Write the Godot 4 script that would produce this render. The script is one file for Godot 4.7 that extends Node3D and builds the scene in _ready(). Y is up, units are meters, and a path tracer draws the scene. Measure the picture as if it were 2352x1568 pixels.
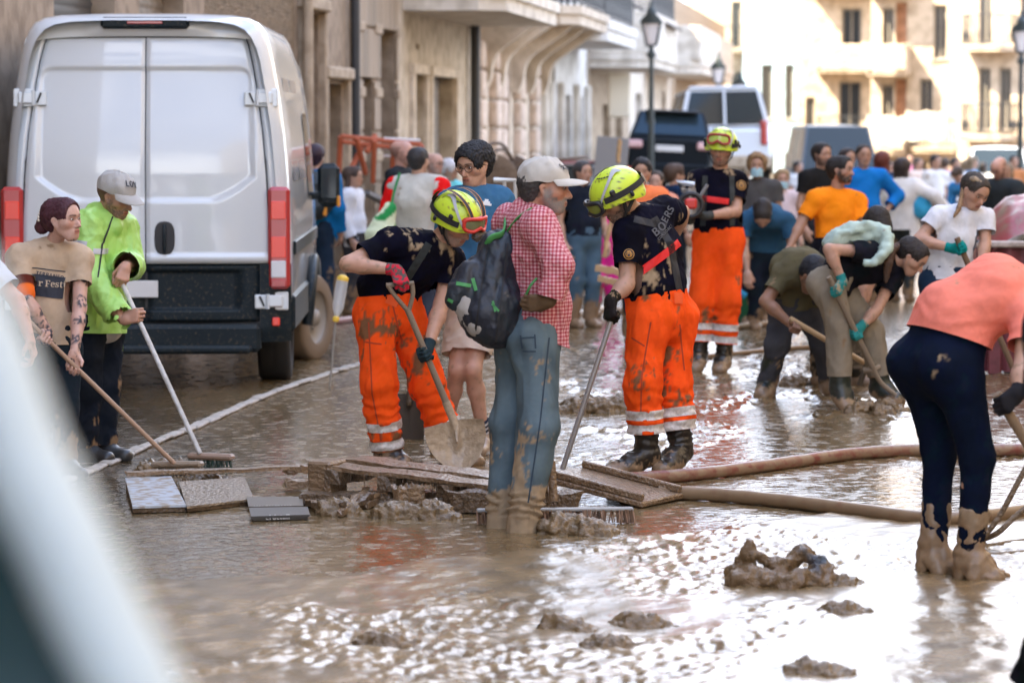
extends Node3D
# A flooded street being cleared of mud by firefighters and volunteers.

const FPX := 7500.0          # focal length of the lens in pixels of a 2352 x 1568 picture
const EYE := 1.85
const RIM := 0.02
var cam: Camera3D
var cam_at := Vector3(0, EYE, 0)
var right: Vector3
var up: Vector3
var fwd: Vector3
var side_x: Vector3          # level axes: to the right of the view, towards the viewer
var side_z: Vector3
var rng := RandomNumberGenerator.new()
var na := FastNoiseLite.new()    # smooth
var nr := FastNoiseLite.new()    # ridged
var nc := FastNoiseLite.new()    # cellular
var used := {}
var jobs: Array = []
var M := {}

# ---------------------------------------------------------------- places
func level(z: float) -> float:    # the street falls gently away from the viewer
	var d := -z - 25.0
	return 0.0 if d < 0.0 else -0.015 * minf(d, 95.0) * smoothstep(0.0, 12.0, d)

func at(px: float, py: float, depth: float) -> Vector3:
	return cam_at + fwd * depth + right * ((px - 1176.0) / FPX * depth) + up * ((784.0 - py) / FPX * depth)

func ground(px: float, py: float) -> Vector3:
	var dir := (fwd + right * ((px - 1176.0) / FPX) + up * ((784.0 - py) / FPX))
	var p := cam_at + dir * (EYE / -dir.y)
	for i in 6:
		p = cam_at + dir * ((EYE - level(p.z)) / -dir.y)
	return p

func depth_of(p: Vector3) -> float:
	return (p - cam_at).dot(fwd)

# ---------------------------------------------------------------- nodes
func numbered(called: String) -> String:
	var n: int = used.get(called, 0)
	used[called] = n + 1
	return called if n == 0 else "%s_%03d" % [called, n]

func thing(called: String, label: String, category: String, where := Vector3.ZERO, group := "") -> Node3D:
	var o := Node3D.new()
	o.name = numbered(called)
	add_child(o)
	o.position = where
	tag(o, label, category, group)
	return o

func tag(o: Node3D, label: String, category: String, group := "") -> Node3D:
	o.set_meta("label", label)
	o.set_meta("category", category)
	if group:
		o.set_meta("group", group)
	return o

func part(called: String, mb: MB, m: Material, parent: Node) -> MeshInstance3D:
	var o := MeshInstance3D.new()
	o.name = called
	o.mesh = mb.mesh()
	o.material_override = null
	o.mesh.surface_set_material(0, m)
	if parent == self:
		o.name = numbered(called)
	parent.add_child(o, true)
	return o

func struct(called: String, mb: MB, m: Material) -> MeshInstance3D:
	var o := part(called, mb, m, self)
	o.set_meta("kind", "structure")
	return o

func shared(called: String, mesh: Mesh, xf: Transform3D, parent: Node) -> MeshInstance3D:
	var o := MeshInstance3D.new()
	o.name = called
	o.mesh = mesh
	o.transform = xf
	parent.add_child(o, true)
	return o

func meshed(mb: MB, m: Material) -> ArrayMesh:
	var k := mb.mesh()
	k.surface_set_material(0, m)
	return k

# ---------------------------------------------------------------- materials
func lin(r: float, g: float, b: float) -> Color:      # base colours are given as real-world (linear) values
	return Color(r, g, b).linear_to_srgb()

func mat(r: float, g: float, b: float, rough := 0.7, metal := 0.0) -> StandardMaterial3D:
	var m := StandardMaterial3D.new()
	m.albedo_color = lin(r, g, b)
	m.roughness = rough
	m.metallic = metal
	m.cull_mode = BaseMaterial3D.CULL_DISABLED
	return m

func vmat(rough := 0.8) -> StandardMaterial3D:
	var m := StandardMaterial3D.new()
	m.vertex_color_use_as_albedo = true
	m.roughness = rough
	m.cull_mode = BaseMaterial3D.CULL_DISABLED
	return m

func noise_tex(size: int, freq: float, oct := 4, kind := FastNoiseLite.TYPE_SIMPLEX_SMOOTH, sd := 1, frac := FastNoiseLite.FRACTAL_FBM, ramp: Gradient = null) -> NoiseTexture2D:
	var f := FastNoiseLite.new()
	f.noise_type = kind
	f.frequency = freq
	f.seed = sd
	f.fractal_type = frac
	f.fractal_octaves = oct
	var t := NoiseTexture2D.new()
	t.width = size
	t.height = size
	t.seamless = true
	t.noise = f
	if ramp:
		t.color_ramp = ramp
	return t

func ramp(stops: Array) -> Gradient:
	var g := Gradient.new()
	var o := PackedFloat32Array()
	var c := PackedColorArray()
	for s in stops:
		o.append(s[0])
		c.append(s[1])
	g.offsets = o
	g.colors = c
	return g

func relief(m: StandardMaterial3D, t: Texture2D, cm: float, scale: float, world := false) -> StandardMaterial3D:
	m.heightmap_enabled = true
	m.heightmap_texture = t
	m.heightmap_scale = cm
	m.uv1_triplanar = true
	m.uv1_world_triplanar = world
	m.uv1_scale = Vector3.ONE * scale
	return m

func grained(m: StandardMaterial3D, t: Texture2D, scale: float, world := true) -> StandardMaterial3D:
	m.albedo_texture = t
	m.uv1_triplanar = true
	m.uv1_world_triplanar = world
	m.uv1_scale = Vector3.ONE * scale
	return m

# ---------------------------------------------------------------- mesh builder
class MB:
	var v := PackedVector3Array()
	var n := PackedVector3Array()
	var u := PackedVector2Array()
	var c := PackedColorArray()
	var i := PackedInt32Array()
	var tint := Color.WHITE
	var xf := Transform3D()

	func vert(p: Vector3, q: Vector3, t := Vector2.ZERO) -> int:
		v.append(xf * p)
		n.append((xf.basis * q).normalized())
		u.append(t)
		c.append(tint)
		return v.size() - 1

	func tri(a: Vector3, b: Vector3, d: Vector3) -> void:     # counter-clockwise seen from outside
		var q := (b - a).cross(d - a)
		var k := vert(a, q)
		vert(b, q)
		vert(d, q)
		i.append_array([k, k + 2, k + 1])

	func quad(a: Vector3, b: Vector3, d: Vector3, e: Vector3) -> void:
		var q := (d - a).cross(e - b)
		var k := vert(a, q, Vector2(0, 0))
		vert(b, q, Vector2(1, 0))
		vert(d, q, Vector2(1, 1))
		vert(e, q, Vector2(0, 1))
		i.append_array([k, k + 2, k + 1, k, k + 3, k + 2])

	func box(at_: Vector3, size: Vector3, bev := 0.0, bs := Basis()) -> void:
		var keep := xf
		xf = xf * Transform3D(bs, at_)
		var h := size * 0.5
		var e := minf(bev, minf(h.x, minf(h.y, h.z)) * 0.9)
		for ax in 3:
			for sg in [-1.0, 1.0]:
				var d := Vector3.ZERO
				d[ax] = sg
				var s := Vector3.ZERO
				s[(ax + 1) % 3] = h[(ax + 1) % 3] - e
				var t := Vector3.ZERO
				t[(ax + 2) % 3] = (h[(ax + 2) % 3] - e) * sg
				var o := d * h[ax]
				quad(o - s - t, o + s - t, o + s + t, o - s + t)
		if e > 0.0:
			for ax in 3:
				var b := (ax + 1) % 3
				var g := (ax + 2) % 3
				for s1 in [-1.0, 1.0]:
					for s2 in [-1.0, 1.0]:
						var p := Vector3.ZERO
						p[b] = s1 * h[b]
						p[g] = s2 * (h[g] - e)
						var q := Vector3.ZERO
						q[b] = s1 * (h[b] - e)
						q[g] = s2 * h[g]
						var l := Vector3.ZERO
						l[ax] = -(h[ax] - e) * s1 * s2
						quad(p - l, p + l, q + l, q - l)
			for s0 in [-1.0, 1.0]:
				for s1 in [-1.0, 1.0]:
					for s2 in [-1.0, 1.0]:
						var p0 := Vector3(s0 * h.x, s1 * (h.y - e), s2 * (h.z - e))
						var p1 := Vector3(s0 * (h.x - e), s1 * h.y, s2 * (h.z - e))
						var p2 := Vector3(s0 * (h.x - e), s1 * (h.y - e), s2 * h.z)
						if s0 * s1 * s2 > 0:
							tri(p0, p1, p2)
						else:
							tri(p0, p2, p1)
		xf = keep

	func bar(a: Vector3, b: Vector3, w: float, t: float, bev := 0.0, hint := Vector3.UP) -> void:   # a beam from a to b
		var z := (b - a).normalized()
		var x := hint.cross(z)
		if x.length() < 0.01:
			x = Vector3.RIGHT.cross(z)
		x = x.normalized()
		box((a + b) * 0.5, Vector3(w, t, a.distance_to(b)), bev, Basis(x, z.cross(x), z))

	func board(a: Vector3, b: Vector3, w: float, t: float, hint := Vector3.UP, rag := 0.02) -> void:      # a warped plank with uneven ends
		var z := (b - a).normalized()
		var x := hint.cross(z)
		if x.length() < 0.01:
			x = Vector3.RIGHT.cross(z)
		x = x.normalized()
		var y := z.cross(x)
		var f := FastNoiseLite.new()
		f.frequency = 1.0
		f.seed = int(absf(a.x * 917.0 + b.z * 331.0 + w * 5000.0)) % 9999
		var n := 14
		var rings := []
		for k in n + 1:
			var u := float(k) / n
			var c := a.lerp(b, u) + y * 0.012 * f.get_noise_1d(u * 3.0) + x * 0.01 * f.get_noise_1d(u * 2.0 + 40.0)
			var ring := []
			for q in [[-1, -1], [1, -1], [1, 1], [0.2, 1.15], [-0.4, 1.0], [-1, 1]]:
				var e := f.get_noise_2d(q[0] * 3.0 + u * 9.0, q[1] * 4.0)
				ring.append(c + x * q[0] * w * 0.5 * (1.0 + 0.12 * e) + y * q[1] * t * 0.5 * (1.0 + 0.4 * e) + z * (rag * 2.5 * f.get_noise_2d(q[0] * 7.0, k) if k == 0 or k == n else 0.0))
			rings.append(ring)
		for k in n:
			for q in 6:
				var r := (q + 1) % 6
				quad(rings[k][q], rings[k][r], rings[k + 1][r], rings[k + 1][q])
		for e in [0, n]:
			for q in range(1, 5):
				if e == 0:
					tri(rings[e][0], rings[e][q + 1], rings[e][q])
				else:
					tri(rings[e][0], rings[e][q], rings[e][q + 1])

	func tube(p: PackedVector3Array, r: Variant, sides := 10, caps := true, flat := 1.0, hint := Vector3.UP, turn := 0.0) -> void:
		var prev := hint
		var first := v.size()
		var ln := 0.0
		for k in p.size():
			var d := (p[mini(k + 1, p.size() - 1)] - p[maxi(k - 1, 0)]).normalized()
			var x := prev - d * prev.dot(d)
			if x.length() < 0.05:
				x = Vector3.RIGHT - d * d.x
			x = x.normalized()
			prev = x
			var y := d.cross(x)
			var rad: float = r if r is float else r[k]
			if k > 0:
				ln += p[k].distance_to(p[k - 1])
			for s in sides + 1:
				var an := TAU * s / sides + turn
				var q := x * cos(an) + y * sin(an) * flat
				vert(p[k] + q * rad, x * cos(an) * flat + y * sin(an), Vector2(float(s) / sides, ln))
		for k in p.size() - 1:
			for s in sides:
				var a := first + k * (sides + 1) + s
				var b := a + sides + 1
				i.append_array([a, b, a + 1, a + 1, b, b + 1])
		if caps:
			for e in [0, p.size() - 1]:
				var d2 := (p[1] - p[0]).normalized() * -1.0 if e == 0 else (p[e] - p[e - 1]).normalized()
				var m := vert(p[e], d2)
				var k0 := v.size()
				for s in sides + 1:
					var src := first + int(e) * (sides + 1) + s
					v.append(v[src])
					n.append((xf.basis * d2).normalized())
					u.append(u[src])
					c.append(tint)
				for s in sides:
					if e == 0:
						i.append_array([m, k0 + s, k0 + s + 1])
					else:
						i.append_array([m, k0 + s + 1, k0 + s])

	func lathe(profile: PackedVector2Array, sides := 16) -> void:      # (radius, height) going upwards; round the y axis
		grid(profile.size(), sides + 1, func(a: int, b: int) -> Vector3:
			var an := TAU * b / sides
			return Vector3(sin(an) * profile[a].x, profile[a].y, cos(an) * profile[a].x))

	func grid(rows: int, cols: int, f: Callable, flip := false) -> void:    # smooth sheet; rows go up, columns to the right, seen from outside
		var first := v.size()
		for a in rows:
			for b in cols:
				v.append(xf * (f.call(a, b) as Vector3))
				u.append(Vector2(float(b) / maxi(cols - 1, 1), 1.0 - float(a) / maxi(rows - 1, 1)))
				c.append(tint)
		n.resize(v.size())
		for k in range(first, v.size()):
			n[k] = Vector3.ZERO
		for a in rows - 1:
			for b in cols - 1:
				var k := first + a * cols + b
				var q := (v[k + 1] - v[k + cols]).cross(v[k + cols + 1] - v[k])
				if flip:
					q = -q
				for w in [k, k + 1, k + cols, k + cols + 1]:
					n[w] += q
				if flip:
					i.append_array([k, k + 1, k + cols, k + 1, k + cols + 1, k + cols])
				else:
					i.append_array([k, k + cols, k + 1, k + 1, k + cols, k + cols + 1])
		for a in rows:      # close the seam of a full turn
			var s := first + a * cols
			var e := s + cols - 1
			if v[s].distance_squared_to(v[e]) < 1e-10:
				var q := n[s] + n[e]
				n[s] = q
				n[e] = q
		for k in range(first, v.size()):
			n[k] = n[k].normalized() if n[k].length_squared() > 1e-20 else Vector3.UP

	func prism(outline: PackedVector2Array, d: float, bev := 0.0) -> void:      # outline in x/y (counter-clockwise), from z = 0 back to z = -d
		var o := outline
		if Geometry2D.is_polygon_clockwise(o):
			o = o.duplicate()
			o.reverse()
		var f := o
		if bev > 0.0:
			var s := Geometry2D.offset_polygon(o, -bev)
			if s.size() == 1 and s[0].size() == o.size():
				f = s[0]
				var off := 0
				var best := 1e9
				for k in f.size():
					if f[k].distance_to(o[0]) < best:
						best = f[k].distance_to(o[0])
						off = k
				var g := PackedVector2Array()
				for k in f.size():
					g.append(f[(k + off) % f.size()])
				f = g
				if Geometry2D.is_polygon_clockwise(f):
					f = o
		var t := Geometry2D.triangulate_polygon(f)
		for k in range(0, t.size(), 3):
			var a := f[t[k]]
			var b := f[t[k + 1]]
			var e := f[t[k + 2]]
			if (b - a).cross(e - a) < 0:
				var h := b
				b = e
				e = h
			tri(Vector3(a.x, a.y, 0), Vector3(b.x, b.y, 0), Vector3(e.x, e.y, 0))
			tri(Vector3(a.x, a.y, -d), Vector3(e.x, e.y, -d), Vector3(b.x, b.y, -d))
		for k in o.size():
			var a := o[k]
			var b := o[(k + 1) % o.size()]
			var fa := f[k]
			var fb := f[(k + 1) % o.size()]
			if f != o:
				quad(Vector3(a.x, a.y, -bev), Vector3(b.x, b.y, -bev), Vector3(fb.x, fb.y, 0), Vector3(fa.x, fa.y, 0))
				quad(Vector3(fa.x, fa.y, -d), Vector3(fb.x, fb.y, -d), Vector3(b.x, b.y, bev - d), Vector3(a.x, a.y, bev - d))
				quad(Vector3(a.x, a.y, bev - d), Vector3(b.x, b.y, bev - d), Vector3(b.x, b.y, -bev), Vector3(a.x, a.y, -bev))
			else:
				quad(Vector3(a.x, a.y, -d), Vector3(b.x, b.y, -d), Vector3(b.x, b.y, 0), Vector3(a.x, a.y, 0))

	func ball(at_: Vector3, r: Vector3, lat := 8, lon := 12) -> void:
		var keep := xf
		xf = xf * Transform3D(Basis(), at_)
		ell(r, -180, 180, -89.9, 89.9, lon, lat)
		xf = keep

	func ell(r: Vector3, t0: float, t1: float, p0: float, p1: float, nt: int, np: int, off := 0.0, warp: Variant = null) -> void:   # patch of an ellipsoid; angles in degrees, 0 = front (+z), to the right, up
		var q := r + Vector3.ONE * off
		grid(np + 1, nt + 1, func(a: int, b: int) -> Vector3:
			var t := deg_to_rad(lerpf(t0, t1, float(b) / nt))
			var p := deg_to_rad(lerpf(p0, p1, float(a) / np))
			if warp:
				p += (warp as Callable).call(t, p)
			return Vector3(q.x * cos(p) * sin(t), q.y * sin(p), q.z * cos(p) * cos(t)))

	func mesh() -> ArrayMesh:
		var a := []
		a.resize(Mesh.ARRAY_MAX)
		a[Mesh.ARRAY_VERTEX] = v
		a[Mesh.ARRAY_NORMAL] = n
		a[Mesh.ARRAY_TEX_UV] = u
		a[Mesh.ARRAY_COLOR] = c
		a[Mesh.ARRAY_INDEX] = i
		var m := ArrayMesh.new()
		m.add_surface_from_arrays(Mesh.PRIMITIVE_TRIANGLES, a)
		return m

func pts(a: Array) -> PackedVector3Array:
	var p := PackedVector3Array()
	for q in a:
		p.append(q)
	return p

func curve(a: Array, step := 8) -> PackedVector3Array:      # a smooth line through the points
	var p := PackedVector3Array()
	for k in a.size() - 1:
		for s in step:
			var t := float(s) / step
			p.append((a[k] as Vector3).cubic_interpolate(a[k + 1], a[maxi(k - 1, 0)], a[mini(k + 2, a.size() - 1)], t))
	p.append(a[-1])
	return p

# ---------------------------------------------------------------- bodies: a field of blended capsules, meshed as surface nets
class Prim:
	var a: Vector3
	var b: Vector3
	var ra: float
	var rb: float
	var k := 0.03
	var w := Vector3.ZERO      # an axis along which the capsule is wider by ws
	var ws := 1.0
	var op := 0                # 1 takes away
	var cuts: Array[Plane] = []
	var trims := []

	func _init(a_: Vector3, b_: Vector3, ra_: float, rb_: float, k_ := 0.03, w_ := Vector3.ZERO, ws_ := 1.0, op_ := 0) -> void:
		a = a_
		b = b_
		ra = ra_
		rb = rb_
		k = k_
		w = w_.normalized() if w_ != Vector3.ZERO else w_
		ws = ws_
		op = op_

	func cut(p: Vector3, towards: Vector3, reach := 0.0) -> Prim:       # nothing beyond p in that direction; with a reach the finished mesh is trimmed there to a clean edge
		if reach > 0.0:
			trims.append([Plane(towards.normalized(), p), p, reach])
		else:
			cuts.append(Plane(towards.normalized(), p))
		return self

class Field:
	var o: Vector3
	var cell: float
	var nx: int
	var ny: int
	var nz: int
	var f := PackedFloat32Array()
	var lo := PackedInt32Array()
	var hi := PackedInt32Array()
	var v := PackedVector3Array()
	var n := PackedVector3Array()
	var i := PackedInt32Array()

	func _init(prims: Array, cell_: float, cuts: Array = []) -> void:
		cell = cell_
		var bb := AABB()
		var first := true
		for p: Prim in prims:
			if p.op == 1:
				continue
			var r := maxf(p.ra, p.rb) * maxf(1.0, p.ws) + cell * 2.0 + 0.008
			for q in [p.a, p.b]:
				var b := AABB(q - Vector3.ONE * r, Vector3.ONE * r * 2.0)
				bb = b if first else bb.merge(b)
				first = false
		o = bb.position
		nx = ceili(bb.size.x / cell) + 2
		ny = ceili(bb.size.y / cell) + 2
		nz = ceili(bb.size.z / cell) + 2
		f.resize(nx * ny * nz)
		f.fill(9.0)
		lo.resize(ny * nz)
		lo.fill(nx)
		hi.resize(ny * nz)
		hi.fill(-1)
		for p: Prim in prims:
			fill(p)
		for c: Plane in cuts:
			slice(c)
		net()

	func fill(p: Prim) -> void:
		var m := p.k + 2.0 * cell
		var big := maxf(p.ra, p.rb) * maxf(1.0, p.ws) + m
		var a := p.a - o
		var ba := p.b - p.a
		var l2 := ba.length_squared()
		var inv := 1.0 / l2 if l2 > 1e-9 else 0.0
		var w := p.w
		var fl := 0.0 if p.ws == 1.0 else 1.0 - 1.0 / p.ws
		var flat := fl != 0.0
		var ra := p.ra
		var dr := p.rb - p.ra
		var k := maxf(p.k, 0.0001)
		var ik := 1.0 / k
		var qk := k * 0.25
		var taking := p.op == 1
		var cutting := not p.cuts.is_empty()
		var pl: Array[Plane] = []
		for c in p.cuts:
			pl.append(Plane(c.normal, c.d - c.normal.dot(o)))
		var z0 := maxi(0, ceili((minf(a.z, a.z + ba.z) - big) / cell))
		var z1 := mini(nz - 1, floori((maxf(a.z, a.z + ba.z) + big) / cell))
		for iz in range(z0, z1 + 1):
			var z := iz * cell
			var t0 := 0.0
			var t1 := 1.0
			if absf(ba.z) > 1e-6:
				var s0 := (z - big - a.z) / ba.z
				var s1 := (z + big - a.z) / ba.z
				t0 = clampf(minf(s0, s1), 0.0, 1.0)
				t1 = clampf(maxf(s0, s1), 0.0, 1.0)
			var ya := a.y + ba.y * t0
			var yb := a.y + ba.y * t1
			var y0 := maxi(0, ceili((minf(ya, yb) - big) / cell))
			var y1 := mini(ny - 1, floori((maxf(ya, yb) + big) / cell))
			for iy in range(y0, y1 + 1):
				var y := iy * cell
				var u0 := t0
				var u1 := t1
				if absf(ba.y) > 1e-6:
					var s0 := (y - big - a.y) / ba.y
					var s1 := (y + big - a.y) / ba.y
					u0 = clampf(minf(s0, s1), t0, t1)
					u1 = clampf(maxf(s0, s1), t0, t1)
				var xa := a.x + ba.x * u0
				var xb := a.x + ba.x * u1
				var x0 := maxi(0, ceili((minf(xa, xb) - big) / cell))
				var x1 := mini(nx - 1, floori((maxf(xa, xb) + big) / cell))
				var r := iz * ny + iy
				if not taking:
					if x0 < lo[r]:
						lo[r] = x0
					if x1 > hi[r]:
						hi[r] = x1
				var at_ := r * nx + x0
				var q0 := Vector3(0, y, z) - a
				for ix in range(x0, x1 + 1):
					var q := q0
					q.x += ix * cell
					var h := clampf(q.dot(ba) * inv, 0.0, 1.0)
					q -= ba * h
					if flat:
						q -= w * (q.dot(w) * fl)
					var d := q.length() - ra - dr * h
					if cutting:
						var g := q0
						g.x += ix * cell
						g += a
						for c in pl:
							d = maxf(d, c.distance_to(g))
					var e := f[at_]
					if taking:
						d = -d
						var s := maxf(k - absf(d - e), 0.0) * ik
						f[at_] = maxf(d, e) + s * s * qk
					else:
						var s := maxf(k - absf(d - e), 0.0) * ik
						f[at_] = minf(d, e) - s * s * qk
					at_ += 1

	func slice(c: Plane) -> void:
		for r in ny * nz:
			if hi[r] < 0:
				continue
			var g := o + Vector3(0, (r % ny) * cell, (r / ny) * cell)
			for ix in range(lo[r], hi[r] + 1):
				g.x = o.x + ix * cell
				var at_ := r * nx + ix
				f[at_] = maxf(f[at_], c.distance_to(g))

	func net() -> void:
		var ids := PackedInt32Array()
		ids.resize(nx * ny * nz)
		ids.fill(-1)
		var sy := nx
		var sz := nx * ny
		var quads := PackedInt32Array()
		for iz in nz - 1:
			for iy in ny - 1:
				var r := iz * ny + iy
				var l := mini(mini(lo[r], lo[r + 1]), mini(lo[r + ny], lo[r + ny + 1]))
				var h := mini(nx - 2, maxi(maxi(hi[r], hi[r + 1]), maxi(hi[r + ny], hi[r + ny + 1])))
				if h < l:
					continue
				var p := r * nx + l
				var a0 := f[p]
				var a1 := f[p + sy]
				var a2 := f[p + sz]
				var a3 := f[p + sy + sz]
				for ix in range(l, h + 1):
					p = r * nx + ix
					var b0 := f[p + 1]
					var b1 := f[p + 1 + sy]
					var b2 := f[p + 1 + sz]
					var b3 := f[p + 1 + sy + sz]
					var neg := int(a0 < 0) + int(a1 < 0) + int(a2 < 0) + int(a3 < 0) + int(b0 < 0) + int(b1 < 0) + int(b2 < 0) + int(b3 < 0)
					if neg > 0 and neg < 8:
						var sum := Vector3.ZERO
						var m := 0
						if (a0 < 0) != (b0 < 0):
							sum += Vector3(a0 / (a0 - b0), 0, 0)
							m += 1
						if (a1 < 0) != (b1 < 0):
							sum += Vector3(a1 / (a1 - b1), 1, 0)
							m += 1
						if (a2 < 0) != (b2 < 0):
							sum += Vector3(a2 / (a2 - b2), 0, 1)
							m += 1
						if (a3 < 0) != (b3 < 0):
							sum += Vector3(a3 / (a3 - b3), 1, 1)
							m += 1
						if (a0 < 0) != (a1 < 0):
							sum += Vector3(0, a0 / (a0 - a1), 0)
							m += 1
						if (b0 < 0) != (b1 < 0):
							sum += Vector3(1, b0 / (b0 - b1), 0)
							m += 1
						if (a2 < 0) != (a3 < 0):
							sum += Vector3(0, a2 / (a2 - a3), 1)
							m += 1
						if (b2 < 0) != (b3 < 0):
							sum += Vector3(1, b2 / (b2 - b3), 1)
							m += 1
						if (a0 < 0) != (a2 < 0):
							sum += Vector3(0, 0, a0 / (a0 - a2))
							m += 1
						if (b0 < 0) != (b2 < 0):
							sum += Vector3(1, 0, b0 / (b0 - b2))
							m += 1
						if (a1 < 0) != (a3 < 0):
							sum += Vector3(0, 1, a1 / (a1 - a3))
							m += 1
						if (b1 < 0) != (b3 < 0):
							sum += Vector3(1, 1, b1 / (b1 - b3))
							m += 1
						ids[p] = v.size()
						v.append(o + (Vector3(ix, iy, iz) + sum / m) * cell)
						# quads round the three edges that leave this cell's first corner
						if (a0 < 0) != (b0 < 0) and iy > 0 and iz > 0:
							quads.append_array([p, p - sy, p - sy - sz, p - sz, int(a0 < 0)])
						if (a0 < 0) != (a1 < 0) and ix > 0 and iz > 0:
							quads.append_array([p, p - sz, p - 1 - sz, p - 1, int(a0 < 0)])
						if (a0 < 0) != (a2 < 0) and ix > 0 and iy > 0:
							quads.append_array([p, p - 1, p - 1 - sy, p - sy, int(a0 < 0)])
					a0 = b0
					a1 = b1
					a2 = b2
					a3 = b3
		for q in range(0, quads.size(), 5):
			var a := ids[quads[q]]
			var b := ids[quads[q + 1]]
			var c := ids[quads[q + 2]]
			var d := ids[quads[q + 3]]
			if a < 0 or b < 0 or c < 0 or d < 0:
				continue
			if quads[q + 4]:
				i.append_array([a, c, b, a, d, c])
			else:
				i.append_array([a, b, c, a, c, d])
		f.clear()
		normals()

	func trim(p: Plane, c: Vector3, reach: float) -> void:
		var d := PackedFloat32Array()
		var near := PackedByteArray()
		for q in v:
			d.append(p.distance_to(q))
			near.append(int((q - c - p.normal * d[-1]).length() < reach and d[-1] < reach * 1.7))
		var out := PackedInt32Array()
		var seam := {}
		for t in range(0, i.size(), 3):
			var k := [i[t], i[t + 1], i[t + 2]]
			if not (near[k[0]] and near[k[1]] and near[k[2]]) or (d[k[0]] <= 0 and d[k[1]] <= 0 and d[k[2]] <= 0):
				out.append_array([k[0], k[1], k[2]])
				continue
			var poly := PackedInt32Array()
			for e in 3:
				var a: int = k[e]
				var b: int = k[(e + 1) % 3]
				if d[a] <= 0:
					poly.append(a)
				if (d[a] <= 0) != (d[b] <= 0):
					var key := Vector2i(mini(a, b), maxi(a, b))
					if not seam.has(key):
						var w := d[a] / (d[a] - d[b])
						seam[key] = v.size()
						v.append(v[a].lerp(v[b], w))
						n.append(n[a].lerp(n[b], w).normalized())
					poly.append(seam[key])
			for e in range(1, poly.size() - 1):
				out.append_array([poly[0], poly[e], poly[e + 1]])
		i = out

	func normals() -> void:
		n.resize(v.size())
		n.fill(Vector3.ZERO)
		for t in range(0, i.size(), 3):
			var a := i[t]
			var b := i[t + 1]
			var c := i[t + 2]
			var q := (v[c] - v[a]).cross(v[b] - v[a])
			n[a] += q
			n[b] += q
			n[c] += q
		for k in n.size():
			n[k] = n[k].normalized()

# one mesh made of several fields; «shape» moves a vertex outwards by the metres it returns, «paint» gives its base colour
func job(node: MeshInstance3D, grids: Array, m: Material, paint: Variant, shape: Variant = null) -> void:
	jobs.append({"node": node, "grids": grids, "m": m, "paint": paint, "shape": shape})

func do_job(k: int) -> void:
	var j: Dictionary = jobs[k]
	var v := PackedVector3Array()
	var n := PackedVector3Array()
	var c := PackedColorArray()
	var i := PackedInt32Array()
	for g in j.grids:
		var f := Field.new(g[0], g[1], g[2] if g.size() > 2 else [])
		if j.shape != null:
			for q in f.v.size():
				f.v[q] += f.n[q] * ((j.shape as Callable).call(f.v[q], f.n[q]) as float)
			f.normals()
		for p: Prim in g[0]:
			for t in p.trims:
				f.trim(t[0], t[1], t[2])
		var base := v.size()
		v.append_array(f.v)
		n.append_array(f.n)
		for q in f.i:
			i.append(q + base)
		for q in f.v.size():
			c.append((j.paint as Callable).call(f.v[q], f.n[q]) if j.paint is Callable else j.paint)
	var a := []
	a.resize(Mesh.ARRAY_MAX)
	a[Mesh.ARRAY_VERTEX] = v
	a[Mesh.ARRAY_NORMAL] = n
	a[Mesh.ARRAY_COLOR] = c
	a[Mesh.ARRAY_INDEX] = i
	j.out = a

func do_share(k: int) -> void:
	for j in range(k, jobs.size(), 4):
		do_job(j)

func do_jobs() -> void:
	var team: Array[Thread] = []
	for k in 4:
		var t := Thread.new()
		t.start(do_share.bind(k))
		team.append(t)
	for t in team:
		t.wait_to_finish()
	for j in jobs:
		var m := ArrayMesh.new()
		if (j.out[Mesh.ARRAY_VERTEX] as PackedVector3Array).size() == 0:
			printerr("empty ", j.node.name, " of ", j.node.get_parent().name)
			continue
		m.add_surface_from_arrays(Mesh.PRIMITIVE_TRIANGLES, j.out)
		m.surface_set_material(0, j.m)
		j.node.mesh = m
	jobs.clear()

func blob(called: String, parent: Node, grids: Array, m: Material, paint: Variant, shape: Variant = null) -> MeshInstance3D:
	var o := MeshInstance3D.new()
	o.name = called
	if parent == self:
		o.name = numbered(called)
	parent.add_child(o, true)
	job(o, grids, m, paint, shape)
	return o

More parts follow.
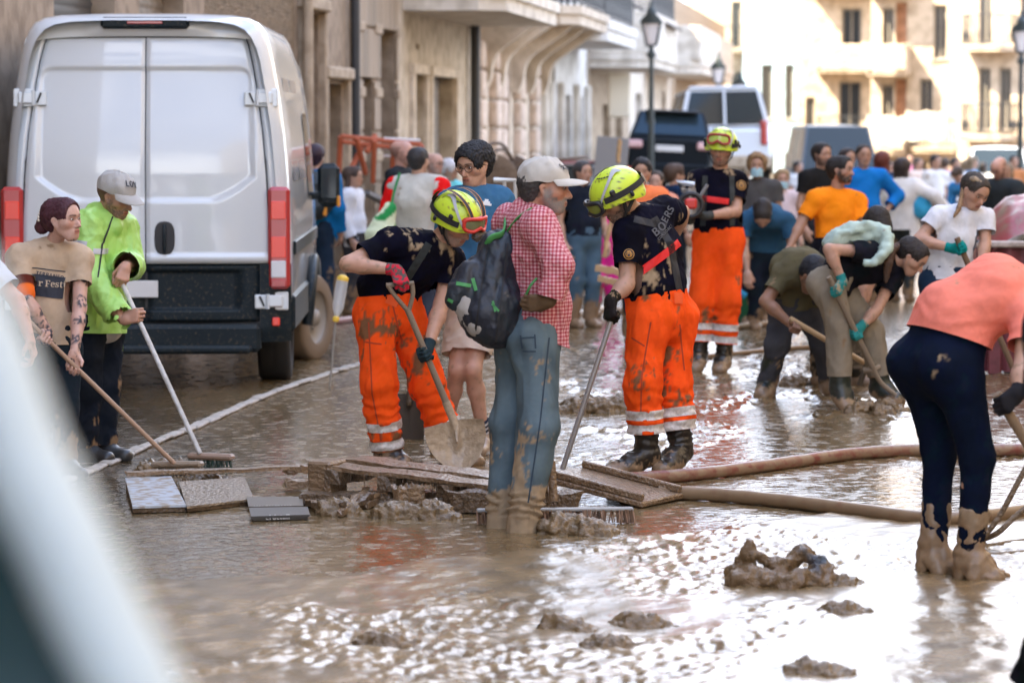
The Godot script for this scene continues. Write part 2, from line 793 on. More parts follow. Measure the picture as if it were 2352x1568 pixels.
# a strip or patch that lies on a finished mesh: its triangles inside the box «f» (x, y = the patch, z = depth), lifted a little
func patch(called: String, src: MeshInstance3D, f: Transform3D, size: Vector3, m: Material, parent: Node, lift := 0.003, facing := true) -> MeshInstance3D:
	var a := src.mesh.surface_get_arrays(0)
	var v: PackedVector3Array = a[Mesh.ARRAY_VERTEX]
	var n: PackedVector3Array = a[Mesh.ARRAY_NORMAL]
	var ix: PackedInt32Array = a[Mesh.ARRAY_INDEX]
	var inv := f.affine_inverse()
	var lv := PackedVector3Array()
	var ln := PackedVector3Array()
	for k in v.size():
		lv.append(inv * (v[k] + n[k] * lift))
		ln.append(inv.basis * n[k])
	var h := size * 0.5
	var mb := MB.new()
	for t in range(0, ix.size(), 3):
		var lowest := lv[ix[t]].min(lv[ix[t + 1]]).min(lv[ix[t + 2]])
		var most := lv[ix[t]].max(lv[ix[t + 1]]).max(lv[ix[t + 2]])
		if lowest.x > h.x or lowest.y > h.y or lowest.z > h.z or most.x < -h.x or most.y < -h.y or most.z < -h.z:
			continue
		if facing and ln[ix[t]].z + ln[ix[t + 1]].z + ln[ix[t + 2]].z < 0.1:
			continue
		var poly: Array = []
		for q in 3:
			poly.append([lv[ix[t + q]], ln[ix[t + q]]])
		for ax in 3:
			for sg in [-1.0, 1.0]:
				var res: Array = []
				for q in poly.size():
					var p0: Array = poly[q]
					var p1: Array = poly[(q + 1) % poly.size()]
					var d0: float = sg * p0[0][ax] - h[ax]
					var d1: float = sg * p1[0][ax] - h[ax]
					if d0 <= 0.0:
						res.append(p0)
					if (d0 < 0.0) != (d1 < 0.0) and d0 != d1:
						var w := d0 / (d0 - d1)
						res.append([p0[0].lerp(p1[0], w), p0[1].lerp(p1[1], w)])
				poly = res
		if poly.size() < 3:
			continue
		var base := mb.v.size()
		for q in poly:
			mb.v.append(f * (q[0] as Vector3))
			mb.n.append((f.basis * (q[1] as Vector3)).normalized())
			mb.u.append(Vector2(q[0].x / size.x + 0.5, 0.5 - q[0].y / size.y))
			mb.c.append(Color.WHITE)
		for q in range(1, poly.size() - 1):
			mb.i.append_array([base, base + q, base + q + 1])
	if mb.v.is_empty():
		printerr("empty patch ", called, " on ", src.name, " of ", src.get_parent().name)
		return null
	return part(called, mb, m, parent)

# lettering laid on a finished mesh: each letter's outline dropped along -z of the frame onto the surface
func lettering(called: String, text: String, src: MeshInstance3D, f: Transform3D, height: float, m: Material, parent: Node, font := "Droid Sans", bold := true, reach := 0.12, arc := 0.0, squeeze := 1.0) -> MeshInstance3D:
	var tm := TextMesh.new()
	var sf := SystemFont.new()
	sf.font_names = PackedStringArray([font])
	sf.font_weight = 700 if bold else 400
	tm.font = sf
	tm.text = text
	tm.font_size = 32
	tm.pixel_size = height / 24.0
	tm.depth = 0.0
	tm.curve_step = 4.0
	var ta := tm.surface_get_arrays(0) if tm.get_surface_count() else []
	if ta.is_empty():
		return null
	var tv: PackedVector3Array = ta[Mesh.ARRAY_VERTEX]
	var ti: PackedInt32Array = ta[Mesh.ARRAY_INDEX]
	var inv := f.affine_inverse()
	var a := src.mesh.surface_get_arrays(0)
	var v: PackedVector3Array = a[Mesh.ARRAY_VERTEX]
	var ix: PackedInt32Array = a[Mesh.ARRAY_INDEX]
	var near: Array = []
	var ext := tm.get_aabb().size.length() * 0.5 + 0.03
	for t in range(0, ix.size(), 3):
		var p := inv * v[ix[t]]
		if Vector2(p.x, p.y).length() < ext and absf(p.z) < reach:
			near.append([p, inv * v[ix[t + 1]], inv * v[ix[t + 2]]])
	var mb := MB.new()
	for k in tv.size():
		var p := tv[k]
		p.x *= squeeze
		if arc != 0.0:
			p.y -= arc * p.x * p.x
		var best := -reach
		for t in near:
			var hit: Variant = Geometry3D.segment_intersects_triangle(Vector3(p.x, p.y, reach), Vector3(p.x, p.y, -reach), t[0], t[1], t[2])
			if hit != null:
				best = maxf(best, (hit as Vector3).z)
		mb.v.append(f * Vector3(p.x, p.y, best + 0.009))
		mb.n.append(f.basis.z.normalized())
		mb.u.append(Vector2.ZERO)
		mb.c.append(Color.WHITE)
	mb.i = ti
	return part(called, mb, m, parent)

# ---------------------------------------------------------------- people
const MUD := Color(0.25, 0.165, 0.096)
const DRYMUD := Color(0.34, 0.25, 0.155)

class Fig:
	var root: Node3D
	var d := 0.0              # depth from the viewer
	var s := 1.0              # size
	var b := 1.0              # girth
	var cell := 0.014
	var fine := 0.005
	var j := {}
	var skin := Color(0.5, 0.28, 0.19)
	var hx := Transform3D()
	var bare := []            # prims of the body
	var extra := []           # finer grids of the body: head, hands
	var face := {}
	var grime := 0.12
	var tattoo := 0.0

func fig(label: String, bx: float, by: float, s: float, joints: Dictionary, depth := -1.0, category := "person", group := "") -> Fig:
	var f := Fig.new()
	var p := ground(bx, by)
	if depth > 0.0:
		p = at(bx, by, depth)
		p.y = level(p.z)
	f.d = depth_of(p) if depth < 0.0 else depth
	f.root = thing("person", label, category, p, group)
	f.s = s
	for k in joints:
		var q: Array = joints[k]
		f.j[k] = at(q[0], q[1], f.d - (q[2] if q.size() > 2 else 0.0)) - p
	var px := f.d / FPX * 2.3          # metres per pixel of the finished picture
	f.cell = clampf(px * 2.6, 0.012, 0.03)
	f.fine = clampf(px * 1.0, 0.0048, 0.015)
	return f

func front(f: Fig, l: String, r: String) -> Vector3:
	var u: Vector3 = (f.j[l] - f.j[r]).normalized()
	return u.cross(Vector3.UP).normalized()

func torso(f: Fig, add: float, hem: float, shrug := 1.0, tuck := false) -> Array:
	var s := f.s
	var b := f.b
	var nk: Vector3 = f.j.nk
	var wa: Vector3 = f.j.wa
	var sl: Vector3 = f.j.sl
	var sr: Vector3 = f.j.sr
	var mid: Vector3 = (f.j.hl + f.j.hr) * 0.5
	var c: Vector3 = f.j.get("ch", nk.lerp(wa, 0.5))
	var u := (sl - sr).normalized()
	var hu: Vector3 = (f.j.hl - f.j.hr).normalized()
	var out := []
	out.append(Prim.new(nk.lerp(c, 0.5), c, 0.09 * s * b + add, 0.112 * s * b + add, 0.03, u, 1.32))
	out.append(Prim.new(c, wa, 0.112 * s * b + add, 0.104 * s * b + add, 0.04, (u + hu).normalized(), 1.3))
	var end := wa.lerp(mid, hem)
	out.append(Prim.new(wa, end + (mid - wa).normalized() * 0.1, 0.104 * s * b + add, (0.095 if tuck else 0.12) * s * b + add * (0.5 if tuck else 1.2), 0.04, hu, 1.34).cut(end, mid - wa, 0.215 * s * b if add > 0 else 0.0))
	out.append(Prim.new(sl.lerp(nk, 0.12), sr.lerp(nk, 0.12), 0.056 * s + add, 0.056 * s + add, 0.05))
	for q: Vector3 in [sl, sr]:
		out.append(Prim.new(nk.lerp(c, 0.12), q, 0.05 * s * shrug + add * 0.7, 0.052 * s + add * 0.9, 0.04))
	return out

func sleeve(f: Fig, side: String, t: float, add: float, flare := 0.0) -> Array:
	var s := f.s
	var a: Vector3 = f.j["s" + side]
	var e: Vector3 = f.j["e" + side]
	var w: Vector3 = f.j["w" + side]
	var out := []
	if t <= 1.0:
		var q := a.lerp(e, t)
		out.append(Prim.new(a, q + (e - a).normalized() * 0.05, 0.054 * s + add * 0.75, lerpf(0.054, 0.045, t) * s + add * 0.7 + flare * 0.5, 0.03).cut(q, e - a, 0.088 * s))
	else:
		out.append(Prim.new(a, e, 0.057 * s + add, 0.046 * s + add, 0.04))
		var q := e.lerp(w, t - 1.0)
		out.append(Prim.new(e, q + (w - e).normalized() * 0.04, 0.047 * s + add, 0.037 * s + add + flare, 0.03).cut(q, w - e, 0.08 * s))
	return out

func arm(f: Fig, side: String) -> Array:
	var s := f.s
	var g := sqrt(f.b)
	var a: Vector3 = f.j["s" + side]
	var e: Vector3 = f.j["e" + side]
	var w: Vector3 = f.j["w" + side]
	var m := e.lerp(w, 0.3)
	return [Prim.new(a, e, 0.05 * s * g, 0.04 * s * g, 0.03), Prim.new(e, m, 0.039 * s * g, 0.043 * s * g, 0.02), Prim.new(m, w, 0.042 * s * g, 0.027 * s, 0.02)]

func leg(f: Fig, side: String, slim := 1.0) -> Array:
	var s := f.s * slim
	var h: Vector3 = f.j["h" + side]
	var k: Vector3 = f.j["k" + side]
	var a: Vector3 = f.j["a" + side]
	var fr: Vector3 = f.j.get("fr" + side, front(f, "hl", "hr"))
	var m := k.lerp(a, 0.32) - fr * 0.018
	return [Prim.new(h, k, 0.088 * s, 0.056 * s, 0.04), Prim.new(k, m, 0.053 * s, 0.056 * s, 0.03), Prim.new(m, a, 0.055 * s, 0.038 * s, 0.03)]

func trousers(f: Fig, add: Array, top := 0.35, ends := {}, seat := 1.0) -> Array:      # add: metres added at hip, knee, cuff
	var s := f.s
	var mid: Vector3 = (f.j.hl + f.j.hr) * 0.5
	var hu: Vector3 = (f.j.hl - f.j.hr).normalized()
	var wa: Vector3 = f.j.wa
	var fr := front(f, "hl", "hr")
	var q := wa.lerp(mid, top)
	var out := []
	out.append(Prim.new(q + (wa - mid).normalized() * 0.06, mid, (0.105 if top > 0.32 or top < 0.3 else 0.12) * s * f.b + add[0], 0.116 * s * f.b + add[0], 0.05, hu, 1.32).cut(q, wa - mid, 0.23 * s * f.b))
	for side in ["l", "r"]:
		var h: Vector3 = f.j["h" + side]
		var k: Vector3 = f.j["k" + side]
		var a: Vector3 = f.j["a" + side]
		var t: float = ends.get(side, ends.get("t", 1.0))
		var e := k.lerp(a, t) if t >= 0.0 else h.lerp(k, 1.0 + t)
		var bk: Vector3 = f.j.get("bk", -fr)
		out.append(Prim.new(h + bk * 0.045 * s * seat, h.lerp(k, 0.2) + bk * 0.03 * s, 0.086 * s + add[0] * 0.8, 0.08 * s + add[0] * 0.8, 0.05))
		if t >= 0.0:
			out.append(Prim.new(h, k, 0.088 * s + add[0], 0.058 * s + add[1], 0.04))
			out.append(Prim.new(k, e + (a - k).normalized() * 0.04, 0.058 * s + add[1], lerpf(0.057, 0.046, t) * s + add[2], 0.035).cut(e, a - k, 0.13 * s))
		else:
			out.append(Prim.new(h, e + (k - h).normalized() * 0.03, 0.09 * s + add[0], 0.075 * s + add[2], 0.04).cut(e, k - h, 0.15 * s))
	return out

func boot(f: Fig, side: String, tall: float, add := 0.012, low := -0.01) -> Array:      # tall: share of the shin
	var s := f.s
	var k: Vector3 = f.j["k" + side]
	var a: Vector3 = f.j["a" + side]
	var to: Vector3 = f.j.get("t" + side, a + front(f, "hl", "hr") * 0.16 * s + Vector3(0, -0.06, 0) * s)
	var top := a.lerp(k, tall)
	var heel := Vector3(a.x, maxf(a.y - 0.05 * s, low + 0.03), a.z)
	heel -= (to - heel).normalized() * 0.025 * s
	to.y = maxf(to.y, low + 0.025)
	var lat := (to - heel).cross(Vector3.UP).normalized()
	var ank := Prim.new(top + (top - a).normalized() * 0.05, a, (0.047 + 0.012 * tall) * s + add, 0.042 * s + add, 0.03).cut(top, top - a)
	var out := [ank, Prim.new(heel, heel.lerp(to, 0.45) + Vector3(0, 0.015, 0), 0.038 * s + add, 0.04 * s + add, 0.03).cut(Vector3(0, low, 0), Vector3.DOWN),
		Prim.new(heel.lerp(to, 0.4), to, 0.038 * s + add, 0.03 * s + add, 0.025, lat, 1.18).cut(Vector3(0, low, 0), Vector3.DOWN)]
	return out

# a hand: the wrist, where the knuckles point, where the palm faces, side +1 for a left hand, and how far the fingers are bent
func hand(w: Vector3, d: Vector3, n: Vector3, sd: float, curl: float, s := 1.0, fat := 1.0) -> Array:
	d = d.normalized()
	n = (n - d * n.dot(d)).normalized()
	var l := n.cross(d) * sd            # towards the thumb
	var out := []
	var kn := []
	for q in [[0.03, 0.088], [0.0105, 0.092], [-0.01, 0.088], [-0.029, 0.08]]:
		kn.append(w + (l * q[0] + d * q[1]) * s)
	out.append(Prim.new(w, w + d * 0.02 * s, 0.026 * s * fat, 0.026 * s * fat, 0.012, l, 1.15))
	for q in 4:
		out.append(Prim.new(w + (d * 0.015 + l * (0.018 - 0.012 * q)) * s, kn[q], 0.0145 * s * fat, 0.0122 * s * fat, 0.012))
	var len := [1.0, 1.1, 1.03, 0.82]
	var rad := [0.0092, 0.0095, 0.009, 0.008]
	for q in 4:
		var p: Vector3 = kn[q]
		var an := 0.0
		for g in 3:
			an += curl * [1.15, 1.6, 0.9][g] + 0.06 + 0.03 * q
			var e: Vector3 = p + (d * cos(an) + n * sin(an)) * [0.043, 0.027, 0.021][g] * len[q] * s
			out.append(Prim.new(p, e, rad[q] * s * fat * [1.0, 0.94, 0.86][g], rad[q] * s * fat * [0.94, 0.86, 0.78][g], 0.004))
			p = e
	var t0 := w + (d * 0.024 + l * 0.026 + n * 0.006) * s
	var t1 := t0 + (d * 0.026 + l * 0.026 * (1.0 - 0.5 * curl) + n * (0.01 + 0.022 * curl)) * s
	var t2 := t1 + (d * 0.024 + l * 0.012 * (1.0 - 2.0 * curl) + n * (0.004 + 0.022 * curl)) * s
	out.append(Prim.new(t0, t1, 0.0145 * s * fat, 0.011 * s * fat, 0.01))
	out.append(Prim.new(t1, t2, 0.011 * s * fat, 0.0086 * s * fat, 0.004))
	return out

# closes a hand round a handle through g along u; sets the wrist of that side
func grip(f: Fig, side: String, g: Vector3, u: Vector3, nsign := 1.0, tilt := Vector3.ZERO) -> Array:
	var e: Vector3 = f.j["e" + side]
	u = u.normalized()
	var d := (g - e)
	d = (d - u * d.dot(u) * 0.9 + tilt).normalized()
	var dd := (d - u * d.dot(u)).normalized()
	var n := u.cross(dd) * nsign
	n = dd.cross(u) * nsign
	var w := g - (d * 0.075 + n * 0.03) * f.s
	f.j["w" + side] = w
	return [w, d, n]

func head(f: Fig, yaw: float, pitch: float, roll := 0.0, hs := 1.0, o := {}) -> void:
	var bs := Basis(side_x, Vector3.UP, side_z) * Basis(Vector3.UP, deg_to_rad(yaw)) * Basis(Vector3.RIGHT, deg_to_rad(pitch)) * Basis(Vector3.BACK, deg_to_rad(roll))
	var hd: Vector3 = f.j.hd
	f.hx = Transform3D(bs.scaled(Vector3.ONE * hs) if hs == 1.0 else bs * Basis.from_scale(Vector3.ONE * hs), hd)
	f.face = {"beard": 0.0, "hair": Color(0.03, 0.022, 0.018), "brow": 0.8, "scalp": 0.0, "fem": false, "hairline": 0.075, "bcol": Color(0.06, 0.045, 0.035)}
	f.face.merge(o, true)
	var fem: bool = f.face.fem
	var x := bs.x
	var out := []
	var sp := [[0, 0.038, -0.045, 0, 0.04, 0.022, 0.081, 0.078, 0.02, 0.92], [0, 0.005, 0.03, 0, -0.05, 0.046, 0.062, 0.046, 0.03, 0.96], [0, -0.085, 0.066, 0, -0.086, 0.06, 0.02, 0.02, 0.02, 1.25],
		[0, 0.016, 0.089, 0, -0.026, 0.108, 0.0085, 0.0125, 0.012, 1.0], [0, -0.06, 0.077, 0, -0.058, 0.079, 0.012, 0.012, 0.015, 1.9],
		[0, -0.052, 0.09, 0, -0.0525, 0.0905, 0.006, 0.006, 0.006, 3.0], [0, -0.064, 0.088, 0, -0.0645, 0.0885, 0.0065, 0.0065, 0.006, 2.6]]
	for q in sp:
		out.append(Prim.new(Vector3(q[0], q[1], q[2]), Vector3(q[3], q[4], q[5]), q[6], q[7], q[8], Vector3.RIGHT, q[9]))
	for sg in [-1.0, 1.0]:
		out.append(Prim.new(Vector3(0.05 * sg, -0.035, 0.005), Vector3(0.022 * sg, -0.086, 0.05), 0.026 if not fem else 0.023, 0.022, 0.025))
		out.append(Prim.new(Vector3(0.046 * sg, -0.01, 0.058), Vector3(0.05 * sg, -0.012, 0.04), 0.022, 0.022, 0.025))
		out.append(Prim.new(Vector3(0.012 * sg, -0.03, 0.096), Vector3(0.0125 * sg, -0.031, 0.094), 0.0085, 0.0085, 0.006))
		out.append(Prim.new(Vector3(0.012 * sg, 0.03, 0.09), Vector3(0.045 * sg, 0.03, 0.07), 0.011 if not fem else 0.009, 0.01, 0.014))
		out.append(Prim.new(Vector3(0.031 * sg, 0.011, 0.103), Vector3(0.033 * sg, 0.011, 0.102), 0.017, 0.017, 0.014, Vector3.RIGHT, 1.35, 1))
		out.append(Prim.new(Vector3(0.031 * sg, 0.012, 0.075), Vector3(0.0325 * sg, 0.012, 0.074), 0.0138, 0.0138, 0.006))
		out.append(Prim.new(Vector3(0.077 * sg, 0.012, -0.004), Vector3(0.075 * sg, -0.022, 0.004), 0.019, 0.012, 0.008, Vector3(1, 0, 0.5 * sg), 0.42))
		out.append(Prim.new(Vector3(0.083 * sg, 0.005, 0.004), Vector3(0.083 * sg, -0.004, 0.005), 0.008, 0.006, 0.004, Vector3.RIGHT, 1.0, 1))
	for p: Prim in out:
		p.a = f.hx * p.a
		p.b = f.hx * p.b
		p.ra *= hs
		p.rb *= hs
		p.k *= hs
		if p.w != Vector3.ZERO:
			p.w = bs * p.w
	var nk: Vector3 = f.j.nk
	out.append(Prim.new(f.hx * Vector3(0, -0.05, -0.022), nk, 0.05 * f.s * (0.86 if fem else 1.02), 0.054 * f.s * (0.9 if fem else 1.08), 0.03))
	f.extra.append([out, f.fine])
	if f.fine < 0.011 and not o.get("shut", false):
		var mb := MB.new()
		var ir := MB.new()
		for sg in [-1.0, 1.0]:
			mb.xf = f.hx * Transform3D(Basis(), Vector3(0.0315 * sg, 0.0125, 0.0795))
			mb.ball(Vector3.ZERO, Vector3(0.0125, 0.0075, 0.0115), 6, 10)
			ir.xf = f.hx * Transform3D(Basis(), Vector3((0.0315 + o.get("gaze", 0.0)) * sg if false else 0.0315 * sg + o.get("gaze", 0.0), 0.0115, 0.0885))
			ir.ball(Vector3.ZERO, Vector3(0.0058, 0.0058, 0.0035), 5, 8)
		part("eyes", mb, M.eye, f.root)
		part("irises", ir, M.iris, f.root)

func face_paint(f: Fig, p: Vector3, q: Vector3) -> Color:      # q: in the head's own axes
	var o := f.face
	var c := f.skin
	var t := na.get_noise_3dv(q * 70.0)
	c = c * (1.0 + 0.08 * t)
	var ax := absf(q.x)
	if q.z > 0.02:      # ruddier nose and cheeks
		var rd := maxf(0.0, 1.0 - Vector3(ax - 0.042, q.y + 0.015, 0).length() / 0.03) * 0.6 + maxf(0.0, 1.0 - Vector3(q.x, q.y + 0.022, q.z - 0.1).length() / 0.025) * 0.7
		c = c.lerp(Color(c.r * 1.06, c.g * 0.78, c.b * 0.72), clampf(rd, 0.0, 0.8))
	if q.z > 0.07 and ax < 0.025 and q.y < -0.046 and q.y > -0.07:
		var m := 1.0 - smoothstep(0.017, 0.025, ax)
		c = c.lerp(Color(f.skin.r * 0.85, f.skin.g * 0.5, f.skin.b * 0.48), m * 0.85)
		if absf(q.y + 0.0585) < 0.003:
			c = c.lerp(Color(0.06, 0.025, 0.02), m * 0.8)
	if q.z > 0.055:
		var bw := 1.0 - smoothstep(0.0, 0.0055, absf(q.y - 0.031 - 0.004 * (1.0 - absf(ax - 0.032) / 0.02)) - 0.0015)
		bw *= smoothstep(0.008, 0.014, ax) * (1.0 - smoothstep(0.046, 0.053, ax))
		c = c.lerp(o.hair, bw * o.brow)
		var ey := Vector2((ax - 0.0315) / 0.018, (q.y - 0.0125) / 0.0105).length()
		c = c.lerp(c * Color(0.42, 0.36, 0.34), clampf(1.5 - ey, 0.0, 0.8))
	if o.beard > 0.0:
		var m := smoothstep(-0.022, -0.036, q.y) * smoothstep(-0.015, 0.01, q.z)
		m = maxf(m, smoothstep(0.045, 0.055, ax) * smoothstep(0.03, -0.01, q.y) * smoothstep(-0.01, 0.008, q.z) * (1.0 - smoothstep(0.03, 0.05, q.z)))
		if q.z > 0.06:
			m *= smoothstep(0.016, 0.032, Vector2(ax - 0.045, q.y + 0.02).length())
			if ax < 0.024 and absf(q.y + 0.0585) < 0.011:
				m *= 0.1
		m *= clampf(o.beard + 0.5 * na.get_noise_3dv(q * 160.0), 0.0, 1.0)
		c = c.lerp(o.bcol, m)
	if o.scalp > 0.0:
		var line: float = o.hairline
		var m := smoothstep(line - 0.012, line + 0.004, q.y + maxf(0.0, -q.z - 0.0) * 1.1 - maxf(0.0, q.z - 0.03) * 0.3)
		if q.z < 0.012 and q.y > -0.035:
			m = maxf(m, smoothstep(0.012, -0.006, q.z + maxf(0.0, 0.03 - q.y) * 0.4))
		if ax > 0.074 and q.y < 0.03 and q.z > -0.03:
			m = 0.0
		if o.get("bald", false):
			m *= 1.0 - smoothstep(0.05, 0.075, q.y)
		c = c.lerp(o.hair, m * o.scalp)
	return c

func body(f: Fig) -> void:
	var inv := f.hx.affine_inverse()
	var grids := [[f.bare, f.cell]]
	grids.append_array(f.extra)
	blob("body", f.root, grids, M.skin, func(p: Vector3, n: Vector3) -> Color:
		var q := inv * p
		if q.length() < 0.15 and q.y > -0.1:
			return face_paint(f, p, q)
		var c: Color = f.skin * (1.0 + 0.1 * na.get_noise_3dv(p * 22.0))
		var t := na.get_noise_3dv(p * 17.0 + Vector3(5, 1, 9)) * 0.6 + na.get_noise_3dv(p * 60.0) * 0.4
		c = c.lerp(MUD, smoothstep(0.5 - f.grime, 0.62 - f.grime, t) * 0.75)
		if f.tattoo > 0.0:
			c = c.lerp(Color(0.035, 0.035, 0.045), smoothstep(0.34, 0.42, nr.get_noise_3dv(p * 26.0)) * smoothstep(0.0, 0.15, na.get_noise_3dv(p * 9.0)) * f.tattoo)
		return c)

func plain_body(f: Fig, bare_legs := false) -> void:
	f.bare.append_array(torso(f, -0.014, 1.1))
	for side in ["l", "r"]:
		f.bare.append_array(arm(f, side))
		f.bare.append_array(leg(f, side, 0.86 if bare_legs else 0.7))

# a cloth's colour with splashes and, up to a height, a coat of mud
func cloth(base: Color, amt := 0.1, low := 0.0, high := 0.3, fq := 9.0, sd := 0.0, mud := MUD, vary := 0.12) -> Callable:
	var off := Vector3(sd * 3.7, sd * 1.3, -sd * 2.1)
	return func(p: Vector3, n: Vector3) -> Color:
		var c := base * (1.0 + vary * na.get_noise_3dv(p * 6.0 + off) + 0.05 * na.get_noise_3dv(p * 40.0))
		c.a = 1.0
		var q := p * Vector3(1, 0.6, 1) * fq + off
		var t := na.get_noise_3dv(q) * 0.42 + na.get_noise_3dv(q * 2.7) * 0.26 + na.get_noise_3dv(q * 7.0) * 0.2 + 0.42 * na.get_noise_3dv(p * 2.3 - off)
		var thr := 0.66 - amt - (1.0 - smoothstep(low, high, p.y)) * 1.35
		var m := smoothstep(thr - 0.07, thr + 0.07, t)
		return c.lerp(mud * (1.0 + 0.16 * na.get_noise_3dv(p * 30.0)), m * 0.94)

# creases: soft swells and sharp folds, drawn out across «stretch»; rings gather the cloth round a limb
func folds(amp: float, fq := 1.0, stretch := Vector3.ONE, sd := 0.0, rings: Array = []) -> Callable:
	var off := Vector3(sd * 5.1, -sd * 2.3, sd)
	return func(p: Vector3, n: Vector3) -> float:
		var q := p * stretch * fq + off
		var h := na.get_noise_3dv(q * 7.0) * 0.8 + (nr.get_noise_3dv(q * 5.0 + Vector3(0, na.get_noise_3dv(q * 4.0) * 0.8, 0)) - 0.1) * 0.9 + na.get_noise_3dv(q * 18.0) * 0.3
		for r in rings:      # [from, to, waves, metres]
			var ax: Vector3 = r[1] - r[0]
			var t := (p - (r[0] as Vector3)).dot(ax) / ax.length_squared()
			if t > -0.1 and t < 1.1 and (p - (r[0] as Vector3).lerp(r[1], clampf(t, 0, 1))).length() < 0.16:
				h += sin(TAU * t * r[2] + 3.0 * na.get_noise_3dv(p * 8.0 + off)) * r[3] / amp * smoothstep(-0.1, 0.25, t) * (1.0 - smoothstep(0.95, 1.1, t))
		return h * amp

func garment(f: Fig, called: String, prims: Array, paint: Variant, shape: Variant, m: Material = null, cuts: Array = [], cell := 0.0) -> MeshInstance3D:
	return blob(called, f.root, [[prims, f.cell if cell == 0.0 else cell, cuts]], m if m else M.cloth, paint, shape)

# hair as a swollen cap of the skull, kept off the face, with locks
func hair(f: Fig, col: Color, thick: float, style := "short", hs := 1.0) -> void:
	var x := f.hx
	var out := []
	var bs := x.basis.orthonormalized()
	var t := thick
	out.append(Prim.new(x * Vector3(0, 0.04, -0.047), x * Vector3(0, 0.046, 0.02), (0.082 + t) * hs, (0.077 + t) * hs, 0.02, bs.x, 0.93))
	if style in ["short", "fringe", "curly"]:
		out.append(Prim.new(x * Vector3(0, -0.02, -0.06), x * Vector3(0, 0.02, -0.055), (0.055 + t * 0.5) * hs, (0.07 + t * 0.6) * hs, 0.03, bs.x, 1.05))
	var fwd_ := bs.z
	if style == "long":
		for sg in [-1.0, 0.0, 1.0]:
			out.append(Prim.new(x * Vector3(0.055 * sg, 0.03, -0.05), x * Vector3(0.075 * sg, -0.16, -0.06), 0.04 * hs, 0.03 * hs, 0.03))
	if style in ["ponytail", "bun", "tied"]:
		out.append(Prim.new(x * Vector3(0, 0.0, -0.06), x * Vector3(0, 0.03, -0.05), 0.06 * hs, 0.07 * hs, 0.03, bs.x, 1.05))
	if style == "bun":
		out.append(Prim.new(x * Vector3(0, 0.0, -0.14), x * Vector3(0, -0.03, -0.15), 0.035 * hs, 0.04 * hs, 0.01))
	# the face stays clear
	out.append(Prim.new(x * Vector3(0, -0.02, 0.12), x * Vector3(0, (0.036 if style != "fringe" else 0.018), 0.105), 0.072 * hs, 0.06 * hs, 0.012, bs.x, 1.12, 1))
	for sg in [-1.0, 1.0]:
		out.append(Prim.new(x * Vector3(0.09 * sg, -0.03, 0.01), x * Vector3(0.09 * sg, 0.008, 0.0), 0.035 * hs, 0.024 * hs, 0.01, Vector3.ZERO, 1.0, 1))
	var inv := x.affine_inverse()
	var amp := {"curly": 0.014, "fringe": 0.007}.get(style, 0.004) as float
	blob("hair", f.root, [[out, f.fine * 1.15]], M.hair, func(p: Vector3, n: Vector3) -> Color:
		var q := inv * p
		return col * (1.0 + 0.35 * na.get_noise_3dv(q * Vector3(260, 30, 90))),
		func(p: Vector3, n: Vector3) -> float:
			var q := inv * p
			if style == "curly":
				return amp * na.get_noise_3dv(q * 55.0)
			return amp * (na.get_noise_3dv(q * Vector3(170, 24, 70)) + 0.4 * na.get_noise_3dv(q * 30.0)))

func lock(f: Fig, points: Array, r: Array, col: Color, called := "ponytail") -> void:
	var out := []
	for k in points.size() - 1:
		out.append(Prim.new(points[k], points[k + 1], r[k], r[k + 1], 0.01))
	blob(called, f.root, [[out, f.fine * 1.2]], M.hair, func(p: Vector3, n: Vector3) -> Color:
		return col * (1.0 + 0.4 * na.get_noise_3dv(p * Vector3(140, 14, 140))),
		func(p: Vector3, n: Vector3) -> float:
			return 0.006 * na.get_noise_3dv(p * Vector3(110, 14, 110)))

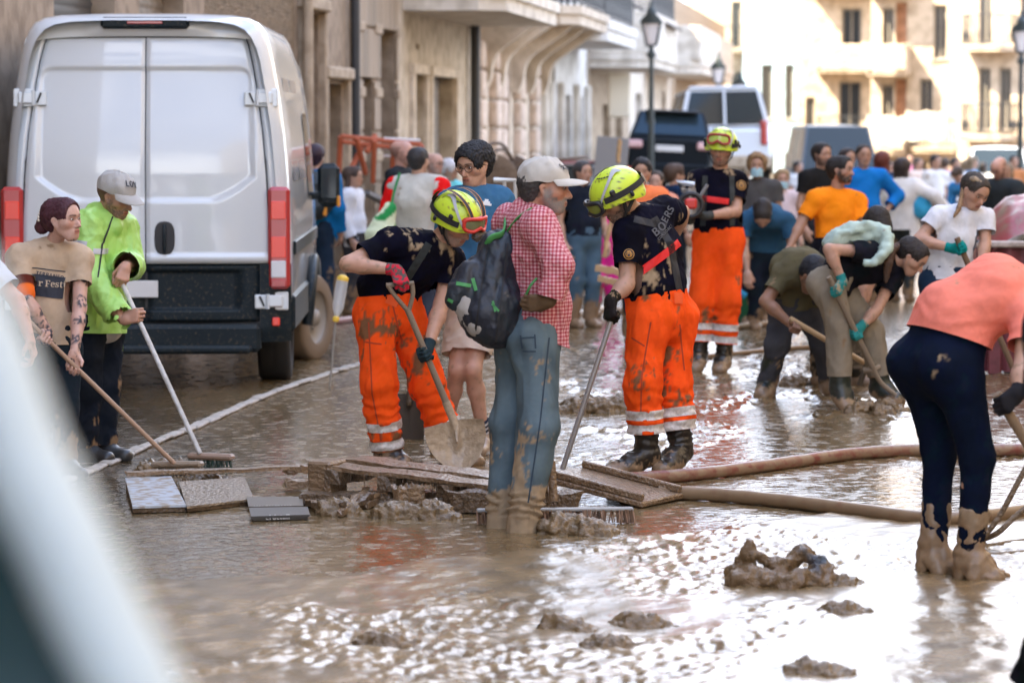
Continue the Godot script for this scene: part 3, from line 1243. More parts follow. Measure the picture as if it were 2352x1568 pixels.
func helmet(f: Fig, o := {}) -> void:
	var base := f.hx * Transform3D(Basis(Vector3.RIGHT, deg_to_rad(o.get("tip", 0.0))), Vector3(0, 0.04, -0.01))
	var r := Vector3(0.122, 0.128, 0.148)
	var root := f.root
	var warp := func(t: float, p: float) -> float:
		return 0.0
	var low := func(t: float) -> float:      # how far down the shell comes, round the head
		return -14.0 - 16.0 * smoothstep(0.2, -0.9, cos(t)) + 6.0 * smoothstep(0.6, 1.0, cos(t))
	var mb := MB.new()
	mb.xf = base
	var shell := func(a: int, b: int, off: float) -> Vector3:
		var t := TAU * b / 56.0
		var p := deg_to_rad(lerpf(low.call(t), 90.0, a / 22.0))
		var ridge := 0.005 * (1.0 - smoothstep(0.0, 0.35, absf(sin(t)))) * sin(p) + 0.003 * smoothstep(0.05, 0.12, absf(absf(sin(t) * cos(p)) - 0.55)) * sin(p)
		var q := Vector3(r.x * cos(p) * sin(t), r.y * sin(p), r.z * cos(p) * cos(t))
		var flare := 0.012 * smoothstep(0.22, 0.0, a / 22.0)
		return q * (1.0 + (ridge + off + flare) / 0.14)
	mb.grid(23, 57, func(a: int, b: int) -> Vector3: return shell.call(a, b, 0.0))
	mb.grid(2, 57, func(a: int, b: int) -> Vector3: return shell.call(0, b, -0.012 if a == 0 else 0.0))
	mb.grid(23, 57, func(a: int, b: int) -> Vector3: return shell.call(a, b, -0.008), true)
	# splashes of mud are in the paint
	for k in mb.v.size():
		var q := mb.v[k]
		var t := na.get_noise_3dv(q * 45.0) * 0.5 + na.get_noise_3dv(q * 120.0) * 0.5
		mb.c[k] = Color(0.56, 0.72, 0.035).lerp(Color(0.13, 0.11, 0.05), smoothstep(0.36, 0.5, t + 0.1 * na.get_noise_3dv(q * 9.0)))
	var h := part("helmet", mb, M.helmet, root)
	var bk := MB.new()      # black fittings: vents, side buttons, ratchet at the back
	bk.xf = base
	for sg in [-1.0, 1.0]:
		for k in 5:
			var t: float = sg * (24.0 + 2.0 * k)
			bk.ell(r, t + k * 9.0 * sg - 4.5, t + k * 9.0 * sg + 4.5, 57.0 - k * 1.0, 61.0 - k, 3, 2, 0.0105)
		bk.xf = base * Transform3D(Basis(Vector3.UP, sg * PI * 0.5), Vector3(sg * 0.118, 0.035, 0.06))
		bk.box(Vector3.ZERO, Vector3(0.03, 0.036, 0.018), 0.007)
		bk.xf = base * Transform3D(Basis(Vector3.UP, sg * PI * 0.5), Vector3(sg * 0.135, -0.012, -0.03))
		bk.box(Vector3.ZERO, Vector3(0.02, 0.03, 0.016), 0.006)
		bk.xf = base
	bk.ell(r, 148, 212, -8, 16, 10, 4, 0.016)
	part("helmet_fitting", bk, M.black, h)
	var rf := MB.new()
	rf.xf = base
	for sg in [-1.0, 1.0]:
		rf.grid(3, 15, func(a: int, b: int) -> Vector3:
			var u := b / 14.0
			var t := deg_to_rad(sg * lerpf(38.0, 118.0, u))
			var p := deg_to_rad(lerpf(6.0, 62.0, sin(u * PI * 0.62)) + (a - 1) * lerpf(4.0, 8.0, u))
			return Vector3((r.x + 0.0115) * cos(p) * sin(t), (r.y + 0.0115) * sin(p), (r.z + 0.0115) * cos(p) * cos(t)), sg < 0)
	part("reflective_strip", rf, M.reflective, h)
	# goggles
	var gx := base * Transform3D(Basis(Vector3.RIGHT, deg_to_rad(o.get("goggle_tip", 14.0))), Vector3(0, o.get("goggle_y", -0.01), 0.016))
	var gr := Vector3(0.118, 0.14, 0.165)
	var edge := PackedVector3Array()
	for k in 49:
		var an := TAU * k / 48.0
		var cx := signf(cos(an)) * pow(absf(cos(an)), 0.45)
		var cy := signf(sin(an)) * pow(absf(sin(an)), 0.6)
		var t := deg_to_rad(44.0 * cx)
		var p := deg_to_rad(2.0 + 14.5 * cy + (9.0 * exp(-pow(cx / 0.22, 2.0)) if cy < 0 else 0.0))
		edge.append(Vector3(gr.x * cos(p) * sin(t), gr.y * sin(p), gr.z * cos(p) * cos(t)))
	var ge := MB.new()
	ge.xf = gx
	ge.tube(edge, 0.0105, 8, false)
	var inner := PackedVector3Array()
	for q in edge:
		inner.append(q * 0.9 + Vector3(0, 0, -0.006))
	ge.tube(inner, 0.009, 6, false)
	var gog := part("goggles", ge, o.get("goggle", M.red_plastic), root)
	var gl := MB.new()
	gl.xf = gx
	gl.ell(gr, -43, 43, -11, 16, 16, 6, -0.002)
	part("lens", gl, o.get("lens", M.lens), gog)
	var st := MB.new()
	st.xf = base
	st.ell(r, 46, 314, -2, 11, 40, 2, 0.0135, func(t: float, p: float) -> float: return deg_to_rad(o.get("strap_rise", 4.0)) * (1.0 - cos(t)) * 0.5)
	part("goggle_strap", st, M.black_cloth, gog)
	if o.get("lamp_band", false):
		var lb := MB.new()
		lb.xf = base
		for sg in [-1.0, 1.0]:
			lb.grid(2, 25, func(a: int, b: int) -> Vector3:
				var u := b / 24.0
				var p := deg_to_rad(lerpf(8.0, 172.0, u))
				var q := Vector3((0.03 * sg + (a - 0.5) * 0.026 * 1.0), (r.y + 0.013) * sin(p), (r.z + 0.013) * cos(p))
				q.x += sg * 0.03 * sin(p)
				return q, true)
		var band := part("elastic_band", lb, M.band, h)
		var ln := MB.new()
		ln.xf = base
		for sg in [-1.0, 1.0]:
			for ed in [-0.5, 0.5]:
				ln.grid(2, 25, func(a: int, b: int) -> Vector3:
					var p := deg_to_rad(lerpf(8.0, 172.0, b / 24.0))
					return Vector3(0.03 * sg + ed * 0.026 + (a - 0.5) * 0.003 + sg * 0.03 * sin(p), (r.y + 0.0142) * sin(p), (r.z + 0.0142) * cos(p)), true)
		part("band_edging", ln, M.orange_line, band)
		var hl := MB.new()
		hl.xf = base
		hl.box(Vector3(0.02, -0.03, 0.172), Vector3(0.1, 0.045, 0.04), 0.012)
		hl.tube(pts([Vector3(-0.02, -0.03, 0.19), Vector3(-0.02, -0.03, 0.205)]), 0.018, 12)
		hl.tube(pts([Vector3(0.03, -0.03, 0.19), Vector3(0.03, -0.03, 0.202)]), 0.016, 12)
		part("head_lamp", hl, M.muddy_black, h)
	# chin strap
	var cs := MB.new()
	for sg in [-1.0, 1.0]:
		cs.tube(pts([f.hx * Vector3(0.1 * sg, 0.0, 0.01), f.hx * Vector3(0.083 * sg, -0.05, 0.015), f.hx * Vector3(0.05 * sg, -0.1, 0.045), f.hx * Vector3(0.0, -0.113, 0.06)]), 0.011, 6, true, 0.35, f.hx.basis.z)
		cs.tube(pts([f.hx * Vector3(0.09 * sg, 0.0, -0.06), f.hx * Vector3(0.083 * sg, -0.055, 0.01)]), 0.01, 6, true, 0.35, f.hx.basis.y)
	part("chin_strap", cs, M.black_cloth, root)

func cap_hat(f: Fig, m: Material, bm: Material, tip := 0.0, brim := 0.075, droop := 0.25) -> MeshInstance3D:
	var x := f.hx * Transform3D(Basis(Vector3.RIGHT, deg_to_rad(tip)), Vector3(0, 0.05, -0.014))
	var r := Vector3(0.095, 0.097, 0.116)
	var mb := MB.new()
	mb.xf = x
	mb.grid(16, 49, func(a: int, b: int) -> Vector3:
		var t := TAU * b / 48.0
		var p := deg_to_rad(lerpf(-8.0, 90.0, a / 15.0))
		var e := pow(cos(p), 0.82)
		var w := 0.004 * na.get_noise_3d(sin(t) * 2.0, p * 2.0, cos(t) * 2.0) + 0.0016 * (1.0 - smoothstep(0.0, 0.05, absf(sin(t * 3.0))))
		return Vector3((r.x + w) * e * sin(t), r.y * sin(p) + w * 1.5, (r.z + w) * e * cos(t)))
	var hat := part("cap", mb, m, f.root)
	var bb := MB.new()
	bb.xf = x
	for fl in [false, true]:
		bb.grid(7, 17, func(a: int, b: int) -> Vector3:
			var t := deg_to_rad(lerpf(-62.0, 62.0, b / 16.0))
			var u := a / 6.0
			var len_ := brim * pow(maxf(cos(t * 1.35), 0.0), 0.6)
			var q := Vector3(r.x * sin(t), -0.006, r.z * cos(t) - 0.002)
			q += Vector3(sin(t) * 0.25, 0.0, 1.0).normalized() * len_ * u
			q.y -= droop * len_ * u * u + 0.09 * absf(sin(t)) * u * 0.3 - (0.0 if fl else 0.004)
			return q, not fl)
	part("brim", bb, bm, hat)
	var bt := MB.new()
	bt.xf = x
	bt.ball(Vector3(0, r.y + 0.001, 0), Vector3(0.007, 0.004, 0.007), 4, 8)
	part("button", bt, m, hat)
	return hat

# ---------------------------------------------------------------- the scene
func _ready() -> void:
	var yaw := deg_to_rad(6.65)
	var pitch := deg_to_rad(-3.77)
	cam = Camera3D.new()
	cam.name = "camera"
	add_child(cam)
	cam.position = cam_at
	cam.basis = Basis(Vector3.UP, yaw) * Basis(Vector3.RIGHT, pitch)
	cam.near = 0.1
	cam.far = 600.0
	var lens := CameraAttributesPhysical.new()
	lens.frustum_focal_length = 114.8
	lens.frustum_focus_distance = 16.5
	lens.frustum_near = 0.1
	lens.frustum_far = 600.0
	lens.exposure_aperture = 3.4
	cam.attributes = lens
	cam.fov = rad_to_deg(2.0 * atan(784.0 / FPX))
	fwd = -cam.basis.z
	right = cam.basis.x
	up = cam.basis.y
	side_x = right
	side_z = Vector3(-fwd.x, 0, -fwd.z).normalized()

	var env := Environment.new()
	env.background_mode = Environment.BG_SKY
	env.tonemap_mode = Environment.TONE_MAPPER_LINEAR
	env.tonemap_exposure = 5.1
	env.sdfgi_enabled = true
	env.ssao_enabled = true
	env.ssil_enabled = true
	var sky := Sky.new()
	var sm := ProceduralSkyMaterial.new()
	sm.sky_top_color = Color(0.38, 0.52, 0.74)
	sm.sky_horizon_color = Color(0.84, 0.88, 0.93)
	sm.sky_curve = 0.18
	sm.ground_bottom_color = Color(0.35, 0.31, 0.27)
	sm.ground_horizon_color = Color(0.6, 0.6, 0.6)
	sm.sky_cover = cloud_cover()
	sm.sky_cover_modulate = Color(1.0, 0.975, 0.93, 0.9)
	sky.sky_material = sm
	env.sky = sky
	var we := WorldEnvironment.new()
	we.name = "environment"
	we.environment = env
	add_child(we)

	var sun := DirectionalLight3D.new()
	sun.name = "sun"
	sun.light_color = Color(1.0, 0.93, 0.82)
	sun.light_energy = 1.3
	sun.light_angular_distance = 0.5
	sun.shadow_enabled = true
	add_child(sun)
	sun.look_at_from_position(Vector3.ZERO, Vector3(0.52, -0.70, -0.49))

	na.noise_type = FastNoiseLite.TYPE_SIMPLEX_SMOOTH
	na.frequency = 1.0
	na.fractal_type = FastNoiseLite.FRACTAL_NONE
	nr.noise_type = FastNoiseLite.TYPE_SIMPLEX_SMOOTH
	nr.frequency = 1.0
	nr.seed = 5
	nr.fractal_type = FastNoiseLite.FRACTAL_RIDGED
	nr.fractal_octaves = 2
	nc.noise_type = FastNoiseLite.TYPE_CELLULAR
	nc.frequency = 1.0
	nc.cellular_return_type = FastNoiseLite.RETURN_DISTANCE
	rng.seed = 11
	materials()
	build_setting()
	build_vehicles()
	build_people()
	do_jobs()
	build_details()

func cloud_cover() -> Texture2D:
	var f := FastNoiseLite.new()
	f.noise_type = FastNoiseLite.TYPE_SIMPLEX_SMOOTH
	f.frequency = 1.6
	f.fractal_octaves = 5
	f.seed = 3
	var im := Image.create(768, 384, false, Image.FORMAT_RGBA8)
	im.fill(Color(1, 1, 1, 0))
	for y in 190:
		var p := (0.5 - (y + 0.5) / 384.0) * PI
		for x in 768:
			var t := (x + 0.5) / 768.0 * TAU
			var d := Vector3(cos(p) * sin(t), sin(p) * 1.8, cos(p) * cos(t))
			var n := f.get_noise_3dv(d)
			var a := smoothstep(-0.15, 0.3, n)
			im.set_pixel(x, y, Color(1, 1, 1, a))
	return ImageTexture.create_from_image(im)

func materials() -> void:
	M.skin = vmat(0.52)
	M.skin.subsurf_scatter_enabled = true
	M.skin.subsurf_scatter_strength = 0.06
	var weave := noise_tex(256, 0.11, 2, FastNoiseLite.TYPE_SIMPLEX, 7)
	M.fine_noise = noise_tex(512, 0.03, 5, FastNoiseLite.TYPE_SIMPLEX_SMOOTH, 4)
	M.crease = noise_tex(512, 0.009, 3, FastNoiseLite.TYPE_SIMPLEX_SMOOTH, 17, FastNoiseLite.FRACTAL_RIDGED)
	M.cloth = relief(vmat(0.88), M.crease, 0.4, 1.1)
	M.cloth.metallic_specular = 0.2
	M.wet = relief(vmat(0.34), weave, 0.1, 5.0)
	M.slick = relief(vmat(0.5), M.crease, 0.7, 1.2)
	M.hair = vmat(0.7)
	M.eye = mat(0.62, 0.58, 0.54, 0.25)
	M.iris = mat(0.03, 0.018, 0.01, 0.15)
	M.black = mat(0.02, 0.02, 0.022, 0.45)
	M.black_cloth = mat(0.018, 0.018, 0.02, 0.8)
	M.muddy_black = relief(mat(0.07, 0.055, 0.04, 0.5), M.fine_noise, 0.4, 9.0)
	M.helmet = vmat(0.3)
	M.helmet.clearcoat_enabled = true
	M.helmet.clearcoat = 0.4
	M.reflective = mat(0.42, 0.42, 0.43, 0.45)
	M.lens = mat(0.16, 0.17, 0.08, 0.08)
	M.lens.metallic_specular = 0.7
	M.lens_yellow = mat(0.2, 0.24, 0.05, 0.08)
	M.lens_green = mat(0.42, 0.55, 0.1, 0.12)
	M.red_dark = mat(0.35, 0.04, 0.035, 0.4)
	M.pick_wood = mat(0.5, 0.33, 0.17, 0.55)
	M.cap_grey = relief(mat(0.4, 0.385, 0.355, 0.9), weave, 0.2, 8.0)
	M.red_plastic = mat(0.62, 0.045, 0.03, 0.35)
	M.band = mat(0.025, 0.025, 0.03, 0.75)
	M.orange_line = mat(0.75, 0.3, 0.03, 0.7)
	M.grime = noise_tex(512, 0.012, 5, FastNoiseLite.TYPE_SIMPLEX_SMOOTH, 21, FastNoiseLite.FRACTAL_FBM, ramp([[0.0, Color(0.8, 0.78, 0.76)], [0.45, Color(0.93, 0.925, 0.91)], [0.6, Color(1, 1, 1)], [1.0, Color(1, 1, 1)]]))
	M.steel = mat(0.42, 0.43, 0.45, 0.35, 0.7)
	M.wood = grained(mat(1, 1, 1, 0.6), wood_tex(Color(0.66, 0.47, 0.29), Color(0.52, 0.34, 0.19)), 3.0, false)
	M.cap_beige = relief(mat(0.52, 0.49, 0.43, 0.9), weave, 0.15, 8.0)
	M.check = StandardMaterial3D.new()
	M.check.albedo_texture = check_tex()
	M.check.uv1_triplanar = true
	M.check.uv1_triplanar_sharpness = 8.0
	M.check.uv1_scale = Vector3.ONE * 14.5
	M.check.heightmap_enabled = true
	M.check.heightmap_texture = noise_tex(512, 0.0012, 3, FastNoiseLite.TYPE_SIMPLEX_SMOOTH, 18, FastNoiseLite.FRACTAL_RIDGED)
	M.check.heightmap_scale = 0.6
	M.check.roughness = 0.9
	M.check.cull_mode = BaseMaterial3D.CULL_DISABLED
	M.white = mat(0.75, 0.75, 0.74, 0.5)
	M.print_dark = mat(0.03, 0.035, 0.05, 0.8)
	M.print_light = mat(0.72, 0.72, 0.72, 0.8)
	M.print_grey = mat(0.13, 0.13, 0.14, 0.8)

func wood_tex(a: Color, b: Color) -> Texture2D:
	return noise_tex(256, 0.02, 4, FastNoiseLite.TYPE_SIMPLEX_SMOOTH, 9, FastNoiseLite.FRACTAL_FBM, ramp([[0.0, b], [1.0, a]]))

func check_tex() -> Texture2D:
	var im := Image.create(128, 128, false, Image.FORMAT_RGBA8)
	for y in 128:
		for x in 128:
			var a := 0.5 + 0.5 * signf(sin(x * TAU / 32.0))
			var b := 0.5 + 0.5 * signf(sin(y * TAU / 32.0))
			var c := Color(0.86, 0.68, 0.69).lerp(Color(0.62, 0.2, 0.25), (a + b) * 0.5)
			im.set_pixel(x, y, c)
	return ImageTexture.create_from_image(im)

# ---------------------------------------------------------------- setting
const XL := -6.5
const XR := 5.2

func mud_height(p: Vector3, bank := false) -> float:
	var d := depth_of(p)
	var lat := (p - cam_at).dot(right)
	var zb := clampf(14.35 + 0.85 * lat, 12.9, 15.7) + 0.35 * na.get_noise_3d(p.x * 1.7, 3.0, p.z * 1.2)
	var fg := smoothstep(zb + 0.35, zb - 0.5, d)
	var mid := smoothstep(0.0, 0.6, lat + 0.5 * na.get_noise_3d(p.x * 0.8, 9.0, p.z * 0.5)) * smoothstep(17.4, 18.6, d) * smoothstep(33.0, 24.0, d)
	var n := na.get_noise_3d(p.x * 6.0, 0.0, p.z * 4.0)
	var n2 := na.get_noise_3d(p.x * 15.0, 7.0, p.z * 9.0)
	var h := 0.0016 * na.get_noise_3d(p.x * 5.0, 1.0, p.z * 9.0)
	var patch_ := smoothstep(-0.25, 0.3, na.get_noise_3d(p.x * 1.1, 20.0, p.z * 0.6))
	if bank:
		var rd := nr.get_noise_3d(p.x * 4.2, 2.0, p.z * 3.0)
		return fg * (0.016 + 0.006 * n + (0.008 * n2 + 0.008 * maxf(rd, -0.3) + (0.005 * na.get_noise_3d(p.x * 30.0, 3.0, p.z * 24.0) + 0.002 * na.get_noise_3d(p.x * 70.0, 5.0, p.z * 50.0)) * smoothstep(-0.5, 0.6, na.get_noise_3d(p.x * 2.6, 8.0, p.z * 1.5))) * (0.06 + 1.05 * patch_ * patch_)) - 0.03 * (1.0 - fg)
	if mid > 0.0:
		h += mid * patch_ * (0.016 * n + 0.010 * n2 + 0.006)
	return h

func left_at(px: float, py: float) -> Vector3:      # where a sight line meets the fronts on the left
	var dir := fwd + right * ((px - 1176.0) / FPX) + up * ((784.0 - py) / FPX)
	return cam_at + dir * ((XL - cam_at.x) / dir.x)

func build_setting() -> void:
	build_ground()
	build_kerb()
	build_left_row()
	build_right_row()
	build_far_end()
	build_lamps()

func build_ground() -> void:
	var g := relief(vmat(0.13), noise_tex(512, 0.022, 4, FastNoiseLite.TYPE_SIMPLEX_SMOOTH, 14), 0.3, 1.1, true)
	g.roughness = 1.0
	g.roughness_texture = noise_tex(512, 0.012, 4, FastNoiseLite.TYPE_SIMPLEX_SMOOTH, 31, FastNoiseLite.FRACTAL_FBM, ramp([[0.0, Color(0.05, 0.05, 0.05)], [0.5, Color(0.13, 0.13, 0.13)], [0.75, Color(0.3, 0.3, 0.3)], [1.0, Color(0.42, 0.42, 0.42)]]))
	g.metallic_specular = 0.7
	var zs := PackedFloat32Array()
	var z := -8.6
	while z > -72.0:
		zs.append(z)
		z -= 0.02 * pow(-z / 10.0, 1.6)
	var xs := PackedFloat32Array()
	var x := -5.6
	while x < 3.2:
		xs.append(x)
		x += 0.0155
	var mb := MB.new()
	var rows := zs.size()
	var cols := xs.size()
	mb.grid(rows, cols, func(a: int, b: int) -> Vector3:
		var w := 1.0 + 0.5 * smoothstep(-16.0, -40.0, zs[a]) + 0.6 * smoothstep(-30.0, -72.0, zs[a])
		var p := Vector3((xs[b] + 1.6) * w - 1.6 - 0.035 * (zs[a] + 15.0) * -1.0 * 0.0, 0, zs[a])
		p.y = level(p.z) + mud_height(p)
		return p)
	for k in mb.v.size():
		var p := mb.v[k]
		var t := na.get_noise_3d(p.x * 2.3, 4.0, p.z * 1.1) * 0.6 + na.get_noise_3d(p.x * 9.0, 1.0, p.z * 5.0) * 0.4
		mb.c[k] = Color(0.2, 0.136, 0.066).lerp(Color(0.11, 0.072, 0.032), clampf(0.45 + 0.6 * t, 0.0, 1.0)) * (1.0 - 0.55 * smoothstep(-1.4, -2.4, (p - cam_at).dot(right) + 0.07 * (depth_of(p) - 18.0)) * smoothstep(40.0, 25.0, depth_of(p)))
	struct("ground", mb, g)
	# the churned bank of mud in front
	var fm := relief(vmat(0.27), noise_tex(512, 0.02, 4, FastNoiseLite.TYPE_SIMPLEX_SMOOTH, 15), 0.25, 1.3, true)
	fm.metallic_specular = 0.8
	var bk := MB.new()
	bk.grid(370, 420, func(a: int, b: int) -> Vector3:
		var p := cam_at - side_z * (8.4 + a * 0.021) + side_x * (-1.9 + b * 0.0105)
		p.y = mud_height(p, true)
		return p)
	for k in bk.v.size():
		var p := bk.v[k]
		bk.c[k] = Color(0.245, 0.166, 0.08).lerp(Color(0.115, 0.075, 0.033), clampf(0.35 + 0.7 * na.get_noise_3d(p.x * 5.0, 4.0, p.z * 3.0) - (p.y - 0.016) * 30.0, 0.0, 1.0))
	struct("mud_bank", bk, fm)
	var outer := MB.new()
	outer.tint = Color(0.14, 0.092, 0.054)
	outer.grid(60, 21, func(a: int, b: int) -> Vector3:
		var q := Vector3(-90.0 + 9.0 * b, 0, 60.0 - a * 5.0)
		q.y = level(q.z) - 0.035
		return q)
	struct("street", outer, g)

func build_kerb() -> void:
	var line := curve([ground(100, 1128), ground(240, 1070), ground(330, 1030), ground(450, 982), ground(600, 915), ground(720, 872), ground(835, 835), ground(960, 795)], 20)
	var m := grained(mat(0.42, 0.38, 0.33, 0.75), M.grime, 1.7)
	var shapes := []
	for k in 3:
		var mb := MB.new()
		mb.box(Vector3(0, 0, 0), Vector3(0.055 + 0.012 * k, 0.022, 0.3), 0.008)
		shapes.append(meshed(mb, m))
	var kerb := thing("kerb", "low kerb of whitish stones across the wet paving beside the white van", "kerb", line[0])
	var walk := 0.0
	var k := 0
	while k < line.size() - 1:
		var a := line[k]
		var e := k
		while e < line.size() - 1 and a.distance_to(line[e]) < 0.285:
			e += 1
		if e == k or a.distance_to(line[e]) < 0.2:
			break
		var dir := (line[e] - a).normalized()
		var b := Basis(Vector3.UP.cross(dir).normalized(), Vector3.UP, dir) * Basis(Vector3(rng.randf(), rng.randf(), rng.randf()).normalized(), rng.randf_range(-0.06, 0.06))
		shared("kerb_stone", shapes[rng.randi() % 3], Transform3D(b, a + dir * 0.14 - line[0] + Vector3(0, 0.011 + rng.randf_range(-0.004, 0.004), 0)), kerb)
		k = e

# a front with openings; u runs to the right seen from the street, v up, w out of the wall
func front_wall(root: Node3D, w: float, h: float, holes: Array, m: Material, deep := 0.28, low := -1.6) -> void:
	var us := [0.0, w]
	var vs := [low, h]
	for o in holes:
		us.append_array([clampf(o[0], 0, w), clampf(o[1], 0, w)])
		vs.append_array([clampf(o[2], low, h), clampf(o[3], low, h)])
	us.sort()
	vs.sort()
	var mb := MB.new()
	for a in us.size() - 1:
		for b in vs.size() - 1:
			if us[a + 1] - us[a] < 0.001 or vs[b + 1] - vs[b] < 0.001:
				continue
			var c := Vector2((us[a] + us[a + 1]) * 0.5, (vs[b] + vs[b + 1]) * 0.5)
			var open := false
			for o in holes:
				if c.x > o[0] and c.x < o[1] and c.y > o[2] and c.y < o[3]:
					open = true
			if not open:
				mb.quad(Vector3(us[a], vs[b], 0), Vector3(us[a + 1], vs[b], 0), Vector3(us[a + 1], vs[b + 1], 0), Vector3(us[a], vs[b + 1], 0))
	for o in holes:
		var a := Vector3(o[0], o[2], 0)
		var b := Vector3(o[1], o[2], 0)
		var c := Vector3(o[1], o[3], 0)
		var d := Vector3(o[0], o[3], 0)
		var z := Vector3(0, 0, -deep)
		mb.quad(a, a + z, b + z, b)
		mb.quad(b, b + z, c + z, c)
		mb.quad(c, c + z, d + z, d)
		mb.quad(d, d + z, a + z, a)
	# the other sides and the roof
	var dd := 8.0
	var p := [Vector3(0, low, 0), Vector3(w, low, 0), Vector3(w, low, -dd), Vector3(0, low, -dd)]
	var q := []
	for k in 4:
		q.append(p[k] + Vector3(0, h - low, 0))
	mb.quad(p[1], p[2], q[2], q[1])
	mb.quad(p[2], p[3], q[3], q[2])
	mb.quad(p[3], p[0], q[0], q[3])
	mb.quad(q[0], q[1], q[2], q[3])
	part("wall", mb, m, root)
	for o in holes:
		fill_opening(root, o, deep)

func fill_opening(root: Node3D, o: Array, deep: float) -> void:
	var w: float = o[1] - o[0]
	var h: float = o[3] - o[2]
	var c := Vector3((o[0] + o[1]) * 0.5, (o[2] + o[3]) * 0.5, 0)
	var kind: String = o[4]
	var mb := MB.new()
	match kind:
		"window", "glass":
			var z := -deep + 0.06
			var t := 0.07
			for e in [[-w * 0.5 + t * 0.5, 0, t, h], [w * 0.5 - t * 0.5, 0, t, h], [0, 0, t * 0.8, h - 2 * t]]:
				mb.box(c + Vector3(e[0], e[1], z), Vector3(e[2], e[3], 0.06), 0.01)
			for e in [-h * 0.5 + t * 0.5, h * 0.5 - t * 0.5]:
				mb.box(c + Vector3(0, e, z), Vector3(w - 2 * t, t, 0.055), 0.01)
			var fr := part("window", mb, M.frame, root)
			var gl := MB.new()
			gl.box(c + Vector3(0, 0, z - 0.035), Vector3(w - 0.02, h - 0.02, 0.012))
			part("pane", gl, M.glass_dark, fr)
			var sl := MB.new()
			sl.box(c + Vector3(0, -h * 0.5 - 0.03, 0.03), Vector3(w + 0.16, 0.06, 0.14), 0.012)
			part("sill", sl, M.stone_pale, root)
		"shutter":
			var n := maxi(6, int(h / 0.09))
			mb.grid(n * 3 + 1, 2, func(a: int, b: int) -> Vector3:
				return Vector3(lerpf(o[0] + 0.01, o[1] - 0.01, b), o[2] + h * a / (n * 3.0), -deep + 0.08 + (0.014 if a % 3 == 1 else 0.0)))
			part("roller_shutter", mb, o[5] if o.size() > 5 else M.shutter, root)
		"door":
			var m: Material = o[5] if o.size() > 5 else M.door_brown
			mb.box(c + Vector3(0, 0, -deep + 0.05), Vector3(w - 0.02, h - 0.02, 0.06), 0.008)
			var dr := part("door", mb, m, root)
			var pn := MB.new()
			for k in 3:
				for sg in [-1.0, 1.0]:
					pn.box(c + Vector3(sg * w * 0.24, -h * 0.5 + h * (0.17 + 0.31 * k), -deep + 0.085), Vector3(w * 0.36, h * 0.24, 0.03), 0.012)
			part("door_panel", pn, m, dr)
		"grille":
			mb.box(c + Vector3(0, 0, -deep + 0.03), Vector3(w - 0.02, h - 0.02, 0.04), 0.005)
			var dr := part("door", mb, M.dark_metal, root)
			var gr := MB.new()
			var n := maxi(5, int(w / 0.06))
			for k in n:
				var x: float = o[0] + w * (k + 0.5) / n
				gr.box(Vector3(x, c.y - h * 0.1, -deep + 0.075), Vector3(0.018, h * 0.76, 0.02))
			for k in 4:
				gr.tube(curve([c + Vector3(-w * 0.4 + k * w * 0.2, h * 0.32, -deep + 0.07), c + Vector3(-w * 0.3 + k * w * 0.2, h * 0.44, -deep + 0.075), c + Vector3(-w * 0.2 + k * w * 0.2, h * 0.32, -deep + 0.07)], 4), 0.012, 5)
			part("grille", gr, M.grey_metal, dr)
		_:
			mb.box(c + Vector3(0, 0, -deep + 0.0), Vector3(w + 0.02, h + 0.02, 0.05))
			part("recess", mb, o[5] if o.size() > 5 else M.recess, root)

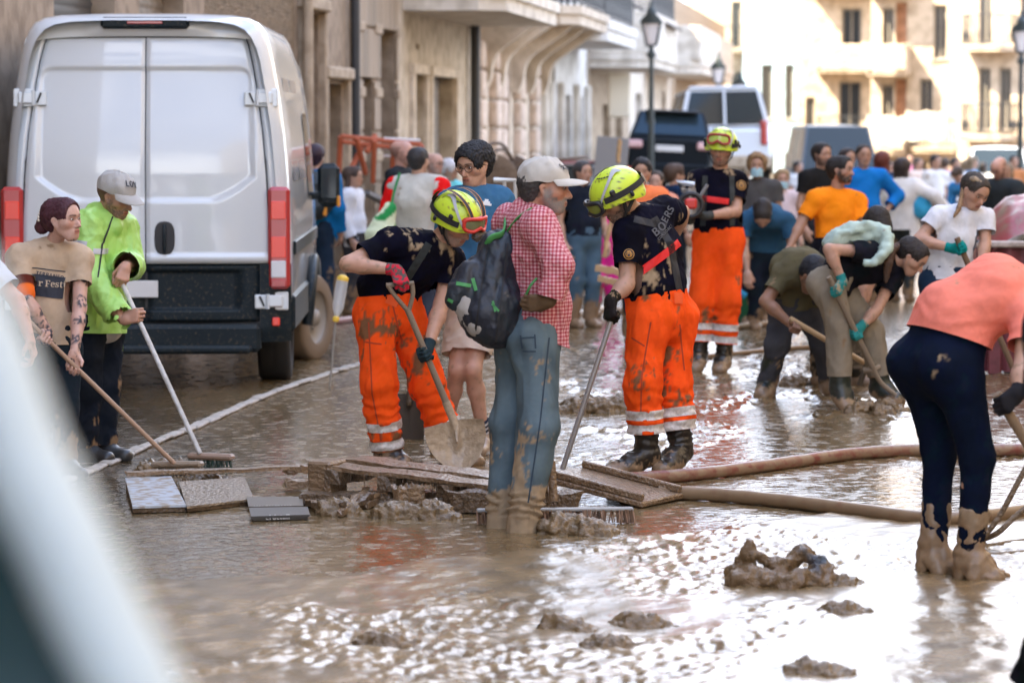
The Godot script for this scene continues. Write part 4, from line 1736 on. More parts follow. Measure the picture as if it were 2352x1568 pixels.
func balcony(root: Node3D, u0: float, u1: float, v: float, deep: float, mat_: Material, rail := "iron", thick := 0.18) -> void:
	var mb := MB.new()
	var c := 0.25 * deep
	var outline := PackedVector2Array([Vector2(u0, 0), Vector2(u1, 0), Vector2(u1, deep - c), Vector2(u1 - c, deep), Vector2(u0 + c, deep), Vector2(u0, deep - c)])
	for lay in [[0.0, thick * 0.55, 0.0], [thick * 0.55, thick, 0.05]]:
		var o := PackedVector2Array()
		for q in outline:
			o.append(Vector2(lerpf((u0 + u1) * 0.5, q.x, 1.0 + lay[2] / (u1 - u0) * 2.0), q.y * (1.0 + lay[2] / deep)))
		var keep := mb.xf
		mb.xf = Transform3D(Basis(Vector3.RIGHT, -PI * 0.5), Vector3(0, v + lay[1], 0)) * Transform3D(Basis.from_scale(Vector3(1, -1, 1)), Vector3.ZERO)
		mb.xf = Transform3D(Basis(Vector3.RIGHT, Vector3.BACK, Vector3.DOWN), Vector3(0, v + lay[0], 0))
		mb.prism(o, lay[1] - lay[0], 0.0)
		mb.xf = keep
	var slab := part("balcony", mb, mat_, root)
	var rl := MB.new()
	if rail == "iron":
		var ring := [Vector3(u0 + 0.05, 0, 0.02), Vector3(u0 + 0.05, 0, deep - c), Vector3(u0 + c, 0, deep - 0.06), Vector3(u1 - c, 0, deep - 0.06), Vector3(u1 - 0.05, 0, deep - c), Vector3(u1 - 0.05, 0, 0.02)]
		for y in [0.08, 0.95]:
			var pp := PackedVector3Array()
			for q in ring:
				pp.append(q + Vector3(0, v + thick + y, 0))
			rl.tube(pp, 0.022, 6)
		for k in ring.size() - 1:
			var n := maxi(1, int(ring[k].distance_to(ring[k + 1]) / 0.11))
			for j in n:
				var q: Vector3 = ring[k].lerp(ring[k + 1], (j + 0.5) / n) + Vector3(0, v + thick, 0)
				rl.tube(pts([q + Vector3(0, 0.08, 0), q + Vector3(0, 0.3, 0), q + Vector3(0, 0.5, 0), q + Vector3(0, 0.95, 0)]), PackedFloat32Array([0.011, 0.02, 0.011, 0.011]), 5, false)
		part("railing", rl, M.dark_metal, slab)
	else:
		rl.box(Vector3((u0 + u1) * 0.5, v + thick + 0.45, deep - 0.05), Vector3(u1 - u0, 0.9, 0.1), 0.02)
		for x in [u0 + 0.05, u1 - 0.05]:
			rl.box(Vector3(x, v + thick + 0.45, deep * 0.5 - 0.05), Vector3(0.1, 0.9, deep - 0.1), 0.02)
		part("parapet", rl, mat_, slab)

func left_building(label: String, px0: float, px1: float, h: float, m: Material, holes: Array, z_from := 1e9) -> Node3D:
	var a := left_at(px0, 290) if z_from > 1e8 else Vector3(XL, 0, z_from)
	var b := left_at(px1, 290)
	var root := thing("house", label, "building", Vector3(XL, level(b.z * 0.5 + a.z * 0.5), a.z))
	root.basis = Basis(Vector3(0, 0, -1), Vector3.UP, Vector3(1, 0, 0))
	var list := []
	for o in holes:      # [px0, px1, top, bottom (0 = ground), kind, material]
		var p := left_at(o[0], o[2])
		var q := left_at(o[1], o[2])
		var mid := left_at((o[0] + o[1]) * 0.5, o[2])
		var bot := -0.1 if o[3] == 0 else left_at((o[0] + o[1]) * 0.5, o[3]).y - root.position.y
		var r := [a.z - p.z, a.z - q.z, bot, mid.y - root.position.y, o[4]]
		if o.size() > 5:
			r.append(o[5])
		list.append(r)
	front_wall(root, a.z - b.z, h, list, m)
	return root

func upper_windows(list: Array, w: float, h: float, v0 := 4.6, every := 3.4) -> Array:
	var v := v0
	while v + 2.2 < h:
		var n := maxi(1, int(w / 3.2))
		for k in n:
			var u := w * (k + 0.5) / n
			list.append([u - 0.55, u + 0.55, v, v + 2.1, "window"])
		v += every
	return list

func build_left_row() -> void:
	M.frame = mat(0.28, 0.25, 0.2, 0.6)
	M.glass_dark = mat(0.025, 0.03, 0.035, 0.06)
	M.stone_pale = grained(mat(0.55, 0.5, 0.42, 0.8), M.grime, 0.6)
	M.shutter = grained(mat(0.2, 0.165, 0.13, 0.6), M.grime, 0.8)
	M.door_brown = mat(0.17, 0.065, 0.03, 0.5)
	M.dark_metal = mat(0.03, 0.032, 0.035, 0.5)
	M.grey_metal = mat(0.14, 0.14, 0.14, 0.5)
	M.recess = grained(mat(0.17, 0.13, 0.095, 0.85), M.grime, 0.7)
	M.taupe = relief(grained(mat(0.3, 0.225, 0.155, 0.85), M.grime, 0.5), M.fine_noise, 0.3, 0.5)
	M.tan = grained(mat(0.42, 0.33, 0.235, 0.85), M.grime, 0.45)
	M.beige = relief(grained(mat(0.56, 0.47, 0.355, 0.9), M.grime, 0.4), M.fine_noise, 0.3, 0.4)
	M.cream = grained(mat(0.66, 0.56, 0.44, 0.85), M.grime, 0.35)
	M.rough = relief(grained(mat(0.24, 0.17, 0.1, 0.95), M.grime, 0.8), M.fine_noise, 4.0, 1.2)
	M.pale = grained(mat(0.68, 0.62, 0.53, 0.85), M.grime, 0.3)
	M.white_wall = grained(mat(0.72, 0.69, 0.64, 0.85), M.grime, 0.3)

	# behind and beside the viewer
	var r := thing("house", "tall brown apartment house behind the white van on the left", "building", Vector3(XL, 0, 36.0))
	r.basis = Basis(Vector3(0, 0, -1), Vector3.UP, Vector3(1, 0, 0))
	var z1 := -left_at(470, 290).z
	front_wall(r, 36.0 + z1, 19.0, upper_windows([[36.0 + z1 - 5.6, 36.0 + z1 - 3.6, -0.1, 3.3, "shutter", mat(0.05, 0.045, 0.04, 0.6)], [36.0 + z1 - 2.7, 36.0 + z1 - 0.9, -0.1, 3.2, "shutter"]], 36.0 + z1, 19.0), M.taupe)

	r = left_building("narrow house faced in rough brown stone behind the van roof", 470, 676, 19.0, M.rough, [[520, 590, 60, 0, "shutter"]])
	# taupe house with tall recess, barred door and tiled strip
	r = left_building("taupe house with dark barred door and tall shuttered recess", 677, 912, 19.0, M.taupe, [
		[694, 730, 30, 0, "shutter", M.recess], [742, 784, 192, 0, "grille"], [832, 853, 132, 0, "shutter", M.dark_metal], [872, 905, 70, 0, "dark", mat(0.03, 0.027, 0.025, 0.6)]])
	var u := func(px: float) -> float: return -left_at(px, 290).z + left_at(677, 290).z * 1.0
	var fr := MB.new()
	for o in [[688, 735, 22], [737, 789, 180]]:
		var a: float = u.call(o[0])
		var b: float = u.call(o[1])
		var top := left_at((o[0] + o[1]) * 0.5, o[2]).y - r.position.y
		fr.box(Vector3(a, top * 0.5 - 0.05, 0.03), Vector3(0.12, top + 0.1, 0.12), 0.02)
		fr.box(Vector3(b, top * 0.5 - 0.05, 0.03), Vector3(0.12, top + 0.1, 0.12), 0.02)
		fr.box(Vector3((a + b) * 0.5, top + 0.06, 0.045), Vector3(b - a + 0.2, 0.14, 0.16), 0.02)
	part("door_surround", fr, M.tan, r)
	# vertical tiles, piece by piece, with pale bands between
	var tm := [mat(0.25, 0.18, 0.11, 0.6), mat(0.29, 0.21, 0.135, 0.6), mat(0.2, 0.145, 0.09, 0.6)]
	var tw := 0.17
	var tile_mb := MB.new()
	tile_mb.box(Vector3.ZERO, Vector3(tw * 0.9, 0.6, 0.03), 0.006)
	var tiles := []
	for k in 3:
		tiles.append(meshed(tile_mb, tm[k]))
	var ua: float = u.call(803)
	var ub: float = u.call(908)
	for row in 8:
		var uu := ua
		while uu < ub:
			var px_skip := false
			for o in [[832, 853, 132], [872, 905, 70]]:
				if uu + tw > u.call(o[0]) and uu < u.call(o[1]) and 0.35 + row * 0.64 < left_at(o[0], o[2]).y - r.position.y:
					px_skip = true
			if not px_skip:
				shared("tile", tiles[rng.randi() % 3], Transform3D(Basis(), Vector3(uu + tw * 0.5, 0.4 + row * 0.64, 0.018 + rng.randf_range(0, 0.004))), r)
			uu += tw
	var bands := MB.new()
	for row in [1, 2, 3, 4, 5]:
		for o in [[803, 830], [855, 870], [906, 911]]:
			var a: float = u.call(o[0])
			var b: float = u.call(o[1])
			bands = MB.new()
			bands.box(Vector3((a + b) * 0.5, 0.08 + row * 0.64 * 1.25, 0.03), Vector3(b - a, 0.12, 0.06), 0.01)
			part("stone_band", bands, M.tan, r)
	var pipe := MB.new()
	pipe.tube(pts([Vector3(u.call(683), -0.5, 0.12), Vector3(u.call(683), 12.0, 0.12)]), 0.06, 8)
	part("drainpipe", pipe, M.tan, r)
	pipe = MB.new()
	pipe.tube(pts([Vector3(u.call(798), -0.5, 0.1), Vector3(u.call(798), 3.4, 0.1), Vector3(u.call(798), 12.0, 0.1)]), 0.055, 8)
	part("drainpipe", pipe, M.dark_metal, r)

	r = left_building("smooth beige house with two plain shuttered doorways", 913, 1078, 18.0, M.beige, [[945, 972, 168, 0, "shutter"], [986, 1040, 175, 0, "shutter"], [955, 962, 100, 113, "dark", M.dark_metal]])
	var o0 := left_at(913, 290).z
	var ud := func(px: float) -> float: return o0 - left_at(px, 290).z
	balcony(r, ud.call(925), ud.call(1085), left_at(1010, 44).y - r.position.y, 1.35, M.pale, "iron", 0.35)
	var sur := MB.new()
	for p in [943, 974, 984, 1043]:
		var top := left_at(p, 160).y - r.position.y
		sur.box(Vector3(ud.call(p), top * 0.5, 0.03), Vector3(0.16, top, 0.08), 0.015)
	sur.box(Vector3((ud.call(943) + ud.call(974)) * 0.5, left_at(960, 160).y - r.position.y, 0.035), Vector3(ud.call(974) - ud.call(943) + 0.2, 0.14, 0.1), 0.015)
	sur.box(Vector3((ud.call(984) + ud.call(1043)) * 0.5, left_at(1010, 166).y - r.position.y, 0.035), Vector3(ud.call(1043) - ud.call(984) + 0.2, 0.14, 0.1), 0.015)
	part("door_surround", sur, M.cream, r)
	pipe = MB.new()
	pipe.tube(pts([Vector3(ud.call(1074), -0.5, 0.12), Vector3(ud.call(1074), 4.0, 0.12), Vector3(ud.call(1074), 14.0, 0.12)]), 0.075, 8)
	pipe.box(Vector3(ud.call(1074), 0.9, 0.14), Vector3(0.2, 1.0, 0.2), 0.03)
	part("drainpipe", pipe, M.dark_metal, r)

	r = left_building("ornate cream house with carved balcony brackets and brown door", 1079, 1236, 17.0, M.cream, [
		[1104, 1117, 125, 0, "shutter", M.white], [1154, 1171, 128, 0, "door", M.door_brown], [1198, 1208, 130, 0, "shutter", mat(0.5, 0.52, 0.55, 0.6)]])
	var o1 := left_at(1079, 290).z
	var ue := func(px: float) -> float: return o1 - left_at(px, 290).z
	var blocks := MB.new()
	blocks.box(Vector3.ZERO, Vector3(0.62, 0.42, 0.16), 0.03)
	var bm := meshed(blocks, grained(mat(0.68, 0.55, 0.45, 0.85), M.grime, 0.5))
	for p in [1092, 1128, 1142, 1184, 1220]:
		for k in 8:
			shared("stone_block", bm, Transform3D(Basis(), Vector3(ue.call(p), 0.2 + k * 0.46, 0.07)), r)
	var vb := left_at(1190, 62).y - r.position.y
	balcony(r, ue.call(1165), ue.call(1250), vb, 1.2, M.cream, "iron", 0.32)
	balcony(r, ue.call(1088), ue.call(1140), vb + 0.25, 0.9, M.cream, "iron", 0.3)
	for p in [1100, 1132, 1176, 1206, 1236]:      # scrolled brackets
		var br := MB.new()
		var ol := PackedVector2Array()
		for k in 13:
			var t := k / 12.0
			ol.append(Vector2(0.95 * (1.0 - t) * (1.0 - t) + 0.12 + 0.05 * sin(t * TAU * 1.5), -1.15 * t))
		ol.append(Vector2(0, -1.15))
		ol.append(Vector2(0, 0))
		br.xf = Transform3D(Basis(Vector3(0, 0, 1), Vector3.UP, Vector3(-1, 0, 0)), Vector3(ue.call(p) - 0.16, vb, 0.0))
		br.prism(ol, 0.32, 0.03)
		part("bracket", br, M.cream, r)

	r = left_building("white house with slim pilasters and wavy stone balcony", 1237, 1348, 13.0, M.white_wall, [[1262, 1275, 140, 0, "shutter", M.frame], [1292, 1312, 218, 0, "shutter"], [1326, 1338, 222, 0, "shutter", M.grey_metal]])
	var o2 := left_at(1237, 290).z
	var uf := func(px: float) -> float: return o2 - left_at(px, 290).z
	balcony(r, uf.call(1245), uf.call(1330), left_at(1290, 104).y - r.position.y, 1.2, M.white_wall, "iron", 0.4)
	for p in [1244, 1256, 1282, 1318, 1343]:
		var pl := MB.new()
		pl.box(Vector3(uf.call(p), 1.5, 0.06), Vector3(0.3, 3.6, 0.14), 0.03)
		part("pilaster", pl, M.pale, r)

	r = left_building("beige house with boxed white balcony and lit lantern sign", 1349, 1445, 7.2, M.tan, [[1385, 1402, 240, 0, "shutter"], [1414, 1430, 236, 0, "shutter"], [1370, 1385, 20, 120, "window"], [1415, 1430, 20, 120, "window"]])
	var o3 := left_at(1349, 290).z
	var ug := func(px: float) -> float: return o3 - left_at(px, 290).z
	balcony(r, ug.call(1352), ug.call(1420), left_at(1390, 162).y - r.position.y, 1.4, M.pale, "solid", 0.3)
	balcony(r, ug.call(1360), ug.call(1432), left_at(1400, 85).y - r.position.y, 1.3, M.cream, "iron", 0.25)
	var aw := MB.new()
	aw.box(Vector3(ug.call(1400), left_at(1400, 30).y - r.position.y, 0.9), Vector3(3.5, 0.05, 1.5), 0.01, Basis(Vector3.RIGHT, 0.5))
	part("awning", aw, mat(0.12, 0.1, 0.09, 0.8), r)

	r = left_building("far cream house with shallow bay front at street end on left", 1446, 1540, 7.0, M.pale, [[1460, 1475, 215, 0, "shutter"], [1500, 1515, 60, 140, "window"], [1470, 1484, 50, 140, "window"], [1520, 1530, 210, 0, "shutter", M.door_brown]])
	var o4 := left_at(1446, 290).z
	var uh := func(px: float) -> float: return o4 - left_at(px, 290).z
	balcony(r, uh.call(1480), uh.call(1535), left_at(1510, 175).y - r.position.y, 1.5, M.pale, "solid", 0.35)
	r = left_building("farthest beige house of the left row beyond the second lamp", 1541, 1665, 7.0, M.tan, [[1580, 1590, 60, 160, "window"], [1610, 1620, 60, 160, "window"], [1565, 1578, 220, 0, "shutter"], [1598, 1606, 220, 0, "shutter"]])
	var o5 := left_at(1541, 290).z
	balcony(r, o5 - left_at(1550, 290).z, o5 - left_at(1600, 290).z, left_at(1575, 185).y - r.position.y, 1.2, M.cream, "solid", 0.4)

	# a shop sign and a hanging lantern on the fronts
	var sg := thing("shop_sign", "red and white shop sign on the far left fronts beside the first lamp post", "sign", at(1558, 250, 100.0))
	var sm := MB.new()
	sm.box(Vector3.ZERO, Vector3(0.66, 0.85, 0.1), 0.02)
	part("sign_board", sm, mat(0.75, 0.72, 0.7, 0.6), sg)
	sm = MB.new()
	sm.box(Vector3(0.08, 0.02, 0.055), Vector3(0.42, 0.58, 0.03), 0.01)
	part("red_panel", sm, mat(0.45, 0.03, 0.05, 0.6), sg)
	var hg := thing("hanging_banner", "small pale banner hanging off the beige house front", "banner", Vector3(XL + 0.6, left_at(1360, 220).y, left_at(1360, 220).z))
	sm = MB.new()
	sm.box(Vector3(0, 0, 0), Vector3(0.5, 0.95, 0.12), 0.04)
	sm.bar(Vector3(-0.6, 0.5, 0), Vector3(0.25, 0.5, 0), 0.03, 0.03)
	part("banner_box", sm, mat(0.75, 0.66, 0.5, 0.6), hg)

func build_right_row() -> void:
	var z0 := 40.0
	var k := 0
	for w in [16.0, 14.0, 18.0, 15.0, 17.0, 12.0]:
		var root := thing("house", ["pale house with plain windows on the right of the street, nearest the viewer", "tan house with plain windows right of the street", "white house with plain windows right of the street", "cream house with plain windows right of the street", "beige house with plain windows right of the street", "last house of the right row before the street end"][k], "building", Vector3(XR, level(z0 - w), z0 - w))
		root.basis = Basis(Vector3(0, 0, 1), Vector3.UP, Vector3(-1, 0, 0))
		var h: float = [14.0, 12.5, 13.0, 11.0, 12.0, 10.0][k]
		front_wall(root, w, h, upper_windows([[1.5, 2.7, -0.1, 2.4, "door"], [4.0, 6.5, -0.1, 2.7, "shutter"], [8.2, 9.4, 0.9, 2.4, "window"]], w, h), [M.pale, M.tan, M.white_wall, M.cream, M.beige, M.pale][k])
		z0 -= w
		k += 1

func end_building(label: String, px0: float, px1: float, depth: float, h: float, turn: float, m: Material, floors: Array, holes: Array) -> Node3D:
	var a := at(px0, 290, depth)
	var b := at(px1, 290, depth)
	var root := thing("house", label, "building", Vector3(a.x, level(a.z), a.z))
	root.basis = Basis(Vector3.UP, deg_to_rad(6.65 + turn))
	var w := (b - a).length() / cos(deg_to_rad(turn))
	var list := []
	for o in holes:
		list.append([o[0] * w, o[1] * w, o[2], o[3], o[4]] + ([o[5]] if o.size() > 5 else []))
	front_wall(root, w, h, list, m)
	for q in floors:
		balcony(root, q[0] * w, q[1] * w, q[2], q[3], q[5] if q.size() > 5 else m, q[4], 0.2)
	return root

func build_far_end() -> void:
	M.sunny = grained(mat(0.56, 0.46, 0.34, 0.85), M.grime, 0.3)
	M.sky_blue = grained(mat(0.42, 0.58, 0.68, 0.85), M.grime, 0.3)
	M.brick = grained(mat(0.46, 0.24, 0.14, 0.9), M.grime, 0.5)
	M.ochre = grained(mat(0.66, 0.42, 0.18, 0.9), M.grime, 0.4)
	end_building("sunlit cream house closing the street left of the pale blue one", 1600, 1728, 140.0, 15.0, 0.0, M.sunny, [[0.1, 0.9, 3.3, 1.0, "solid"], [0.1, 0.9, 6.4, 1.0, "iron"]],
		[[0.62, 0.8, 3.4, 5.6, "window"], [0.62, 0.8, 6.6, 8.6, "window"], [0.2, 0.4, 3.4, 5.6, "window"], [0.3, 0.6, -0.1, 2.6, "shutter"]])
	end_building("narrow pale blue house at the far end of the street", 1728, 1832, 134.0, 15.0, 0.0, M.sky_blue, [],
		[[0.72, 0.92, 3.6, 5.8, "window"], [0.2, 0.45, 3.6, 5.8, "window"], [0.72, 0.92, 0.4, 2.2, "window"], [0.2, 0.5, -0.1, 2.4, "shutter"]])
	end_building("sunlit white house with stacked balconies at street end", 1832, 2012, 126.0, 15.0, -8.0, M.sunny, [[0.25, 0.95, 2.5, 1.3, "iron"], [0.25, 0.95, 5.3, 1.3, "solid"], [0.2, 0.9, 8.2, 1.2, "solid"]],
		[[0.52, 0.8, 2.8, 5.0, "window"], [0.55, 0.8, 5.6, 7.8, "window"], [0.1, 0.22, 2.9, 4.4, "window", M.ochre], [0.2, 0.7, -0.1, 2.2, "shutter"], [0.55, 0.8, 8.5, 10.4, "window"]])
	end_building("sunlit house with brick bays and wide balconies at street end", 2000, 2210, 116.0, 15.0, -14.0, M.sunny, [[-0.02, 0.4, 2.2, 1.4, "solid"], [0.0, 0.42, 5.0, 1.4, "solid"], [0.45, 1.0, 2.3, 1.1, "iron"], [0.0, 0.42, 7.8, 1.4, "solid"]],
		[[0.12, 0.24, 2.6, 4.7, "window"], [0.26, 0.38, 2.4, 4.9, "dark", M.brick], [0.12, 0.24, 5.4, 7.4, "window"], [0.26, 0.38, 5.2, 7.6, "dark", M.brick], [0.52, 0.66, 3.0, 4.9, "window"], [0.66, 0.8, 5.6, 7.5, "window"], [0.05, 0.4, -0.1, 2.0, "shutter"], [0.5, 0.9, -0.1, 2.0, "shutter"]])
	end_building("ochre trimmed house at the right edge of the street end", 2200, 2420, 104.0, 14.0, -24.0, M.sunny, [[0.1, 0.6, 2.6, 1.2, "iron"], [0.1, 0.6, 5.4, 1.2, "iron"]],
		[[0.2, 0.32, 2.9, 4.9, "window"], [0.4, 0.52, 2.9, 4.9, "window"], [0.2, 0.32, 5.6, 7.6, "window"], [0.1, 0.3, -0.1, 2.2, "shutter"], [0.4, 0.55, -0.1, 2.2, "dark", M.ochre], [0.6, 0.72, 5.6, 7.6, "window"]])
	# awnings of the shops under the brick house
	for q in [[2040, 300, 112.0, "left of the two drooping cream awnings at the street end"], [2130, 290, 111.0, "right of the two drooping cream awnings at the street end"]]:
		var root := thing("awning", q[3], "awning", at(q[0], q[1], q[2]))
		root.basis = Basis(Vector3.UP, deg_to_rad(-6.0))
		var mb := MB.new()
		mb.grid(7, 9, func(a: int, b: int) -> Vector3:
			return Vector3(-0.7 + b * 0.175, 0.5 - a * 0.16 + 0.05 * cos(b * PI / 2.0), 0.2 + a * 0.2 - 0.1 * sin(a * 0.5)), true)
		part("awning_cloth", mb, mat(0.4, 0.34, 0.26, 0.9), root)

func build_lamps() -> void:
	M.lamp_green = mat(0.025, 0.035, 0.033, 0.45)
	M.lamp_glass = mat(0.6, 0.55, 0.52, 0.35)
	var list := [[1496, 60.0, "tall green street lamp on left pavement, nearest of the three in a row"], [1650, 85.0, "green street lamp on left pavement, middle of the three in a row"], [1700, 100.0, "green street lamp on left pavement, farthest of the three in a row"], [2345, 63.0, "green street lamp at the right edge of the street"]]
	var first: Node3D
	for q in list:
		var p := at(q[0], 290, q[1])
		p.y = level(p.z)
		var o: Node3D
		if first == null:
			o = thing("street_lamp", q[2], "street lamp", p, "green street lamps along the street")
			first = o
			var mb := MB.new()
			mb.lathe(PackedVector2Array([Vector2(0.16, 0), Vector2(0.16, 0.3), Vector2(0.1, 0.45), Vector2(0.11, 0.9), Vector2(0.06, 1.0), Vector2(0.052, 2.4), Vector2(0.075, 2.45), Vector2(0.05, 2.52), Vector2(0.04, 3.6), Vector2(0.09, 3.68), Vector2(0.05, 3.76), Vector2(0.03, 3.84)]), 14)
			part("post", mb, M.lamp_green, o)
			var hd := MB.new()
			for k in 4:
				var a := TAU * (k + 0.5) / 4.0
				var d := Vector3(sin(a), 0, cos(a))
				hd.bar(d * 0.13 + Vector3(0, 3.86, 0), d * 0.235 + Vector3(0, 4.26, 0), 0.025, 0.025)
			hd.tube(pts([Vector3(0, 3.83, 0), Vector3(0, 3.87, 0)]), PackedFloat32Array([0.1, 0.15]), 4, true, 1.0, Vector3.BACK, PI / 4)
			hd.tube(pts([Vector3(0, 4.25, 0), Vector3(0, 4.29, 0), Vector3(0, 4.38, 0), Vector3(0, 4.44, 0)]), PackedFloat32Array([0.27, 0.28, 0.19, 0.08]), 4, true, 1.0, Vector3.BACK, PI / 4)
			hd.lathe(PackedVector2Array([Vector2(0.1, 4.43), Vector2(0.09, 4.5), Vector2(0.05, 4.53), Vector2(0.03, 4.58), Vector2(0.045, 4.62), Vector2(0.0, 4.68)]), 10)
			var lh := part("lantern", hd, M.lamp_green, o)
			var gl := MB.new()
			gl.tube(pts([Vector3(0, 3.87, 0), Vector3(0, 4.25, 0)]), PackedFloat32Array([0.135, 0.235]), 4, false, 1.0, Vector3.BACK, PI / 4)
			part("glass", gl, M.lamp_glass, lh)
		else:
			o = first.duplicate()
			o.name = numbered("street_lamp")
			add_child(o)
			o.position = p
			o.set_meta("label", q[2])

# ---------------------------------------------------------------- vehicles
func build_vehicles() -> void:
	M.van_white = mat(0.6, 0.635, 0.645, 0.28)
	M.van_white.clearcoat_enabled = true
	M.van_white.clearcoat = 0.9
	M.van_white.clearcoat_roughness = 0.04
	M.cladding = grained(mat(1, 1, 1, 0.42), noise_tex(512, 0.05, 4, FastNoiseLite.TYPE_SIMPLEX_SMOOTH, 33, FastNoiseLite.FRACTAL_FBM, ramp([[0.0, lin(0.01, 0.017, 0.022)], [0.66, lin(0.012, 0.02, 0.025)], [0.74, lin(0.05, 0.045, 0.036)], [1.0, lin(0.12, 0.09, 0.06)]])), 1.1, false)
	M.cladding.metallic_specular = 0.3
	M.tyre = relief(mat(0.02, 0.019, 0.018, 0.8), M.fine_noise, 0.3, 6.0)
	M.tail_red = mat(0.4, 0.012, 0.012, 0.12)
	M.tail_red.clearcoat_enabled = true
	M.tail_bright = mat(0.8, 0.05, 0.025, 0.15)
	M.tail_clear = mat(0.6, 0.6, 0.62, 0.15)
	M.muddy_wheel = relief(mat(0.2, 0.145, 0.095, 0.7), M.fine_noise, 0.5, 5.0)
	M.plate = mat(0.68, 0.68, 0.66, 0.5)
	M.car_glass = mat(0.02, 0.03, 0.035, 0.05)
	M.car_glass.metallic_specular = 0.4
	M.muddy_side = grained(mat(0.45, 0.36, 0.26, 0.8), M.grime, 0.7, false)
	build_van()
	build_far_cars()
	build_near_car()

func wheel(root: Node3D, c: Vector3, r: float, w: float, sd: float, tm: Material, rm: Material, turn := 0.0) -> void:
	var mb := MB.new()
	mb.xf = Transform3D(Basis(Vector3.UP, turn) * Basis(Vector3.BACK, -PI * 0.5 * sd), c)
	var h := w * 0.5
	mb.lathe(PackedVector2Array([Vector2(r * 0.6, -h), Vector2(r * 0.93, -h), Vector2(r, -h * 0.75), Vector2(r * 1.005, -h * 0.05), Vector2(r * 0.985, 0.0), Vector2(r * 1.005, h * 0.05), Vector2(r, h * 0.75), Vector2(r * 0.93, h), Vector2(r * 0.62, h * 1.02), Vector2(r * 0.6, h * 0.8)]), 36)
	var wh := part("wheel", mb, tm, root)
	var rb := MB.new()
	rb.xf = mb.xf
	rb.lathe(PackedVector2Array([Vector2(r * 0.62, h * 0.85), Vector2(r * 0.58, h * 0.6), Vector2(r * 0.4, h * 0.35), Vector2(r * 0.32, h * 0.55), Vector2(r * 0.2, h * 0.6), Vector2(r * 0.17, h * 0.95), Vector2(0.001, h * 1.0)]), 24)
	for k in 5:
		var a := TAU * k / 5.0
		rb.ball(Vector3(sin(a) * r * 0.25, h * 0.68, cos(a) * r * 0.25), Vector3.ONE * 0.014, 4, 6)
	part("rim", rb, rm, wh)

